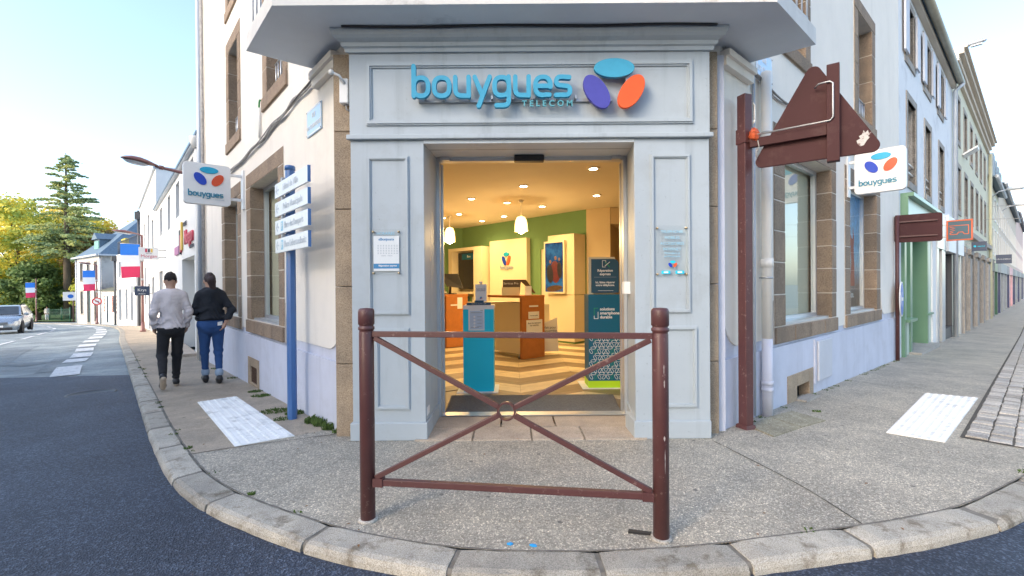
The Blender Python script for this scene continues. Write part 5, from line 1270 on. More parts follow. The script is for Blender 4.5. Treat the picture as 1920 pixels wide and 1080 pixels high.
line_art(PFa,[(1.23,1.585),(1.19,1.585),(1.19,1.67),(1.235,1.67),(1.235,1.64)],.006,-.0995,M['text_white'],t,'phone_icon'); line_art(PFa,[(1.225,1.65),(1.285,1.585)],.010,-.0995,M['leafgreen'],t,'tool_icon'); line_art(PFa,[(1.225,1.60),(1.285,1.65)],.009,-.0985,M['text_white'],t,'tool_icon')
t = thing('door_panel', (1.50,6.5,0), 'narrow white panel standing behind the teal pillar', 'panel'); mb = MB(); mb.box(WX,1.475,1.53,0.012,1.20,5.98,6.5); mb.build('panel', M['white'], t, bevel=.01)
t = thing('wall_frame', (2.9,11.5,1.6), 'small dark wooden notice frame on the warm beige wall', 'frame'); F3 = Fr((0,11.58),(1,0),(0,-1))
mb = MB(); mb.box(F3,2.76,3.02,1.55,2.20,0.002,0.03); mb.build('frame', M['oak'], t, bevel=.02); mb = MB(); mb.box(F3,2.80,2.98,1.60,2.15,.031,.034); mb.build('notice', M['taupe'], t)
text('lettering','Pour être\nbien',F3,2.89,2.02,.0345,.05,M['text_white'],t)
# poster filling the second window on the right street
t = thing('window_poster', RW(5.2,0.9,-.3), 'tall poster of a red raised arm before a blue sky behind glass', 'poster')
def poster_mat():
    mt, nt, b = _new('poster_sky'); p = _posn(nt); sx = nt.nodes.new('ShaderNodeSeparateXYZ'); nt.links.new(p, sx.inputs[0])
    mp = nt.nodes.new('ShaderNodeMapRange'); mp.inputs[1].default_value = 0.9; mp.inputs[2].default_value = 2.9; nt.links.new(sx.outputs[2], mp.inputs[0])
    c = _ramp(nt,[(0.0,(0.10,0.09,0.08)),(0.20,(0.16,0.16,0.17)),(0.30,(0.18,0.32,0.44)),(0.36,(0.45,0.60,0.70)),(0.42,(0.34,0.64,0.84)),(0.7,(0.16,0.52,0.85)),(1.0,(0.08,0.38,0.78))],mp.outputs[0]).outputs[0]
    n_ = _ramp(nt,[(0.4,(0.75,0.75,0.75)),(0.6,(1.2,1.2,1.2))],_noise(nt,9,5,.7,p)).outputs[0]
    nt.links.new(_mix(nt,1.0,c,n_,'MULTIPLY'), b.inputs['Base Color']); b.inputs['Roughness'].default_value = .4; return mt
mb = MB(); mb.box(RW,4.42,6.11,0.92,2.89,-.232,-.228); mb.build('sheet', poster_mat(), t)
M['armred'] = mat('poster_red', (0.40,0.05,0.03), 0.5, 0.25, 9)
mb = MB(); mb.prism(RW,[(5.42,1.30),(5.72,1.30),(5.70,1.62),(5.66,1.98),(5.70,2.14),(5.62,2.36),(5.60,2.12),(5.54,2.14),(5.44,2.22),(5.36,2.12),(5.46,2.02),(5.50,1.7)],-.2275,-.2270); mb.build('arm_figure', M['armred'], t)
text('lettering','couvre 4G\net 4\'ans de\nde la population.',RW,4.62,1.30,-.2260,.155,M['text_white'],t,align='LEFT',bold=.002)

# ================================================================== buildings along the two streets
M['white_render'] = mat('white_render', (0.74,0.73,0.70), 0.9, 0.05, 0.8, 0.3, 120, dirt=(0.58,0.56,0.52), dscale=0.5, dlo=0.6, dhi=0.9)
M['streaked'] = mat('streaked_white', (0.72,0.73,0.74), 0.9, 0.06, 0.7, 0.3, 100, dirt=(0.40,0.41,0.43), dscale=1.4, dlo=0.52, dhi=0.85)
M['ochre'] = mat('ochre_render', (0.62,0.60,0.46), 0.9, 0.06, 0.7, 0.2, 80, dirt=(0.42,0.40,0.32), dscale=0.7, dlo=0.6, dhi=0.9)
M['tan'] = mat('tan_render', (0.60,0.52,0.42), 0.9, 0.06, 0.7); M['pinkwall'] = mat('pink_render', (0.66,0.50,0.44), 0.9, 0.06, 0.7)
M['greystone'] = granite('grey_stone', (0.20,0.18,0.165), (0.31,0.29,0.265), (0.42,0.40,0.37), 0.18, 60)
M['gable_grey'] = mat('stained_gable', (0.48,0.47,0.45), 0.95, 0.1, 0.6, 0.2, 60, dirt=(0.14,0.14,0.145), dscale=0.55, dlo=0.52, dhi=0.72)
M['darkframe'] = mat('dark_frame', (0.05,0.055,0.065), 0.4, 0.05, 3); M['greenshop'] = mat('green_shop_paint', (0.13,0.26,0.16), 0.4, 0.04, 3, coat=0.2); M['palegreen'] = mat('pale_green_panel', (0.45,0.56,0.47), 0.35, 0.04, 3)
M['gutter'] = mat('old_gutter', (0.36,0.34,0.27), 0.5, 0.15, 3, metal=0.3); M['brick'] = mat('red_brick_trim', (0.36,0.13,0.10), 0.9, 0.2, 9); M['paleblue'] = mat('pale_blue_paint', (0.42,0.50,0.60), 0.6, 0.05, 3); M['duckgreen'] = mat('duck_green_paint', (0.16,0.36,0.32), 0.6, 0.08, 3)
M['steel'] = mat('steel_panel', (0.55,0.57,0.58), 0.3, 0.05, 2, metal=0.5)
def swin(parent, F, a0, a1, z0, z1, sur=None, sw=0.12, dep=0.18, fm=None, bars=True, reveal=None, name='window', sill=True):
    h = holder(name, F((a0+a1)/2,z0), parent); fm = fm or M['white']
    if sur:
        mb = MB(); mb.box(F,a0-sw,a0,z0-sw,z1+sw,-.05,.018).box(F,a1,a1+sw,z0-sw,z1+sw,-.05,.018).box(F,a0,a1,z1,z1+sw,-.05,.017).box(F,a0,a1,z0-sw,z0,-.05,.030); mb.build('surround', sur, h)
    mb = MB(); rv = reveal or sur or M['white_render']
    mb.quad(F(a0,z0,0),F(a0,z1,0),F(a0,z1,-dep),F(a0,z0,-dep)).quad(F(a1,z0,0),F(a1,z1,0),F(a1,z1,-dep),F(a1,z0,-dep)).quad(F(a0,z1,0),F(a1,z1,0),F(a1,z1,-dep),F(a0,z1,-dep)).quad(F(a0,z0,0),F(a1,z0,0),F(a1,z0,-dep),F(a0,z0,-dep)); mb.build('reveal', rv, h)
    mb = MB(); t = 0.05; mb.box(F,a0,a0+t,z0,z1,-dep,-dep+.05).box(F,a1-t,a1,z0,z1,-dep,-dep+.05).box(F,a0+t,a1-t,z0,z0+t,-dep,-dep+.048).box(F,a0+t,a1-t,z1-t,z1,-dep,-dep+.048)
    if bars:
        c = (a0+a1)/2; mb.box(F,c-.03,c+.03,z0+t,z1-t,-dep,-dep+.046)
        for k in (1,2): z = z0+(z1-z0)*k/3; mb.box(F,a0+t,c-.03,z-.015,z+.015,-dep,-dep+.04).box(F,c+.03,a1-t,z-.015,z+.015,-dep,-dep+.04)
    mb.build('frame', fm, h)
    mb = MB(); mb.quad(F(a0,z0,-dep+.01),F(a1,z0,-dep+.01),F(a1,z1,-dep+.01),F(a0,z1,-dep+.01)); mb.build('pane', M['darkglass'], h)
    return h
def block(name, F, a0, a1, z0, z1, depth, mt, holes, label, top=None):
    t = thing(name, F((a0+a1)/2,z0), label, 'building', None)
    mb = MB(); sheet(mb,F,a0,a1,z0,z1,holes); mb.quad(F(a0,z0),F(a0,z0,-depth),F(a0,z1,-depth),F(a0,z1)).quad(F(a1,z0),F(a1,z0,-depth),F(a1,z1,-depth),F(a1,z1)).quad(F(a0,z0,-depth),F(a1,z0,-depth),F(a1,z1,-depth),F(a0,z1,-depth)).quad(F(a0,z1),F(a1,z1),F(a1,z1,-depth),F(a0,z1,-depth))
    mb.build('wall', mt, t); return t
def roof(parent, F, a0, a1, z, depth, rise, mt, over=0.3):
    mb = MB(); mb.prism(Fr(F(a0,0).to_2d(),-F.n,F.d),[(-over,z),(depth/2,z+rise),(depth+over,z),(depth/2,z+rise-.12)] if False else [(-over,z-.05),(depth/2,z+rise),(depth+over,z-.05),(depth+over,z+.03),(depth/2,z+rise+.1),(-over,z+.03)],0,a1-a0); return mb.build('roof', mt, parent)

# --- left street: long white office building
hs = [(12.9,13.85,3.55,4.62),(15.65,16.6,3.42,4.62),(18.85,20.0,3.5,4.62),(9.75,10.55,4.1,4.66),(9.75,12.35,-0.35,2.18),(18.9,20.6,0.6,2.06)]
ag = block('office_building', LW, 8.30, 21.9, -1.4, 4.86, 9, M['white_render'], hs, 'long white office building with narrow windows and coloured Morgan wall lettering')
for h_ in hs[:4]: swin(ag, LW, *h_, dep=.22, bars=False)
swin(ag, LW, *hs[5], dep=.22, bars=False)
h = holder('doorway', LW(11,-.35), ag)
mb = MB(); mb.box(LW,9.75,12.35,-.36,2.18,-.62,-.60); mb.build('back_panel', M['beige_wall'] if False else M['white_render'], h)
mb = MB(); mb.quad(LW(9.75,-.4,0),LW(9.75,2.18,0),LW(9.75,2.18,-.6),LW(9.75,-.4,-.6)).quad(LW(12.35,-.4,0),LW(12.35,2.18,0),LW(12.35,2.18,-.6),LW(12.35,-.4,-.6)).quad(LW(9.75,2.18,0),LW(12.35,2.18,0),LW(12.35,2.18,-.6),LW(9.75,2.18,-.6)); mb.build('reveal', M['white_render'], h)
mb = MB(); mb.box(LW,10.3,11.7,-.35,1.95,-.598,-.55); mb.build('door', M['beige'], h); mb = MB(); mb.box(LW,9.3,12.6,-.6,-.24,0.0,.35); mb.build('step', M['threshold'], h)
roof(ag, LW, 8.30, 21.9, 4.88, 9, 1.2, M['slate'], 0.12)
mb = MB(); mb.box(LW,8.30,21.9,4.80,4.87,0.002,.10); mb.build('eaves_strip', M['zinc'], ag)
mb = MB(); mb.tube([LW(8.5,-.4,.07),LW(8.5,4.8,.07)],.05,10); mb.build('downpipe', M['white_pipe'], ag); mb = MB(); mb.lathe(LW(8.5,4.55,.10),[(.06,0),(.11,.12),(.12,.2),(.12,.26)],10); mb.build('hopper', M['white_pipe'], ag)
al = thing('wall_lettering', LW(11.5,2.6,.02), 'coloured bars and red Morgan lettering fixed on the white office wall', 'sign')
for a0_, a1_, z0_, z1_, c in ((12.0,12.22,2.45,3.25,'yel'),(12.42,12.64,2.35,3.05,'blk'),(12.75,13.9,2.38,2.62,'pur'),(12.25,12.4,2.4,2.9,'red')):
    M.setdefault('sg_yel', mat('letter_yellow',(0.75,0.50,0.10),.5)); M.setdefault('sg_pur', mat('letter_mauve',(0.42,0.12,0.30),.5)); M.setdefault('sg_red', mat('letter_red',(0.60,0.06,0.10),.5)); M.setdefault('sg_blk', mat('letter_dark',(0.08,0.08,0.10),.5))
    mb = MB(); mb.box(LW,a0_,a1_,z0_,z1_,.01,.05); mb.build('bar', M['sg_'+c], al)
text('lettering','Morgan',LW,10.55,2.72,.03,.55,M['sg_red'],al,right=-DL,depth=.02,bold=.006); text('lettering','GROUPE',LW,11.3,3.12,.03,.16,M['sg_blk'],al,right=-DL,depth=.01); text('lettering','ASSURANCES',LW,10.0,2.42,.03,.12,M['sg_blk'],al,right=-DL,depth=.01)
# --- white three-storey block
hs = [(23.6,24.9,3.2,4.7),(26.6,27.9,3.2,5.3),(30.0,31.6,0.4,2.6),(30.2,31.5,3.3,5.2),(33.4,34.6,3.2,4.8),(26.4,28.2,-.9,1.6),(23.4,25.0,0.2,1.9)]
wb = block('white_block', LW, 22.0, 36.0, -2.0, 6.75, 9, M['white_render'], hs, 'tall plain white block with dark windows beyond the office building')
for i, h_ in enumerate(hs): swin(wb, LW, *h_, fm=M['darkframe'], bars=(i in (1,3)), dep=.25)
mb = MB(); mb.box(LW,21.95,36.05,6.75,6.86,-9.05,0.10); mb.build('parapet', M['zinc'], wb)
mb = MB(); mb.tube([LW(35.8,-1.6,.10),LW(35.8,6.6,.10)],.07,8); mb.build('downpipe', M['darkframe'], wb)
mb = MB(); mb.box(LW,35.6,36.0,6.0,6.5,.0,.3); mb.build('hopper', M['darkframe'], wb)
# --- lower white building with roof terrace, turned with the bend
KF = Fr((-25.4,31.2),(-0.745,0.667),(-0.667,-0.745))
hs = [(1.0,2.0,-.9,1.3),(3.0,3.9,-.9,1.3),(5.4,6.6,-1.1,1.3),(1.0,1.9,2.2,3.4),(3.2,4.1,2.2,3.6),(5.6,6.5,2.2,3.4)]
kb = block('terrace_building', KF, 0, 7.6, -2.2, 3.95, 8, M['white_render'], hs, 'low white building with a roof terrace and dark shop windows at the bend')
for h_ in hs: swin(kb, KF, *h_, fm=M['darkframe'], bars=False, dep=.3)
mb = MB()
for k in range(20): mb.tube([KF(.2+k*.38,3.95,-.1),KF(.2+k*.38,4.95,-.1)],.02,5)
mb.tube([KF(.1,4.95,-.1),KF(7.5,4.95,-.1)],.03,6); mb.build('terrace_railing', M['darkframe'], kb)
M['flower'] = mat('yellow_flowers',(0.5,0.42,0.05),.8,0.4,20); mb = MB(); mb.box(KF,4.5,6.2,4.75,5.1,-.35,-.12); mb.build('flower_box', M['flower'], kb)
mb = MB(); mb.tube([KF(7.5,-1.6,.1),KF(7.5,3.7,.1)],.07,8).box(KF,7.3,7.7,3.5,3.9,0,.3); mb.build('downpipe', M['darkframe'], kb)
def blade_sign(F, s, o0, o1, z0, z1, bg, lines, right, label, border=None, name='projecting_sign'):
    t = thing(name, F(s,z0,o0), label, 'sign'); B_ = Fr(F(s,0,0).to_2d(), F.n, -F.d)
    mb = MB(); mb.box(B_,o0,o1,z0,z1,-.10,0.0); mb.build('panel', bg, t)
    if border: mb = MB(); moulding(mb,B_,o0-.01,o1+.01,z0-.01,z1+.01,-.02,.05,.03); mb.build('border', border, t)
    for tx, fz, sz, c in lines: text('lettering',tx,B_,(o0+o1)/2,z0+(z1-z0)*fz,.002,sz,c,t,right=B_.d*right)
    for q_ in (.2,.8): mb = MB(); mb.box(B_,-.02,o0,z0+(z1-z0)*q_-.02,z0+(z1-z0)*q_+.02,-.07,-.03); mb.build('bracket', M['grey_metal'], t)
    return t, B_
M['navysign'] = mat('navy_sign',(0.03,0.05,0.10),.4); M['tealsign'] = mat('petrol_sign',(0.03,0.085,0.12),.4); M['orangesign'] = mat('orange_neon',(0.62,0.10,0.02),.4)
t, B_ = blade_sign(LW, 17.3, 0.22, 0.80, 2.40, 2.85, M['signwhite'], [('Morgan',.28,.155,M['sg_red']),('GROUPE',.50,.045,M['sg_blk'])], -1, 'white Morgan blade sign with coloured bars hanging from the office building')
for k, c in enumerate(('sg_red','sg_blk','sg_yel')): mb = MB(); mb.box(B_,.59-k*.08-.03,.59-k*.08+.03,2.67,2.80,.001,.006); mb.build('bar', M[c], t)
blade_sign(LW, 25.2, 0.10, 0.68, 1.00, 1.46, M['navysign'], [('Krys',.58,.19,M['text_white']),('Audition',.18,.08,M['text_white'])], -1, 'navy blue blade sign with white lettering on the tall white block')
t, B_ = blade_sign(LW, 31.5, 0.15, 0.68, 1.1, 1.5, M['signwhite'], [('Pharmacie',.25,.07,M['text_grey'])], -1, 'small white blade sign with a green spot on the tall white block')
ellipse(B_,.42,1.36,.10,.07,0,.001,.006,M['lime'],t,'emblem',16)
# --- old house with hipped slate roof
HB = Vector((-35.2,39.6)); HF = Fr(HB,(-0.807,0.590),(-0.590,-0.807)); HS = Fr(HB,(0.590,0.807),(0.807,-0.590))
hs = [(1.2,2.2,-1.5,1.2),(3.6,4.6,-1.7,1.2),(6.0,7.0,-1.0,1.1),(1.2,2.2,2.1,3.7),(3.6,4.6,2.1,3.7),(6.0,7.0,2.1,3.7)]
ho = thing('old_house', (HB.x,HB.y,-1.7), 'old cream house with a blue-grey slate roof and dormer at the bend', 'building')
mb = MB(); sheet(mb,HF,0,8.3,-2.6,4.25,hs); mb.build('wall', M['ochre'] if False else M['white_render'], ho); mb = MB(); mb.quad(HS(0,-2.6),HS(8,-2.6),HS(8,4.25),HS(0,4.25)).quad(HF(8.3,-2.6),HF(8.3,-2.6,-8),HF(8.3,4.25,-8),HF(8.3,4.25)); mb.build('side_wall', M['gable_grey'], ho)
for i, h_ in enumerate(hs): swin(ho, HF, *h_, sur=M['greystone'], sw=.16, dep=.2, fm=M['duckgreen'] if i in (0,1) else M['white'])
mb = MB(); e = .25; c = [HF(-e,4.25,e),HF(8.3+e,4.25,e),HF(8.3+e,4.25,-8-e),HF(-e,4.25,-8-e),HF(3.4,8.4,-4),HF(4.9,8.4,-4)]
mb.add(c,[(0,1,5,4),(1,2,5),(2,3,4,5),(3,0,4),(3,2,1,0)]); rf = mb.build('roof', M['slate'], ho)
mb = MB(); mb.box(HF,-e,8.3+e,4.18,4.32,e,e+.14).box(HS,-e,8+e,4.18,4.32,e,e+.14); mb.build('gutter', M['zinc'], rf)
mb = MB(); mb.box(HF,3.0,4.6,4.6,5.9,-2.6,-.55); mb.build('dormer_cheek', M['slate'], rf); mb = MB(); mb.box(HF,3.1,4.5,4.65,5.7,-.549,-.50); mb.build('dormer_window', M['duckgreen'], rf); mb = MB(); mb.prism(HF,[(2.8,5.85),(3.8,6.45),(4.8,5.85)],-2.7,-.35); mb.build('dormer_roof', M['slate'], rf)
mb = MB(); mb.tube([HF(.05,-1.7,.08),HF(.05,4.2,.08)],.06,8).tube([HF(8.2,-1.9,.08),HF(8.2,4.2,.08)],.06,8); mb.build('downpipe', M['zinc'], ho)
LF = Fr(HB,(0.807,-0.590),(-0.590,-0.807)); hs = [(1.5,2.45,-1.5,0.75),(3.3,3.95,-.55,.75)]
lt = thing('lean_to', LF(2,-1.6), 'low white lean-to with a pale blue door and red brick trim against the old house', 'building')
mb = MB(); sheet(mb,LF,0.05,4.5,-2.4,1.15,hs); mb.quad(LF(4.5,-2.4),LF(4.5,-2.4,-4),LF(4.5,2.2,-4),LF(4.5,1.15)); mb.build('wall', M['white_render'], lt)
mb = MB(); mb.box(LF,1.5,2.45,-1.6,.75,-.12,-.08); mb.build('door', M['paleblue'], lt); mb = MB(); mb.box(LF,3.3,3.95,-.55,.75,-.12,-.08); mb.build('shutter', M['paleblue'], lt)
for a in (0.65,3.05,3.97):
    for k in range(9):
        mb = MB(); mb.box(LF,a,a+(.22 if k%2 else .32),-.6+k*.155,-.46+k*.155,.0,.02); mb.build('brick', M['brick'], lt)
mb = MB(); mb.add([LF(-.1,1.15,.2),LF(4.6,1.15,.2),LF(4.6,2.4,-4),LF(-.1,2.4,-4),LF(-.1,1.22,.2),LF(4.6,1.22,.2),LF(4.6,2.5,-4),LF(-.1,2.5,-4)],[(0,1,2,3),(4,5,6,7),(0,1,5,4),(1,2,6,5),(2,3,7,6),(3,0,4,7)]); M['mossroof'] = mat('mossy_slate',(0.13,0.14,0.10),.9,.3,3,.4,20); mb.build('roof', M['mossroof'], lt)

# --- right street: white building with shutters over two shops
FZ = -0.75
hs = [(9.15,10.15,3.62,5.45),(11.55,12.45,3.62,5.40),(14.05,15.0,3.62,5.35),(9.0,9.95,6.35,7.55),(11.4,12.35,6.35,7.55),(13.85,14.8,6.35,7.55),(8.42,12.5,-.5,3.20),(13.2,19.35,-.6,3.4)]
b2 = block('shuttered_building', RW, 8.22, 17.15, FZ, 8.0, 9, M['streaked'], hs[:7]+[(13.2,17.15,-.6,3.4)], 'streaked white building with closed grey shutters under the gutter above the green shop')
for i, h_ in enumerate(hs[:6]):
    w_ = swin(b2, RW, *h_, sur=M['greystone'], sw=.15, dep=.24, bars=False)
    if i >= 3:
        for a0_, a1_ in ((h_[0]-.42,h_[0]-.02),(h_[1]+.02,h_[1]+.42)):
            mb = MB(); mb.box(RW,a0_,a1_,h_[2],h_[3],.035,.075); mb.build('shutter', M['greyblue'], w_)
    else:
        mb = MB()
        for z in (h_[2]+.25,h_[2]+.45): mb.tube([RW(h_[0],z,-.05),RW(h_[1],z,-.05)],.025,6)
        mb.build('guard_rail', M['alu'], w_)
roof(b2, RW, 8.22, 17.15, 8.02, 9, 2.2, M['slate'], 0.16)
mb = MB(); mb.tube([RW(8.25,8.0,.24),RW(17.1,7.97,.24)],.09,10); mb.build('gutter', M['gutter'], b2)
mb = MB(); mb.box(RW,8.22,17.15,7.84,7.96,.002,.12); mb.build('eaves_board', M['tan'], b2)
mb = MB(); mb.tube([RW(16.95,-.5,.10),RW(16.95,7.7,.10),RW(16.95,7.9,.3)],.065,10); mb.build('downpipe', M['zinc'], b2)
# green shop
gs = holder('green_shopfront', RW(10.4,-.3), b2)
mb = MB(); mb.box(RW,8.42,12.5,2.62,3.16,-.35,.10); mb.build('fascia', M['palegreen'], gs); mb = MB(); mb.box(RW,8.36,12.6,3.162,3.24,-.3,.22).box(RW,8.36,8.42,2.6,3.161,-.1,.13); mb.build('cornice', M['greenshop'], gs)
mb = MB(); mb.box(RW,8.42,8.62,-.35,2.62,-.35,.06).box(RW,9.35,9.60,-.32,2.62,-.35,.02).box(RW,11.6,11.75,-.35,2.61,-.6,.04).box(RW,9.601,11.6,2.45,2.615,-.6,-.05); mb.build('frame', M['greenshop'], gs)
mb = MB(); mb.box(RW,8.63,9.34,0.55,2.6,-.22,-.18).box(RW,8.63,9.34,-.35,.54,-.2,.0).box(RW,11.76,12.5,-.35,2.6,-.3,.0); mb.build('panel', M['palegreen'], gs); mb = MB(); mb.box(RW,8.5,9.4,.50,.56,-.1,.14).box(RW,11.7,12.5,.50,.55,0,.06); mb.build('sill', M['greenshop'], gs)
mb = MB(); mb.box(RW,9.62,10.2,-.3,2.45,-.62,-.58); mb.build('dark_opening', M['darkframe'], gs); mb = MB(); mb.box(RW,10.21,11.58,-.3,2.45,-.60,-.56); mb.build('door', M['greenshop'], gs); mb = MB(); mb.box(RW,10.5,11.3,-.1,2.3,-.559,-.54); mb.build('door_panel', M['palegreen'], gs)
mb = MB(); mb.tube([RW(10.4,.7,-.53),RW(10.4,.85,-.53)],.02,6); mb.build('door_handle', M['alu'], gs)
mb = MB(); mb.box(RW,9.3,12.0,-.8,-.22,-.6,.22); mb.build('doorstep', M['sett'], gs)
mb = MB(); mb.box(RW,12.52,13.2,FZ,3.25,-.2,.03); mb.build('pier', M['white_render'], b2)
# steel shop
ss_ = holder('steel_shopfront', RW(15,-.3), b2)
mb = MB(); mb.box(RW,13.2,15.0,2.32,3.36,-.2,.06); mb.build('fascia', M['steel'], ss_); mb = MB(); mb.box(RW,15.0,19.3,2.30,3.40,-.2,.12); mb.build('sign_panel', M['white'], ss_)
mb = MB(); mb.box(RW,13.2,13.55,-.7,2.31,-.2,.05).box(RW,14.2,14.9,-.7,2.31,-.2,.05).box(RW,19.0,19.35,-.7,2.31,-.2,.04); mb.build('pilaster', M['steel'], ss_)
mb = MB(); mb.box(RW,14.91,18.99,-.7,2.29,-.25,-.12).box(RW,14.91,15.1,-.7,2.29,-.1,.02).box(RW,14.91,18.99,-.75,-.1,-.1,.0).box(RW,16.9,17.05,-.7,2.29,-.1,.01); mb.build('shop_window', M['darkframe'], ss_); mb = MB(); mb.quad(RW(15.1,-.1,-.10),RW(18.99,-.1,-.10),RW(18.99,2.28,-.10),RW(15.1,2.28,-.10)); mb.build('pane', M['darkglass'], ss_)
text('lettering','LE QUARTIER',RW,17.1,2.95,.125,.30,M['text_grey'],ss_)
t, B_ = blade_sign(RW, 14.0, 0.17, 0.70, 2.55, 3.12, M['tealsign'], [], 1, 'petrol blue square sign with an orange ticket outline and frame', M['orangesign'])
line_art(B_,[(.22,2.97),(.62,2.97),(.62,2.72),(.54,2.72),(.50,2.78),(.42,2.78),(.38,2.72),(.24,2.72),(.24,2.76),(.30,2.78),(.24,2.81),(.34,2.84),(.24,2.87),(.34,2.90),(.24,2.93)],.018,.002,M['orangesign'],t,'ticket_outline')
# --- ochre building with an arcade
wins = []
for k in range(6):
    a = 18.4+k*2.42
    wins += [(a,a+1.0,6.45,7.95),(a+.2,a+1.2,3.95,5.5)]
arches = [(19.9,21.4),(22.6,24.6),(26.0,28.0),(29.3,31.3)]
holes = wins + [(a,b,-1.2,2.75) for a,b in arches]
b3 = block('arcaded_building', RW, 17.2, 33.2, -1.2, 8.7, 9, M['ochre'], [h_ for h_ in holes], 'pale ochre building with a bold cornice and a stone arcade at street level')
for h_ in wins: swin(b3, RW, *h_, sur=M['greystone'], sw=.16, dep=.22)
mb = MB()
for o_, z0_, z1_ in ((.10,8.55,8.75),(.18,8.75,8.95),(.30,8.95,9.12),(.38,9.12,9.20)): mb.box(RW,17.2-.1,33.2+o_*.3,z0_,z1_,-.3,o_)
mb.build('cornice', M['tan'], b3); mb = MB(); mb.box(RW,17.15,33.2,9.20,9.6,-8.5,-.1); mb.build('parapet', M['slate'], b3)
mb = MB()
for a, b in arches:
    c, r = (a+b)/2, (b-a)/2; n = 12
    pts = [(a-.003,2.75),(a-.003,1.75)]+[(c-r*math.cos(math.pi*k/n), 1.75+r*.95*math.sin(math.pi*k/n)) for k in range(n+1)]+[(b+.003,1.75),(b+.003,2.75)]
    mb.prism(RW,pts,-.5,.02)
    mb.quad(RW(a,-1.2,-.02),RW(a,1.76,-.02),RW(a,1.76,-.5),RW(a,-1.2,-.5)).quad(RW(b,-1.2,-.02),RW(b,1.76,-.02),RW(b,1.76,-.5),RW(b,-1.2,-.5))
mb.build('arch', M['greystone'], b3)
for a, b in arches:
    mb = MB(); mb.quad(RW(a,-1.2,-.5),RW(b,-1.2,-.5),RW(b,2.75,-.5),RW(a,2.75,-.5)); mb.build('glazed_opening', M['darkglass'], b3)
mb = MB()
pe = [19.35]+[x for ab in arches for x in ab]+[33.2]
for a, b in ((19.4,19.9),(21.4,22.6),(24.6,26.0),(28.0,29.3),(31.3,33.15)):
    mb = MB(); mb.box(RW,a,b,-1.2,2.45,0.0,.06).box(RW,a+.15,b-.15,-1.2,2.30,.058,.12).box(RW,a,b,2.448,2.65,.0,.16); mb.build('stone_pier', M['greystone'], b3)
mb = MB(); mb.box(RW,17.2,33.2,3.15,3.35,.002,.18); mb.build('string_course', M['greystone'], b3)
mb = MB(); mb.tube([RW(33.0,-.9,.12),RW(33.0,8.5,.12)],.08,8); M['mustard'] = mat('mustard_pipe',(0.46,0.44,0.30),.6); mb.build('downpipe', M['mustard'], b3)
# --- further buildings of the right street
def far_house(name, a0, a1, zt, mt, rise, shopc, label, nb):
    z0 = -1.6; n = nb; wd = (a1-a0)/n; hs = []
    rows = [(3.2,4.7),(5.4,6.7)] if zt > 6.9 else [(3.2,4.6)]
    for k in range(n):
        for r0, r1 in rows: hs.append((a0+wd*(k+.5)-.5,a0+wd*(k+.5)+.5,r0,r1))
    t = block(name, RW, a0, a1, z0, zt, 9, mt, hs, label)
    for h_ in hs: swin(t, RW, *h_, sur=M['white_render'], sw=.12, dep=.2, bars=False)
    roof(t, RW, a0, a1, zt, 9, rise, M['slate'], .35)
    mb = MB(); mb.tube([RW(a0,zt,.36),RW(a1,zt,.36)],.09,6); mb.build('gutter', M['zinc'], t)
    w_ = (a1-a0)/len(shopc)
    for k, c in enumerate(shopc):
        sh_ = holder('shopfront', RW(a0+w_*k,-1), t); mb = MB(); mb.box(RW,a0+w_*k+.1,a0+w_*(k+1)-.1,2.0,2.7,-.1,.12).box(RW,a0+w_*k+.1,a0+w_*k+.45,-1.5,2.0,-.1,.10).box(RW,a0+w_*(k+1)-.45,a0+w_*(k+1)-.1,-1.5,2.0,-.1,.10); mb.build('frame', c, sh_)
        mb = MB(); mb.box(RW,a0+w_*k+.45,a0+w_*(k+1)-.45,-1.5,2.0,-.05,.02); mb.build('pane', M['darkglass'], sh_)
    return t
M['dgreen'] = mat('dark_green_shop',(0.02,0.09,0.05),.4); M['dnavy'] = mat('navy_shop',(0.02,0.03,0.10),.4); M['pinkshop'] = mat('pink_shop',(0.65,0.35,0.38),.5); M['greyshop'] = mat('grey_shop',(0.25,0.27,0.29),.5)
far_house('cream_house',33.3,43.5,7.3,M['ochre'],1.6,[M['greystone'],M['dgreen'],M['dnavy']],'cream house with dark green and navy shopfronts next to the arcade',4)
mf = far_house('balcony_house',43.6,58,8.4,M['tan'],1.0,[M['greyshop'],M['greyshop'],M['dnavy']],'taller tan house with a slate mansard beyond the cream house',5)
mb = MB(); mb.box(RW,43.6,58,8.5,11.0,-8.5,-.9); mb.build('mansard', M['slate'], mf)
for k in range(4): mb = MB(); mb.box(RW,45+k*3.2,46.6+k*3.2,8.7,10.9,-.9,-.3); mb.build('dormer', M['slate'], mf)
far_house('pink_shop_house',58.1,80,8.6,M['tan'],1.8,[M['pinkshop'],M['dnavy'],M['greyshop']],'tan house with a pink shopfront far along the right street',7)
far_house('end_house',80.1,118,10.0,M['pinkwall'],2.0,[M['dnavy'],M['greyshop'],M['dnavy'],M['greyshop']],'rosy house with dark shopfronts at the far end of the right street',9)
blade_sign(RW, 21.6, 0.15, 0.58, 2.58, 2.95, M['navysign'], [('● santé',.5,.10,M['cyanprint'])], 1, 'small dark sign with pale blue print beside the stone arcade')
blade_sign(RW, 36.0, 0.2, 0.85, 2.45, 2.98, M['navysign'], [('L\'Envie d\'Ailleurs',.5,.085,M['text_white'])], 1, 'dark oval-lettered sign over the green and navy shops')
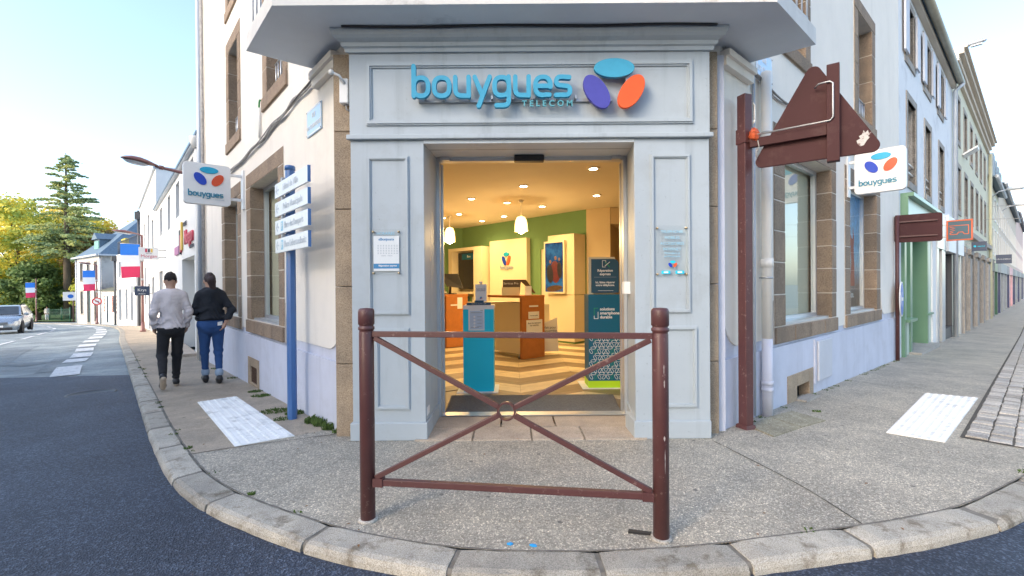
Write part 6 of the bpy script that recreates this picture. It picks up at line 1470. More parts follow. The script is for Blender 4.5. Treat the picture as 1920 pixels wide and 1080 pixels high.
# wall lamps over the right street
def wall_lamp(a, z, reach, label, sc=1.0):
    t = thing('street_lamp', RW(a,z,0), label, 'street lamp', 'grey lamps over the right street')
    mb = MB(); mb.tube([RW(a,z-.35,.03),RW(a,z-.05,.25*sc),RW(a,z,.6*sc)],.03*sc,8); mb.build('arm', M['zinc'], t)
    mb = MB(); vs = []; n = 16
    for k, (u, r, dz) in enumerate(((0.55,.04,0),(0.60,.13,.02),(.8,.17,.03),(1.05,.17,.04),(1.25,.12,.04),(1.32,.04,.04))):
        for j in range(n): tt = 2*math.pi*j/n; vs.append(RW(a+r*math.cos(tt)*sc, z+dz+r*.62*math.sin(tt)*sc, u*sc*reach))
    mb.add(vs,[(k*n+j,k*n+(j+1)%n,(k+1)*n+(j+1)%n,(k+1)*n+j) for k in range(5) for j in range(n)]+[tuple(range(n)),tuple(range(5*n,6*n))],0,True); mb.build('head', M['zinc'], t)
    mb = MB(); mb.box(RW,a-.11*sc,a+.11*sc,z-.11*sc,z-.07*sc,.72*sc*reach,1.15*sc*reach); mb.build('lens', M['signwhite'], t)
wall_lamp(17.3,9.2,1.0,'grey street lamp head high above the end of the shuttered building',.62)
wall_lamp(36.5,6.9,.9,'small grey street lamp on the cream house',1.2); wall_lamp(48,7.2,1.0,'small grey street lamp on the tan balcony house',1.2)
mb = MB()
for a0_, z0_, z1_ in ((33.0,5.6,6.4),(30.0,4.6,5.1)): mb.tube(spline([RW(a0_,z0_,0),RW(a0_+2,z0_-.1,6),RW(a0_+4,z1_,14)],8),.012,4)
tag(mb.build('overhead_wire', M['cable']),'thin wires strung across the right street','wire')
# window box awning thing on the ochre front
t = thing('window_awning', RW(20.2,6.3,.1), 'small folded white awning by a window of the ochre building', 'awning'); mb = MB(); mb.prism(Fr(RW(20.1,0).to_2d(),RW.n,RW.d),[(0.02,6.15),(.42,6.38),(.42,6.44),(.02,6.21)],0,.7); mb.build('awning', M['signwhite'], t); mb = MB(); mb.tube([RW(20.2,6.15,0),RW(20.2,6.3,.3)],.015,6); mb.build('bracket', M['grey_metal'], t)
# --- two unseen buildings added across the crossing to shade the corner and fill reflections
OP = Fr(PL+NL*11.5, DL, -NL)
def across(name, a0, a1, zt, mt, label, arches_):
    hs = []; n = int((a1-a0)/2.6); wd = (a1-a0)/n
    for k in range(n):
        c = a0+wd*(k+.5); hs += [(c-.55,c+.55,3.6,5.5)] + ([(c-.5,c+.5,6.2,7.5)] if zt > 8 else []) + [(c-.75,c+.75,.1 if not arches_ else .4,2.5)]
    t = block(name, OP, a0, a1, -.6, zt, 9, mt, hs, label)
    for h_ in hs: swin(t, OP, *h_, sur=M['white_render'], sw=.12, dep=.2)
    mb = MB(); mb.box(OP,a0-.1,a1+.1,zt,zt+.3,-.2,.35); mb.build('cornice', M['white_render'], t); return t
across('added_shade_terrace', -2.0, 16.0, 8.6, M['white_render'], 'unseen pale terrace added across the left street to shade the corner, mirrored in the shop windows', True)
across('added_shade_building', -38.0, -11.0, 9.0, M['tan'], 'unseen tall tan building added across the crossing to shade the corner, mirrored in the shop windows', False)

# ================================================================== street furniture on the left
M['lamp_red'] = mat('lamp_oxide_red', (0.20,0.085,0.075), 0.4, 0.06, 4, coat=0.2); M['lens'] = mat('lamp_lens', (0.62,0.66,0.70), 0.15, 0.05, 4)
def lamp_head(parent, tip, base, sc=1.0):
    """flat oval lantern from its arm end (base) out to its tip"""
    tip, base = Vector(tip), Vector(base); d = (tip-base); L = d.length; d.normalize(); side = d.cross(Vector((0,0,1))).normalized(); up = side.cross(d)
    n = 18; rings = ((0.0,.035,.03),(.10,.06,.045),(.28,.13,.075),(.5,.175,.095),(.72,.17,.085),(.9,.11,.05),(1.0,.02,.015)); vs = []
    for u, w_, h_ in rings:
        for j in range(n):
            t = 2*math.pi*j/n; s_ = math.sin(t); vs.append(base + d*u*L + side*w_*sc*math.cos(t) + up*((h_*s_ if s_ > 0 else h_*.25*s_)*sc))
    mb = MB(); mb.add(vs,[(k*n+j,k*n+(j+1)%n,(k+1)*n+(j+1)%n,(k+1)*n+j) for k in range(len(rings)-1) for j in range(n)]+[tuple(range(n)),tuple(range((len(rings)-1)*n,len(rings)*n))],0,True); mb.build('lamp_head', M['lamp_red'], parent)
    vs = [base + d*(.58+.34*math.cos(2*math.pi*j/n))*L + side*.145*sc*math.sin(2*math.pi*j/n) - up*(.028*sc) for j in range(n)] + [base + d*(.58+.26*math.cos(2*math.pi*j/n))*L + side*.11*sc*math.sin(2*math.pi*j/n) - up*(.055*sc) for j in range(n)]
    mb = MB(); mb.add(vs,[(j,(j+1)%n,n+(j+1)%n,n+j) for j in range(n)]+[tuple(range(n,2*n))],0,True); mb.build('lens', M['lens'], parent)
t = thing('street_lamp', LW(8.4,3.95,0), 'large oxide red street lamp head reaching over the left pavement from the wall', 'street lamp', 'red street lamps of the left street')
mb = MB(); mb.tube([LW(8.4,3.75,.03),LW(8.4,3.92,.30),LW(8.4,4.0,.85)],[.035,.035,.03],10).tube([LW(8.4,3.98,.70),LW(8.4,3.99,.78)],.045,10); mb.build('arm', M['lamp_red'], t)
mb = MB(); mb.box(LW,8.3,8.5,3.6,3.95,0,.04); mb.build('wall_plate', M['lamp_red'], t)
lamp_head(t, LW(8.4,4.09,1.42), LW(8.4,4.0,.80), 1.05)
M['fl_blue'] = mat('flag_blue', (0.03,0.20,0.70), 0.8, 0.05, 3); M['fl_white'] = mat('flag_white', (0.76,0.78,0.82), 0.8, 0.03, 3); M['fl_red'] = mat('flag_red', (0.68,0.04,0.12), 0.8, 0.05, 3)
def flag_lamp(x, y, lab_l, lab_f, sgn=1.0, lamp=True):
    z = gz(x,y); p = Vector((x,y)); side = Vector((-0.76,-0.65)); t = thing('street_lamp', (x,y,z), lab_l, 'street lamp', 'red street lamps of the left street')
    mb = MB(); mb.tube([(x,y,z-.05),(x,y,z+1.0),(x,y,z+4.9)],[.075,.06,.05],10); mb.build('post', M['lamp_red'], t)
    mb = MB(); mb.lathe((x,y,z),[(.13,0),(.13,.05),(.09,.12),(.08,.5)],12); mb.build('foot', M['lamp_red'], t)
    if lamp:
        q = p+side*.15; r = p+side*1.15; lamp_head(t,(r.x,r.y,z+5.05),(q.x,q.y,z+4.92),1.2)
        mb = MB(); mb.tube([(x,y,z+4.6),(x,y,z+4.85),(q.x,q.y,z+4.93)],.045,8); mb.build('arm', M['lamp_red'], t)
    mb = MB(); mb.lathe((x,y,z+3.55),[(.075,0),(.075,.12)],10).lathe((x,y,z+2.6),[(.07,0),(.07,.1)],10); mb.build('clamp', M['grey_metal'], t)
    f = thing('flag', (p.x+side.x*.4,p.y+side.y*.4,z+2.8), lab_f, 'flag', 'French flags on the lamp posts')
    def pt(u, v):   # u across, v down
        q = p+side*(.10+.74*u); wob = .035*math.sin(5*u+3*v)*v; return Vector((q.x+.3*wob, q.y+wob, z+4.42-1.66*v-.06*u*v))
    for k, c in enumerate(('fl_blue','fl_white','fl_red')):
        vs = []; N_ = 6; K_ = 5
        for off in (0,.004):
            for i in range(N_+1):
                for j in range(K_+1): q = pt(i/N_, (k+j/K_)/3); vs.append((q.x+off*.6,q.y-off,q.z))
        b = (N_+1)*(K_+1); fs = [(o_+i*(K_+1)+j,o_+i*(K_+1)+j+1,o_+(i+1)*(K_+1)+j+1,o_+(i+1)*(K_+1)+j) for o_ in (0,b) for i in range(N_) for j in range(K_)]
        mb = MB(); mb.add(vs,fs,0,True); mb.build(('blue_band','white_band','red_band')[k], M[c], f, fixn=False)
    a_, b_2 = pt(0,0), pt(1,0); mb = MB(); mb.tube([(x,y,a_.z+.01),(b_2.x,b_2.y,b_2.z+.01)],.015,6); mb.build('flag_rod', M['grey_metal'], f)
    return t
flag_lamp(-18.73,23.41,'maroon street lamp post with a large French flag near the two walkers','large French flag hanging in front of the white buildings')
flag_lamp(-34.58,38.46,'maroon street lamp post with a flag before the old house','French flag hanging before the old cream house')
flag_lamp(-54.2,52.6,'brown flag post standing before the trees by the park','small French flag hanging before the trees',lamp=False)
def disc_sign(x, y, zc, r, label, kind):
    t = thing('road_sign', (x,y,zc), label, 'road sign'); n_ = Vector((x,y)).normalized()*-1; d_ = Vector((-n_.y,n_.x)); d_ = d_ if d_.x > 0 else -d_; D = Fr(Vector((x,y))+n_*.08,d_,n_)
    ellipse(D,0,zc,r,r,0,0,.02,M['signred'],t,'rim',24); ellipse(D,0,zc,r*.72,r*.72,0,.0205,.024,M['signwhite'],t,'face',24)
    mb = MB(); mb.bar(D(-r*.6,zc+r*.55,.03),D(r*.6,zc-r*.55,.03),.02,r*.16,up=(0,0,1)); mb.build('slash', M['signred'], t)
    mb = MB(); mb.prism(D,[(-r*.35,zc-r*.05),(-r*.1,zc+r*.3),(-r*.1,zc+r*.08),(r*.35,zc+r*.08),(r*.35,zc-r*.5),(r*.2,zc-r*.5),(r*.2,zc-r*.1),(-r*.1,zc-r*.1)],.0245,.028); mb.build('arrow', M['text_dark'], t)
    mb = MB(); mb.box(D,-.1,.1,zc-.04,zc+.04,-.06,0); mb.build('clamp', M['grey_metal'], t)
disc_sign(-34.58,38.46,0.30,.33,'round red and white no-turn sign on the lamp post before the old house','turn')
t = thing('road_sign', (-43.6,45.9,gz(-43.6,45.9)), 'small square blue and white sign on a pole by the trees', 'road sign'); q_ = Vector((-43.6,45.9)); n_ = -q_.normalized(); D = Fr(q_,(-n_.y if -n_.y > 0 else n_.y,n_.x if -n_.y > 0 else -n_.x),n_)
mb = MB(); mb.tube([(q_.x,q_.y,gz(*q_)),(q_.x,q_.y,1.2)],.05,8); mb.build('post', M['maroon'], t); mb = MB(); mb.box(D,-.75,.35,.2,1.05,.06,.08); mb.build('plate', M['signwhite'], t); ellipse(D,-.2,.62,.22,.2,0,.081,.085,M['signblue'],t,'emblem',14)
# fence and low wall by the park
fe = thing('park_fence', (-50,51,gz(-50,51)), 'low dark wire fence at the edge of the park', 'fence'); fp = [Vector((-45.2,47.2)),Vector((-49.0,50.2)),Vector((-53.5,53.4))]
for a, b in zip(fp,fp[1:]):
    mb = MB(); n = 14
    for k in range(n+1): q = a+(b-a)*k/n; z = gz(q.x,q.y); mb.tube([(q.x,q.y,z),(q.x,q.y,z+1.35)],.02,4)
    for h in (.15,.7,1.3): mb.tube([(a.x,a.y,gz(a.x,a.y)+h),(b.x,b.y,gz(b.x,b.y)+h)],.02,4)
    mb.build('fence_panel', M['dgreen'], fe)
for a in fp: mb = MB(); mb.tube([(a.x,a.y,gz(a.x,a.y)),(a.x,a.y,gz(a.x,a.y)+1.5)],.05,6); mb.build('post', M['dgreen'], fe)

# ================================================================== trees
def leafmat(name, stops, scale):
    mt, nt, b = _new(name); p = _posn(nt); c = _ramp(nt, stops, _noise(nt, scale, 4, 0.75, p)).outputs[0]; nt.links.new(c, b.inputs['Base Color']); b.inputs['Roughness'].default_value = .7
    b.inputs['Transmission Weight'].default_value = 0.0; tr = nt.nodes.new('ShaderNodeBsdfTranslucent'); nt.links.new(c, tr.inputs[0]); mx = nt.nodes.new('ShaderNodeMixShader'); mx.inputs[0].default_value = .35
    nt.links.new(b.outputs[0], mx.inputs[1]); nt.links.new(tr.outputs[0], mx.inputs[2]); nt.links.new(mx.outputs[0], nt.nodes['Material Output'].inputs[0]); return mt
M['lf_yel'] = leafmat('leaves_autumn', [(0.34,(0.32,0.38,0.06)),(0.45,(0.56,0.54,0.08)),(0.54,(0.82,0.64,0.09)),(0.64,(0.82,0.50,0.08))], .45)
M['lf_grn'] = leafmat('leaves_green', [(0.34,(0.22,0.32,0.07)),(0.44,(0.38,0.46,0.10)),(0.51,(0.62,0.60,0.10)),(0.60,(0.84,0.68,0.10))], .4)
M['lf_dark'] = leafmat('leaves_dark', [(0.3,(0.08,0.14,0.05)),(0.55,(0.16,0.24,0.07)),(0.75,(0.34,0.38,0.08))], .6)
M['lf_brown'] = leafmat('leaves_brown', [(0.3,(0.18,0.14,0.06)),(0.55,(0.30,0.21,0.08)),(0.75,(0.42,0.28,0.10))], .5)
M['needle'] = leafmat('needles', [(0.36,(0.26,0.36,0.20)),(0.5,(0.40,0.48,0.22)),(0.62,(0.60,0.58,0.20))], .5)
M['bark'] = mat('bark', (0.11,0.085,0.06), 0.95, .3, 4, .8, 20)
def leaves_mesh(name, cen, nrm, size, rng, mt, parent):
    n = len(cen); t1 = rng.normal(size=(n,3)); t1 -= nrm*(t1*nrm).sum(1,keepdims=True); t1 /= np.linalg.norm(t1,axis=1,keepdims=True)+1e-9; t2 = np.cross(nrm,t1)
    s = size*rng.uniform(.55,1.25,(n,1)); v = np.stack([cen-t1*s*.5-t2*s*.25, cen+t1*s*.1-t2*s*.5, cen+t1*s*.6+t2*s*.1, cen-t1*s*.1+t2*s*.5],1).reshape(-1,3)
    me = bpy.data.meshes.new(name); me.vertices.add(4*n); me.vertices.foreach_set('co', v.astype(np.float32).ravel()); me.loops.add(4*n); me.loops.foreach_set('vertex_index', np.arange(4*n,dtype=np.int32)); me.polygons.add(n); me.polygons.foreach_set('loop_start', np.arange(0,4*n,4,dtype=np.int32)); me.polygons.foreach_set('loop_total', np.full(n,4,dtype=np.int32)); me.update(); me.validate(); me.materials.append(mt)
    o = bpy.data.objects.new(name, me); COL.objects.link(o); par(o, parent); return o
def tree(x, y, h, rad, crown0, mt, label, seed, n=9000, ls=.34, trunk=.28, sq=1.0, name='leafy_tree'):
    rng = np.random.default_rng(seed); z = gz(max(-70,x),min(75,y)); t = thing(name, (x,y,z), label, 'tree', 'trees at the park')
    tr = MB(); rr = random.Random(seed); top = z+h*.82
    tr.tube([(x,y,z-.2),(x+.1,y,z+h*.3),(x-.1,y+.1,z+h*.6),(x,y,top)],[trunk,trunk*.8,trunk*.5,.05],8)
    cl = []; nc = 34
    for k in range(nc):
        u = rng.uniform(0,1); a = rng.uniform(0,6.28); zz = crown0+(h-crown0)*u; prof = math.sin(math.pi*min(1,(u*.88+.10)))**.7; r_ = rad*prof*math.sqrt(rng.uniform(.15,1)); c = np.array([x+r_*math.cos(a),y+r_*math.sin(a)*sq,z+zz]); cl.append((c,rad*rng.uniform(.20,.40)))
        if k < 16: tr.tube([(x,y,z+crown0*.8+(zz-crown0)*.45),tuple((c+np.array([x,y,z+zz*.75]))/2),tuple(c)],[trunk*.32,trunk*.2,.02],5)
    tr.build('trunk', M['bark'], t); P_ = []; Nn = []
    for c, r_ in cl:
        m_ = n//nc; d = rng.normal(size=(m_,3)); d /= np.linalg.norm(d,axis=1,keepdims=True); rad_ = r_*rng.uniform(.35,1.0,(m_,1))**.6; P_.append(c+d*rad_*np.array([1.15,1.15,.75])); q = d+rng.normal(size=(m_,3))*.7+np.array([0,0,.5]); Nn.append(q/np.linalg.norm(q,axis=1,keepdims=True))
    leaves_mesh('crown', np.concatenate(P_), np.concatenate(Nn), ls, rng, mt, t); return t
tree(-64,60,15,7.0,2.6,M['lf_grn'],'broad green tree with yellowing leaves at the edge of the picture',1,15000)
tree(-60.5,66,13.5,6.0,3.0,M['lf_yel'],'yellow autumn tree behind the tall conifer',2,14000)
tree(-67,70,15.5,6.5,3.5,M['lf_yel'],'golden leafy tree standing between the conifer and the broad green tree',3,13000)
tree(-52.0,60,10.8,3.8,3.6,M['lf_brown'],'thin brown-leaved tree in front of the conifer trunk',4,9000,.26)
tree(-52.5,69,14.6,6.2,4.0,M['lf_yel'],'orange-yellow tree showing over the slate roof',5,11000)
tree(-72,57,10.5,5,1.5,M['lf_grn'],'low green tree above the silver car',6,9000)
tree(-57.5,56.0,6.5,3.6,1.2,M['lf_dark'],'dark shrubby tree behind the flag post and fence',7,8000)
tree(-50.3,55.8,5.0,2.2,1.2,M['lf_grn'],'small bright green tree beside the square blue sign',8,5000,.24)
# conifer in whorls
def conifer(x, y, h, label, seed):
    rng = np.random.default_rng(seed); rr = random.Random(seed); z = gz(max(-70,x),min(75,y)); t = thing('conifer_tree', (x,y,z), label, 'tree', 'trees at the park')
    tr = MB(); tr.tube([(x,y,z-.3),(x,y,z+h*.35),(x,y,z+h*.7),(x,y,z+h)],[.42,.34,.18,.03],10); P_ = []; Nn = []
    for k in range(150):
        u = rr.random()**1.05; zz = h*(.38+.615*u); R0 = 4.4*(1-u)**.72+.30; R = R0*rr.uniform(.35,1.15); a = rr.uniform(0,6.28)
        rise = R*rr.uniform(-.22,.16)*(1-u)+R*.25*u; e = np.array([x+R*math.cos(a),y+R*math.sin(a),z+zz+rise]); s = np.array([x,y,z+zz]); mid_ = (s+e)/2+np.array([0,0,.08*R]); tr.tube([tuple(s),tuple(mid_),tuple(e)],[.05*(1-u)+.015,.03,.010],4)
        m_ = int(44*R**.9)+14; f = rng.uniform(.12,1.04,(m_,1))**.75; w_ = .14+.22*R*(1.05-f); off = rng.normal(size=(m_,3))*np.array([1,1,.35])*w_*.5; P_.append(s+(e-s)*f+np.array([0,0,.08*R])*(4*f*(1-f))+off-np.array([0,0,.12])*f); q = rng.normal(size=(m_,3))*.8+np.array([0,0,.8]); Nn.append(q/np.linalg.norm(q,axis=1,keepdims=True))
    tr.build('trunk', M['bark'], t); leaves_mesh('crown', np.concatenate(P_), np.concatenate(Nn), .26, rng, M['needle'], t)
conifer(-54.1,56.2,20.3,'tall open conifer rising above the other trees',9)
# distant belt of foliage closing the view behind the trees
mbk = None
rng = np.random.default_rng(40); n = 26000
P_ = np.stack([rng.uniform(-150,-55,n), np.zeros(n), np.zeros(n)],1); P_[:,1] = 78+ rng.uniform(0,14,n) - (P_[:,0]+55)*.10; P_[:,2] = -2.6 + rng.uniform(0,1,n)**.8*(6.5+2.5*np.sin(P_[:,0]*.35)+1.5*np.sin(P_[:,0]*.9))
Nn = rng.normal(size=(n,3))+np.array([.3,-.6,.6]); Nn /= np.linalg.norm(Nn,axis=1,keepdims=True)
th = thing('park_undergrowth', (-90,84,-2.5), 'dense dark undergrowth closing the view beneath the park trees', 'undergrowth'); th['kind'] = 'stuff'
leaves_mesh('foliage', P_, Nn, .75, rng, M['lf_dark'], th)

# ================================================================== silver car
M['silver'] = mat('silver_paint', (0.42,0.46,0.50), 0.25, 0.03, 2, metal=0.75, coat=0.6); M['lampglass'] = mat('lamp_glass', (0.62,0.64,0.66), 0.08, 0.1, 8, metal=.3); M['tyre'] = mat('tyre', (0.025,0.025,0.027), .85, .2, 20)
co = Vector((-29.05,26.0)); fwdc = Vector((0.62,-0.785)); ca_ = Fr(co, Vector((0.785,0.62)), fwdc); cz0 = road_z(co.x,co.y)
car = thing('silver_car', (co.x,co.y,cz0), 'silver estate car driving towards the corner at the picture edge', 'car')
def cp(x, y, z): return ca_(x, cz0+z, -y)          # x to the car's left, y backwards from the nose, z up
secs = [  # y, half-width, list of (x fraction, z) from sill to centre top
 (0.0,.70,[.28,.45,.62,.66]),(0.15,.84,[.22,.50,.74,.80]),(0.55,.90,[.20,.55,.86,.92]),(1.15,.91,[.20,.60,.96,1.02]),(1.35,.91,[.20,.60,.98,1.05]),(3.9,.91,[.22,.62,1.0,1.05]),(4.35,.88,[.26,.62,1.0,1.04]),(4.5,.80,[.32,.6,.9,.95])]
mb = MB(); vs = []; 
for y, hw, z4 in secs:
    row = [(-hw*.94,z4[0]),(-hw,z4[1]),(-hw*.97,z4[2]),(-hw*.72,z4[3]),(0,z4[3]+.03),(hw*.72,z4[3]),(hw*.97,z4[2]),(hw,z4[1]),(hw*.94,z4[0])]; vs += [cp(x,y,z) for x,z in row]
fs = [(i*9+j,i*9+j+1,(i+1)*9+j+1,(i+1)*9+j) for i in range(len(secs)-1) for j in range(8)]+[tuple(range(9)),tuple(range((len(secs)-1)*9,len(secs)*9))]+[(i*9,(i+1)*9,(i+1)*9+8,i*9+8) for i in range(len(secs)-1)]
mb.add(vs,fs,0,True); mb.build('body', M['silver'], car)
gh = [(1.12,.80,1.03),(1.95,.66,1.55),(2.3,.64,1.60),(3.7,.62,1.58),(4.35,.74,1.03)]
mb = MB(); vs = [cp(sx*w_,y,z) for y,w_,z in gh for sx in (-1,1)]; base = [cp(sx*.84,y,1.02) for y in (1.95,2.3,3.7) for sx in (-1,1)]
mb.add(vs+base,[(0,1,3,2),(2,3,5,4),(4,5,7,6),(6,7,9,8),(0,2,10),(2,4,12,10),(4,6,14,12),(6,8,14),(1,3,11),(3,5,13,11),(5,7,15,13),(7,9,15)]); mb.build('cabin', M['silver'], car)
mb = MB(); mb.quad(cp(-.70,1.20,1.075),cp(.70,1.20,1.075),cp(.59,1.88,1.52),cp(-.59,1.88,1.52)); 
mb.v = [tuple(Vector(v)+Vector((fwdc.x*.02,fwdc.y*.02,.02))) for v in mb.v]; mb.build('windscreen', M['darkglass'], car)
for sx in (-1,1):
    for y0_, y1_, t0, t1 in ((1.45,2.6,1.98,2.6),(2.68,3.6,2.68,3.55),(3.68,4.2,3.62,3.75)):
        mb = MB(); mb.quad(cp(sx*.845,y0_,1.06),cp(sx*.845,y1_,1.06),cp(sx*.68,t1,1.52),cp(sx*.68,t0,1.52)); mb.build('side_window', M['darkglass'], car)
    mb = MB(); mb.add([cp(sx*.46,.07,.70),cp(sx*.80,.16,.74),cp(sx*.86,.42,.80),cp(sx*.50,.18,.80),cp(sx*.46,.03,.60),cp(sx*.82,.13,.60),cp(sx*.895,.40,.66)],[(0,1,5,4),(1,2,6,5),(0,3,2,1)]); mb.build('headlight', M['lampglass'], car)
    mb = MB(); mb.box(Fr(cp(sx*.98,1.45,0).to_2d(),ca_.d,ca_.n),-.11,.11,cz0+1.00,cz0+1.16,-.06,.06); mb.build('mirror', M['silver'], car, bevel=.03)
    for y in (.85,3.55):
        w_ = holder('wheel', cp(sx*.80,y,.33), car); ax = (ca_.d.x*sx,ca_.d.y*sx,0)
        mb = MB(); mb.lathe(cp(sx*.72,y,.34),[(.20,0),(.32,.0),(.345,.03),(.345,.19),(.32,.215),(.21,.215)],24,axis=ax); mb.build('tyre', M['tyre'], w_); mb = MB(); mb.lathe(cp(sx*.90,y,.34),[(.21,0),(.21,.03),(.06,.015),(.05,.03),(0,.03)],16,axis=ax); mb.build('rim', M['alu'], w_)
        mb = MB(); mb.lathe(cp(sx*.915,y,.36),[(.41,0),(.41,.006),(0,.006)],20,axis=ax); mb.build('arch', M['black'], w_)
NF = Fr(cp(0,-.01,0).to_2d(), ca_.d, fwdc); mb = MB(); mb.box(NF,-.44,.44,cz0+.52,cz0+.68,-.05,.012); mb.build('grille', M['black'], car)
for k in range(3): mb = MB(); mb.box(NF,-.44,.44,cz0+.545+k*.045,cz0+.558+k*.045,.0125,.02); mb.build('grille_bar', M['alu'], car)
mb = MB(); mb.box(NF,-.62,.62,cz0+.24,cz0+.38,-.1,.008); mb.build('lower_intake', M['black'], car); mb = MB(); mb.box(NF,-.26,.26,cz0+.40,cz0+.51,.0,.022); mb.build('number_plate', M['signwhite'], car)
ellipse(NF,0,cz0+.62,.07,.05,0,.0205,.03,M['alu'],car,'badge',16)
mb = MB(); mb.tube([cp(-.60,2.2,1.62),cp(-.58,3.7,1.63)],.025,6).tube([cp(.60,2.2,1.62),cp(.58,3.7,1.63)],.025,6); mb.build('roof_rail', M['black'], car)

# ================================================================== people: bodies grown as smooth unions of tapered limbs
def surface(fn, lo, hi, h):
    lo = np.array(lo); dims = np.ceil((np.array(hi)-lo)/h).astype(int)+1
    ax = [lo[i]+h*np.arange(dims[i]) for i in range(3)]; X, Y, Z = np.meshgrid(*ax, indexing='ij'); V = fn(X,Y,Z); S = V < 0
    c = S[:-1,:-1,:-1].astype(np.int8)
    tot = sum(S[i:i+dims[0]-1 or None, j:j+dims[1]-1, k:k+dims[2]-1].astype(np.int8) for i in (0,1) for j in (0,1) for k in (0,1))
    cell = (tot > 0) & (tot < 8); idx = -np.ones(cell.shape, int); ids = np.argwhere(cell); idx[cell] = np.arange(len(ids))
    acc = np.zeros((len(ids),3)); cnt = np.zeros(len(ids))
    cor = [(0,0,0),(1,0,0),(0,1,0),(1,1,0),(0,0,1),(1,0,1),(0,1,1),(1,1,1)]
    for a, b in ((0,1),(2,3),(4,5),(6,7),(0,2),(1,3),(4,6),(5,7),(0,4),(1,5),(2,6),(3,7)):
        ca, cb = np.array(cor[a]), np.array(cor[b]); va = V[tuple((ids+ca).T)]; vb = V[tuple((ids+cb).T)]; m_ = (va < 0) != (vb < 0); t = np.where(m_, va/(va-vb+1e-12), 0)
        acc += np.where(m_[:,None], ca+(cb-ca)*t[:,None], 0); cnt += m_
    verts = lo + h*(ids + acc/np.maximum(cnt,1)[:,None]); faces = []
    for d in range(3):
        e = [1,1,1]; e[d] = 0; A = S[tuple(slice(1 if i != d else 0, -1) for i in range(3))]; B_ = S[tuple(slice(1,-1) if i != d else slice(1,None) for i in range(3))]
        pos = np.argwhere(A != B_); inside = A[tuple(pos.T)]; pos = pos + np.array(e); u, w_ = [i for i in range(3) if i != d]; eu = np.zeros(3,int); eu[u] = 1; ew = np.zeros(3,int); ew[w_] = 1
        q = np.stack([idx[tuple((pos-eu-ew).T)], idx[tuple((pos-ew).T)], idx[tuple(pos.T)], idx[tuple((pos-eu).T)]],1); flip = inside if d != 1 else ~inside
        q = np.where(flip[:,None], q, q[:,::-1]); faces.append(q)
    F_ = np.concatenate(faces); F_ = F_[(F_ >= 0).all(1)]; return verts, F_
def cap(X, Y, Z, a, b, ra, rb, sx=1.0):
    a, b = np.array(a,float), np.array(b,float); d = b-a; L2 = (d*d).sum()+1e-9; t = np.clip(((X-a[0])*d[0]+(Y-a[1])*d[1]+(Z-a[2])*d[2])/L2,0,1)
    return np.sqrt(((X-a[0]-t*d[0])/sx)**2+(Y-a[1]-t*d[1])**2+(Z-a[2]-t*d[2])**2) - (ra+(rb-ra)*t)
def ell(X, Y, Z, c, r):
    k = np.sqrt(((X-c[0])/r[0])**2+((Y-c[1])/r[1])**2+((Z-c[2])/r[2])**2); return (k-1)*min(r)
def smin(a, b, k): h = np.clip(.5+.5*(b-a)/k,0,1); return b+(a-b)*h-k*h*(1-h)
def union(fs, k):
    o = fs[0]
    for f in fs[1:]: o = smin(o, f, k)
    return o
def place(name, fn, lo, hi, h, M4, mt, parent, cloth=0.0):
    v, f = surface(fn, lo, hi, h); v = np.c_[v, np.ones(len(v))] @ np.array(M4).T
    me = bpy.data.meshes.new(name); me.from_pydata([tuple(p) for p in v[:,:3]], [], [tuple(int(i) for i in q) for q in f]); me.materials.append(mt)
    for p in me.polygons: p.use_smooth = True
    bm = bmesh.new(); bm.from_mesh(me)
    for _ in range(2): bmesh.ops.smooth_vert(bm, verts=bm.verts, factor=.4, use_axis_x=True, use_axis_y=True, use_axis_z=True)
    bmesh.ops.recalc_face_normals(bm, faces=bm.faces); bm.to_mesh(me); bm.free()
    o = bpy.data.objects.new(name, me); COL.objects.link(o)
    if parent is not None: par(o, parent)
    return o
M['skin'] = mat('skin', (0.46,0.27,0.19), .55, .06, 12); M['hair'] = mat('dark_hair', (0.020,0.014,0.012), .75, .3, 40, .4, 200); M['hair2'] = mat('dark_red_hair', (0.030,0.013,0.014), .7, .3, 40, .4, 200)
def cloth(name, c, wr=0.5, sc=9):
    mt, nt, b = _new(name); p = _posn(nt); col = _ramp(nt,[(.3,[x*.86 for x in c]),(.7,[min(1,x*1.1) for x in c])],_noise(nt,7,4,.6,p)).outputs[0]; nt.links.new(col,b.inputs['Base Color']); b.inputs['Roughness'].default_value = .9
    mp = nt.nodes.new('ShaderNodeMapping'); mp.inputs['Scale'].default_value = (1,1,1.7); nt.links.new(p,mp.inputs[0]); _bump(nt,b,_noise(nt,sc,3,.55,mp.outputs[0]),wr,.035); return mt
M['sweat'] = cloth('grey_pink_sweat', (0.66,0.59,0.58), .7, 7); M['trs'] = cloth('black_trousers', (0.018,0.018,0.020)); M['hood'] = cloth('black_hoodie', (0.014,0.017,0.024)); M['jean'] = cloth('blue_denim', (0.025,0.075,0.21), .4, 12); M['cuff'] = cloth('pale_denim', (0.30,0.38,0.48)); M['sole'] = mat('tan_sole', (0.45,0.36,0.27), .8, .1, 20); M['solew'] = mat('white_sole', (0.6,0.58,0.55), .7, .1, 20); M['coatw'] = cloth('pale_coat', (0.62,0.58,0.54)); M['dark_blue'] = cloth('navy_clothes', (0.02,0.03,0.07)); M['eye'] = mat('eye', (0.05,0.035,0.03), .2)
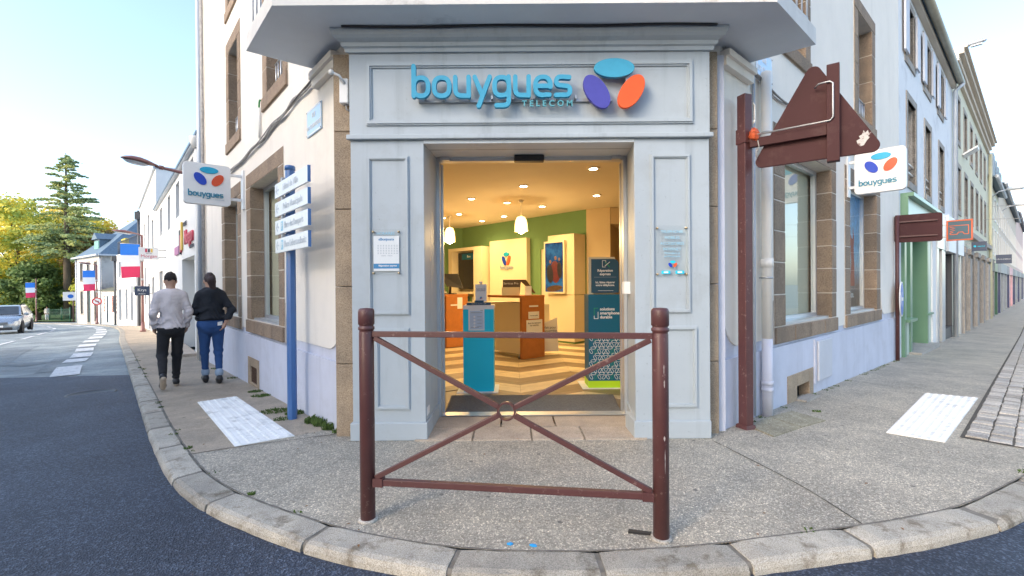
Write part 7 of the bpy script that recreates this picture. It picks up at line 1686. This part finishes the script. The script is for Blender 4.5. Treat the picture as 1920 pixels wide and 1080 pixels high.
def person(pos, fwd, J, cl, label, h=.0105, hair='short', sc=1.0):
    """J: joints in a body frame, x right, y forward, z up; cl: materials"""
    z0 = gz(*pos) + cl.get('dz',0); f = Vector(fwd).normalized(); r = Vector((f.y,-f.x)); M4 = Matrix(((r.x*sc*.92,f.x*sc,0,pos[0]),(r.y*sc*.92,f.y*sc,0,pos[1]),(0,0,sc,z0),(0,0,0,1)))
    t = thing('person', (pos[0],pos[1],z0), label, 'person'); lo, hi = (-.5,-.45,-.03), (.5,.45,1.82); w = cl.get('hip',.135)
    hd = J['head']
    def head(X,Y,Z):
        a = ell(X,Y,Z,hd,(.078,.098,.118)); a = smin(a, ell(X,Y,Z,(hd[0],hd[1]+.03,hd[2]-.055),(.058,.066,.065)),.03); a = smin(a, cap(X,Y,Z,(hd[0],hd[1]+.095,hd[2]+.01),(hd[0],hd[1]+.115,hd[2]-.025),.010,.016),.012)
        for s in (-1,1): a = smin(a, ell(X,Y,Z,(hd[0]+s*.083,hd[1]-.005,hd[2]-.015),(.012,.022,.032)),.008)
        return smin(a, cap(X,Y,Z,(hd[0],hd[1]-.02,hd[2]-.08),J['neck'],.055,.062),.03)
    def legs(X,Y,Z,g=0.0,cut=0.0):
        out = []
        for s in ('L','R'):
            H_,K_,A_ = J['hip'+s],J['knee'+s],J['ank'+s]; e = np.array(A_)*(1-cut)+np.array(K_)*cut
            out.append(smin(cap(X,Y,Z,H_,K_,cl.get('thigh',.088)+g,.060+g),cap(X,Y,Z,K_,tuple(e),.060+g,(.038+.02*cut)+g),.03))
        pel = smin(ell(X,Y,Z,(0,-.01,.93),(w+.035+g,.115+g,.13+g)), ell(X,Y,Z,(.0,-.06,.89),(w+g,.085+g,.10+g)),.04); return smin(smin(out[0],out[1],.012),pel,.05)
    def torso(X,Y,Z,g=0.0):
        a = smin(ell(X,Y,Z,(0,0,1.03),(w+.005+g,.105+g,.17+g)), ell(X,Y,Z,(0,.01,1.27),(cl.get('chest',.165)+g,.115+g,.20+g)),.08); return smin(a, cap(X,Y,Z,(-cl.get('shw',.17)+.02,0,1.372),(cl.get('shw',.17)-.02,0,1.372),.052+g,.052+g),.10)
    def arms(X,Y,Z,g=0.0,full=True):
        out = []
        for s in ('L','R'):
            S_,E_,W_ = J['sh'+s],J['elb'+s],J['wri'+s]; a = smin(cap(X,Y,Z,S_,E_,.055+g,.043+g),cap(X,Y,Z,E_,W_,.044+g,.030+g*1.3),.03)
            if full:
                d = np.array(W_)-np.array(E_); d /= np.linalg.norm(d)+1e-9; sgn = -1 if s == 'L' else 1; side = np.cross(d,(sgn,0,0)); side /= np.linalg.norm(side)+1e-9; pm_ = np.array(W_)+d*.085
                a = smin(a, cap(X,Y,Z,W_,tuple(pm_),.027,.030),.02)
                for k in range(4):
                    b0 = pm_+side*(.024-.016*k); b1 = b0+d*(.038,.045,.042,.032)[k]+np.array((-sgn*.008,0,0)); b2 = b1+d*.022+np.array((-sgn*.022,0,0)); a = np.minimum(a, np.minimum(cap(X,Y,Z,tuple(b0),tuple(b1),.0095,.0090),cap(X,Y,Z,tuple(b1),tuple(b2),.0088,.008)))
                th_ = np.array(W_)+d*.03+side*.028; a = smin(a, cap(X,Y,Z,tuple(th_),tuple(th_+d*.045+side*.022),.011,.009),.01)
            out.append(a)
        return np.minimum(out[0],out[1])
    def feet(X,Y,Z,g=0.0):
        return np.minimum(*[smin(cap(X,Y,Z,J['ank'+s],J['heel'+s],.036+g,.034+g), cap(X,Y,Z,J['heel'+s],J['toe'+s],.036+g,.032+g),.03) for s in ('L','R')])
    body = place('body', lambda X,Y,Z: np.minimum(smin(union([head(X,Y,Z),torso(X,Y,Z,-.012),arms(X,Y,Z,-.006)],.03),legs(X,Y,Z,-.008),.03),feet(X,Y,Z,-.008)), lo, hi, h, M4, M['skin'], t)
    hem = cl.get('hem',.86)
    def topfn(X,Y,Z):
        a = smin(torso(X,Y,Z,.018),arms(X,Y,Z,.012,False),.035); a = smin(a, ell(X,Y,Z,(0,-.01,.93),(w+.055,.14,.12)),.05)
        if cl.get('hoodie'): a = smin(a, ell(X,Y,Z,(0,-.085,1.41),(.115,.062,.075)),.03); a = smin(a, cap(X,Y,Z,(-.08,-.02,1.45),(.08,-.02,1.45),.045,.045),.03)
        a = np.maximum(a, -(Z-hem)); nk = J['neck']; a = np.maximum(a, -(np.sqrt((X-nk[0])**2+(Y-nk[1]-.01)**2+((Z-nk[2]-.045)*.8)**2)-.060)); a = smin(a, np.maximum(ell(X,Y,Z,(0,-.01,hem+.03),(w+.062,.146,.05)),-(Z-hem)),.012)
        f1 = .009*np.sin(46*Z+22*X+5*np.sin(17*X+9*Y))*np.exp(-((Z-hem-.11)/.11)**2); f2 = .009*np.sin(52*Z-30*X+4*np.sin(21*Z))*np.exp(-((np.abs(X)-.23)/.07)**2)*np.exp(-((Z-1.10)/.12)**2); f3 = .006*np.sin(26*X+20*Z*np.sign(X))*np.exp(-((Z-1.28)/.10)**2)
        return a + f1 + f2 + f3
    place(cl.get('topname','sweatshirt'), topfn, lo, hi, h, M4, cl['top'], t)
    def trfn(X,Y,Z):
        a = legs(X,Y,Z,cl.get('loose',.014),.10); a = a + .006*np.sin(62*Z+30*X)*np.exp(-((Z-.47)/.09)**2)+ .008*np.sin(85*Z+18*X)*np.exp(-((Z-.17)/.07)**2) + .005*np.sin(48*Z-40*np.abs(X))*np.exp(-((Z-.82)/.07)**2); return np.maximum(a, Z-hem-.03)
    place(cl.get('botname','trousers'), trfn, lo, hi, h, M4, cl['bot'], t)
    for s in ('L','R'):
        A_,H_,T_ = J['ank'+s],J['heel'+s],J['toe'+s]; dn = np.array(cl.get('sole'+s,(0,0,-1.0)))
        place('shoe', lambda X,Y,Z: smin(smin(cap(X,Y,Z,tuple(np.array(A_)-dn*-.0),H_,.042,.044), cap(X,Y,Z,H_,T_,.044,.040),.025), ell(X,Y,Z,tuple(np.array(T_)),(.046,.055,.036)),.03), lo, hi, h, M4, cl.get('shoe',M['black']), t)
        place('sole', lambda X,Y,Z: cap(X,Y,Z,tuple(np.array(H_)+dn*.032),tuple(np.array(T_)+dn*.028),.040,.042), lo, hi, h, M4, cl.get('solem',M['sole']), t)
    if cl.get('cuffs'):
        for s in ('L','R'):
            A_,K_ = np.array(J['ank'+s]),np.array(J['knee'+s]); c0 = A_+(K_-A_)*.12; c1 = A_+(K_-A_)*.17; place('cuff', lambda X,Y,Z: cap(X,Y,Z,tuple(c0),tuple(c1),.062,.064), lo, hi, h, M4, M['cuff'], t)
    hx, hy, hz = hd
    def hairfn(X,Y,Z):
        a = ell(X,Y,Z,(hx,hy-.010,hz+.024),(.084,.103,.108)); a = np.maximum(a, -(Z-(hz-(.055 if hair == 'short' else .085))+.9*np.clip(Y-hy,-.06,.2))+.012*np.sin(70*X)) ; a = np.maximum(a, (Y-hy-.075) + .25*np.clip(hz+.06-Z,-.1,.2)*2)
        if hair == 'tail':
            a = smin(a, cap(X,Y,Z,(hx,hy-.09,hz+.05),(hx+.01,hy-.145,hz+.0),.045,.055),.035); a = smin(a, cap(X,Y,Z,(hx+.01,hy-.145,hz+.0),(hx+.045,hy-.14,hz-.20),.058,.034),.03)
        if hair == 'long': a = smin(a, cap(X,Y,Z,(hx,hy-.05,hz),(hx,hy-.07,hz-.15),.08,.06),.03)
        return a + .0035*np.sin(120*X+30*Z+3*np.sin(60*Y)) + (.004*np.sin(75*X+90*Y)*np.sin(80*Z) if hair == 'short' else 0)
    place('hair', hairfn, (hx-.2,hy-.3,hz-.3), (hx+.2,hy+.25,hz+.2), h*.8, M4, cl.get('hairm',M['hair']), t)
    for s in (-1,1): mb = MB(); c = M4 @ Vector((hx+s*.032,hy+.086,hz+.008)); mb.lathe(c,[(0,-.008),(.009,-.004),(.009,.004),(0,.008)],8); mb.build('eye', M['eye'], t)
    return t, M4
man = dict(head=(0.0,.05,1.605),neck=(0,.01,1.475),shL=(-.168,0,1.365),shR=(.168,0,1.365),elbL=(-.235,-.05,1.12),elbR=(.240,-.05,1.12),wriL=(-.215,.08,.92),wriR=(.215,.08,.91),
  hipL=(-.09,0,.90),kneeL=(-.12,.03,.505),ankL=(-.135,-.27,.225),heelL=(-.135,-.305,.215),toeL=(-.135,-.215,.075),hipR=(.09,0,.90),kneeR=(.085,.12,.50),ankR=(.07,.16,.10),heelR=(.07,.12,.055),toeR=(.08,.28,.055))
person((-5.12,6.93), tuple(DL), man, dict(top=M['sweat'],bot=M['trs'],thigh=.084,solem=M['sole'],soleL=(0,-.75,-.66),hem=.875,chest=.148,shw=.15,hip=.118), 'walker in a pale grey sweatshirt and black trousers, hands in pockets, seen from behind', sc=1.0)
wom = dict(head=(-.01,.055,1.60),neck=(0,.01,1.47),shL=(-.158,0,1.365),shR=(.158,0,1.365),elbL=(-.235,.04,1.13),elbR=(.300,-.08,1.14),wriL=(-.17,.20,1.10),wriR=(.205,-.115,.955),
  hipL=(-.09,0,.90),kneeL=(-.09,.10,.50),ankL=(-.075,.15,.10),heelL=(-.075,.11,.06),toeL=(-.08,.27,.055),hipR=(.09,0,.90),kneeR=(.10,.02,.49),ankR=(.095,-.13,.11),heelR=(.095,-.17,.07),toeR=(.10,-.01,.045))
wt, WM = person((-4.72,7.24), tuple((DL+Vector((.02,.05))).normalized()), wom, dict(top=M['hood'],bot=M['jean'],hoodie=True,topname='hoodie',botname='jeans',thigh=.102,hip=.158,chest=.158,shw=.15,hem=.985,cuffs=True,solem=M['black'],hairm=M['hair2'],loose=.006), 'walker in a black hoodie and blue jeans with a ponytail, seen from behind', hair='tail')
mb = MB(); PB = lambda x,y,z: WM @ Vector((x,y,z)); mb.add([PB(.075,-.152,.90),PB(.145,-.142,.905),PB(.145,-.145,.965),PB(.075,-.155,.955),PB(.075,-.142,.90),PB(.145,-.132,.905),PB(.145,-.135,.965),PB(.075,-.145,.955)],[(0,1,2,3),(4,5,6,7),(0,1,5,4),(1,2,6,5),(2,3,7,6),(3,0,4,7)]); tag(mb.build('phone', M['signwhite']),'white phone sticking out of the back pocket of the blue jeans','phone')
st = dict(man); st.update(ankL=(-.10,-.10,.10),heelL=(-.10,-.14,.06),toeL=(-.10,.02,.045),kneeL=(-.1,.03,.5),hipL=man['hipL'])
person((-55.0,54.6), (0.6,-0.8), st, dict(top=M['coatw'],bot=M['greyblue'],topname='coat',hem=.72), 'tiny distant pedestrian in a pale coat by the park fence', h=.022, hair='long')
q = PR+DR*66+NR*2.3
person((q.x,q.y), tuple(-DR), st, dict(top=M['dark_blue'],bot=M['dark_blue'],topname='jacket',hem=.80), 'tiny distant pedestrian in dark clothes far up the right street', h=.022)
# a few dry leaves and cigarette ends on the pavement
rl = random.Random(31); M['dryleaf'] = mat('dry_leaf', (0.30,0.15,0.06), .8, .3, 30); mb = MB()
for _ in range(46):
    i = rl.randint(i_start+60, len(kd)-40); p = kd[i]-kn(i)*_sgn*rl.uniform(-.35,1.5); a = rl.uniform(0,6.28); s = rl.uniform(.006,.018); z = gz(p.x,p.y)+ (.002 if (p-kd[i]).dot(kn(i)*_sgn) < 0.0 else .004)
    if (p-kd[i]).dot(kn(i)*_sgn) > .19: z -= KERB_H-.012
    mb.add([(p.x+math.cos(a)*s,p.y+math.sin(a)*s,z),(p.x-math.sin(a)*s*.5,p.y+math.cos(a)*s*.5,z+.004),(p.x-math.cos(a)*s,p.y-math.sin(a)*s,z+.001),(p.x+math.sin(a)*s*.5,p.y-math.cos(a)*s*.5,z+.005)],[(0,1,2,3)])
o = mb.build('fallen_leaves', M['dryleaf'], fixn=False); tag(o, 'scattered small dry leaves on the pavement and kerb', 'leaves', kind='stuff')

# ------------------------------------------------------------------ lettering becomes plain mesh
bpy.context.view_layer.update()
dg = bpy.context.evaluated_depsgraph_get()
for ob in [o for o in bpy.data.objects if o.type == 'FONT']:
    me = bpy.data.meshes.new_from_object(ob.evaluated_get(dg)); nm = ob.name; o2 = bpy.data.objects.new('lettering', me); COL.objects.link(o2)
    o2.parent = ob.parent; o2.matrix_parent_inverse = ob.matrix_parent_inverse.copy(); o2.matrix_basis = ob.matrix_basis.copy()
    bpy.data.objects.remove(ob)
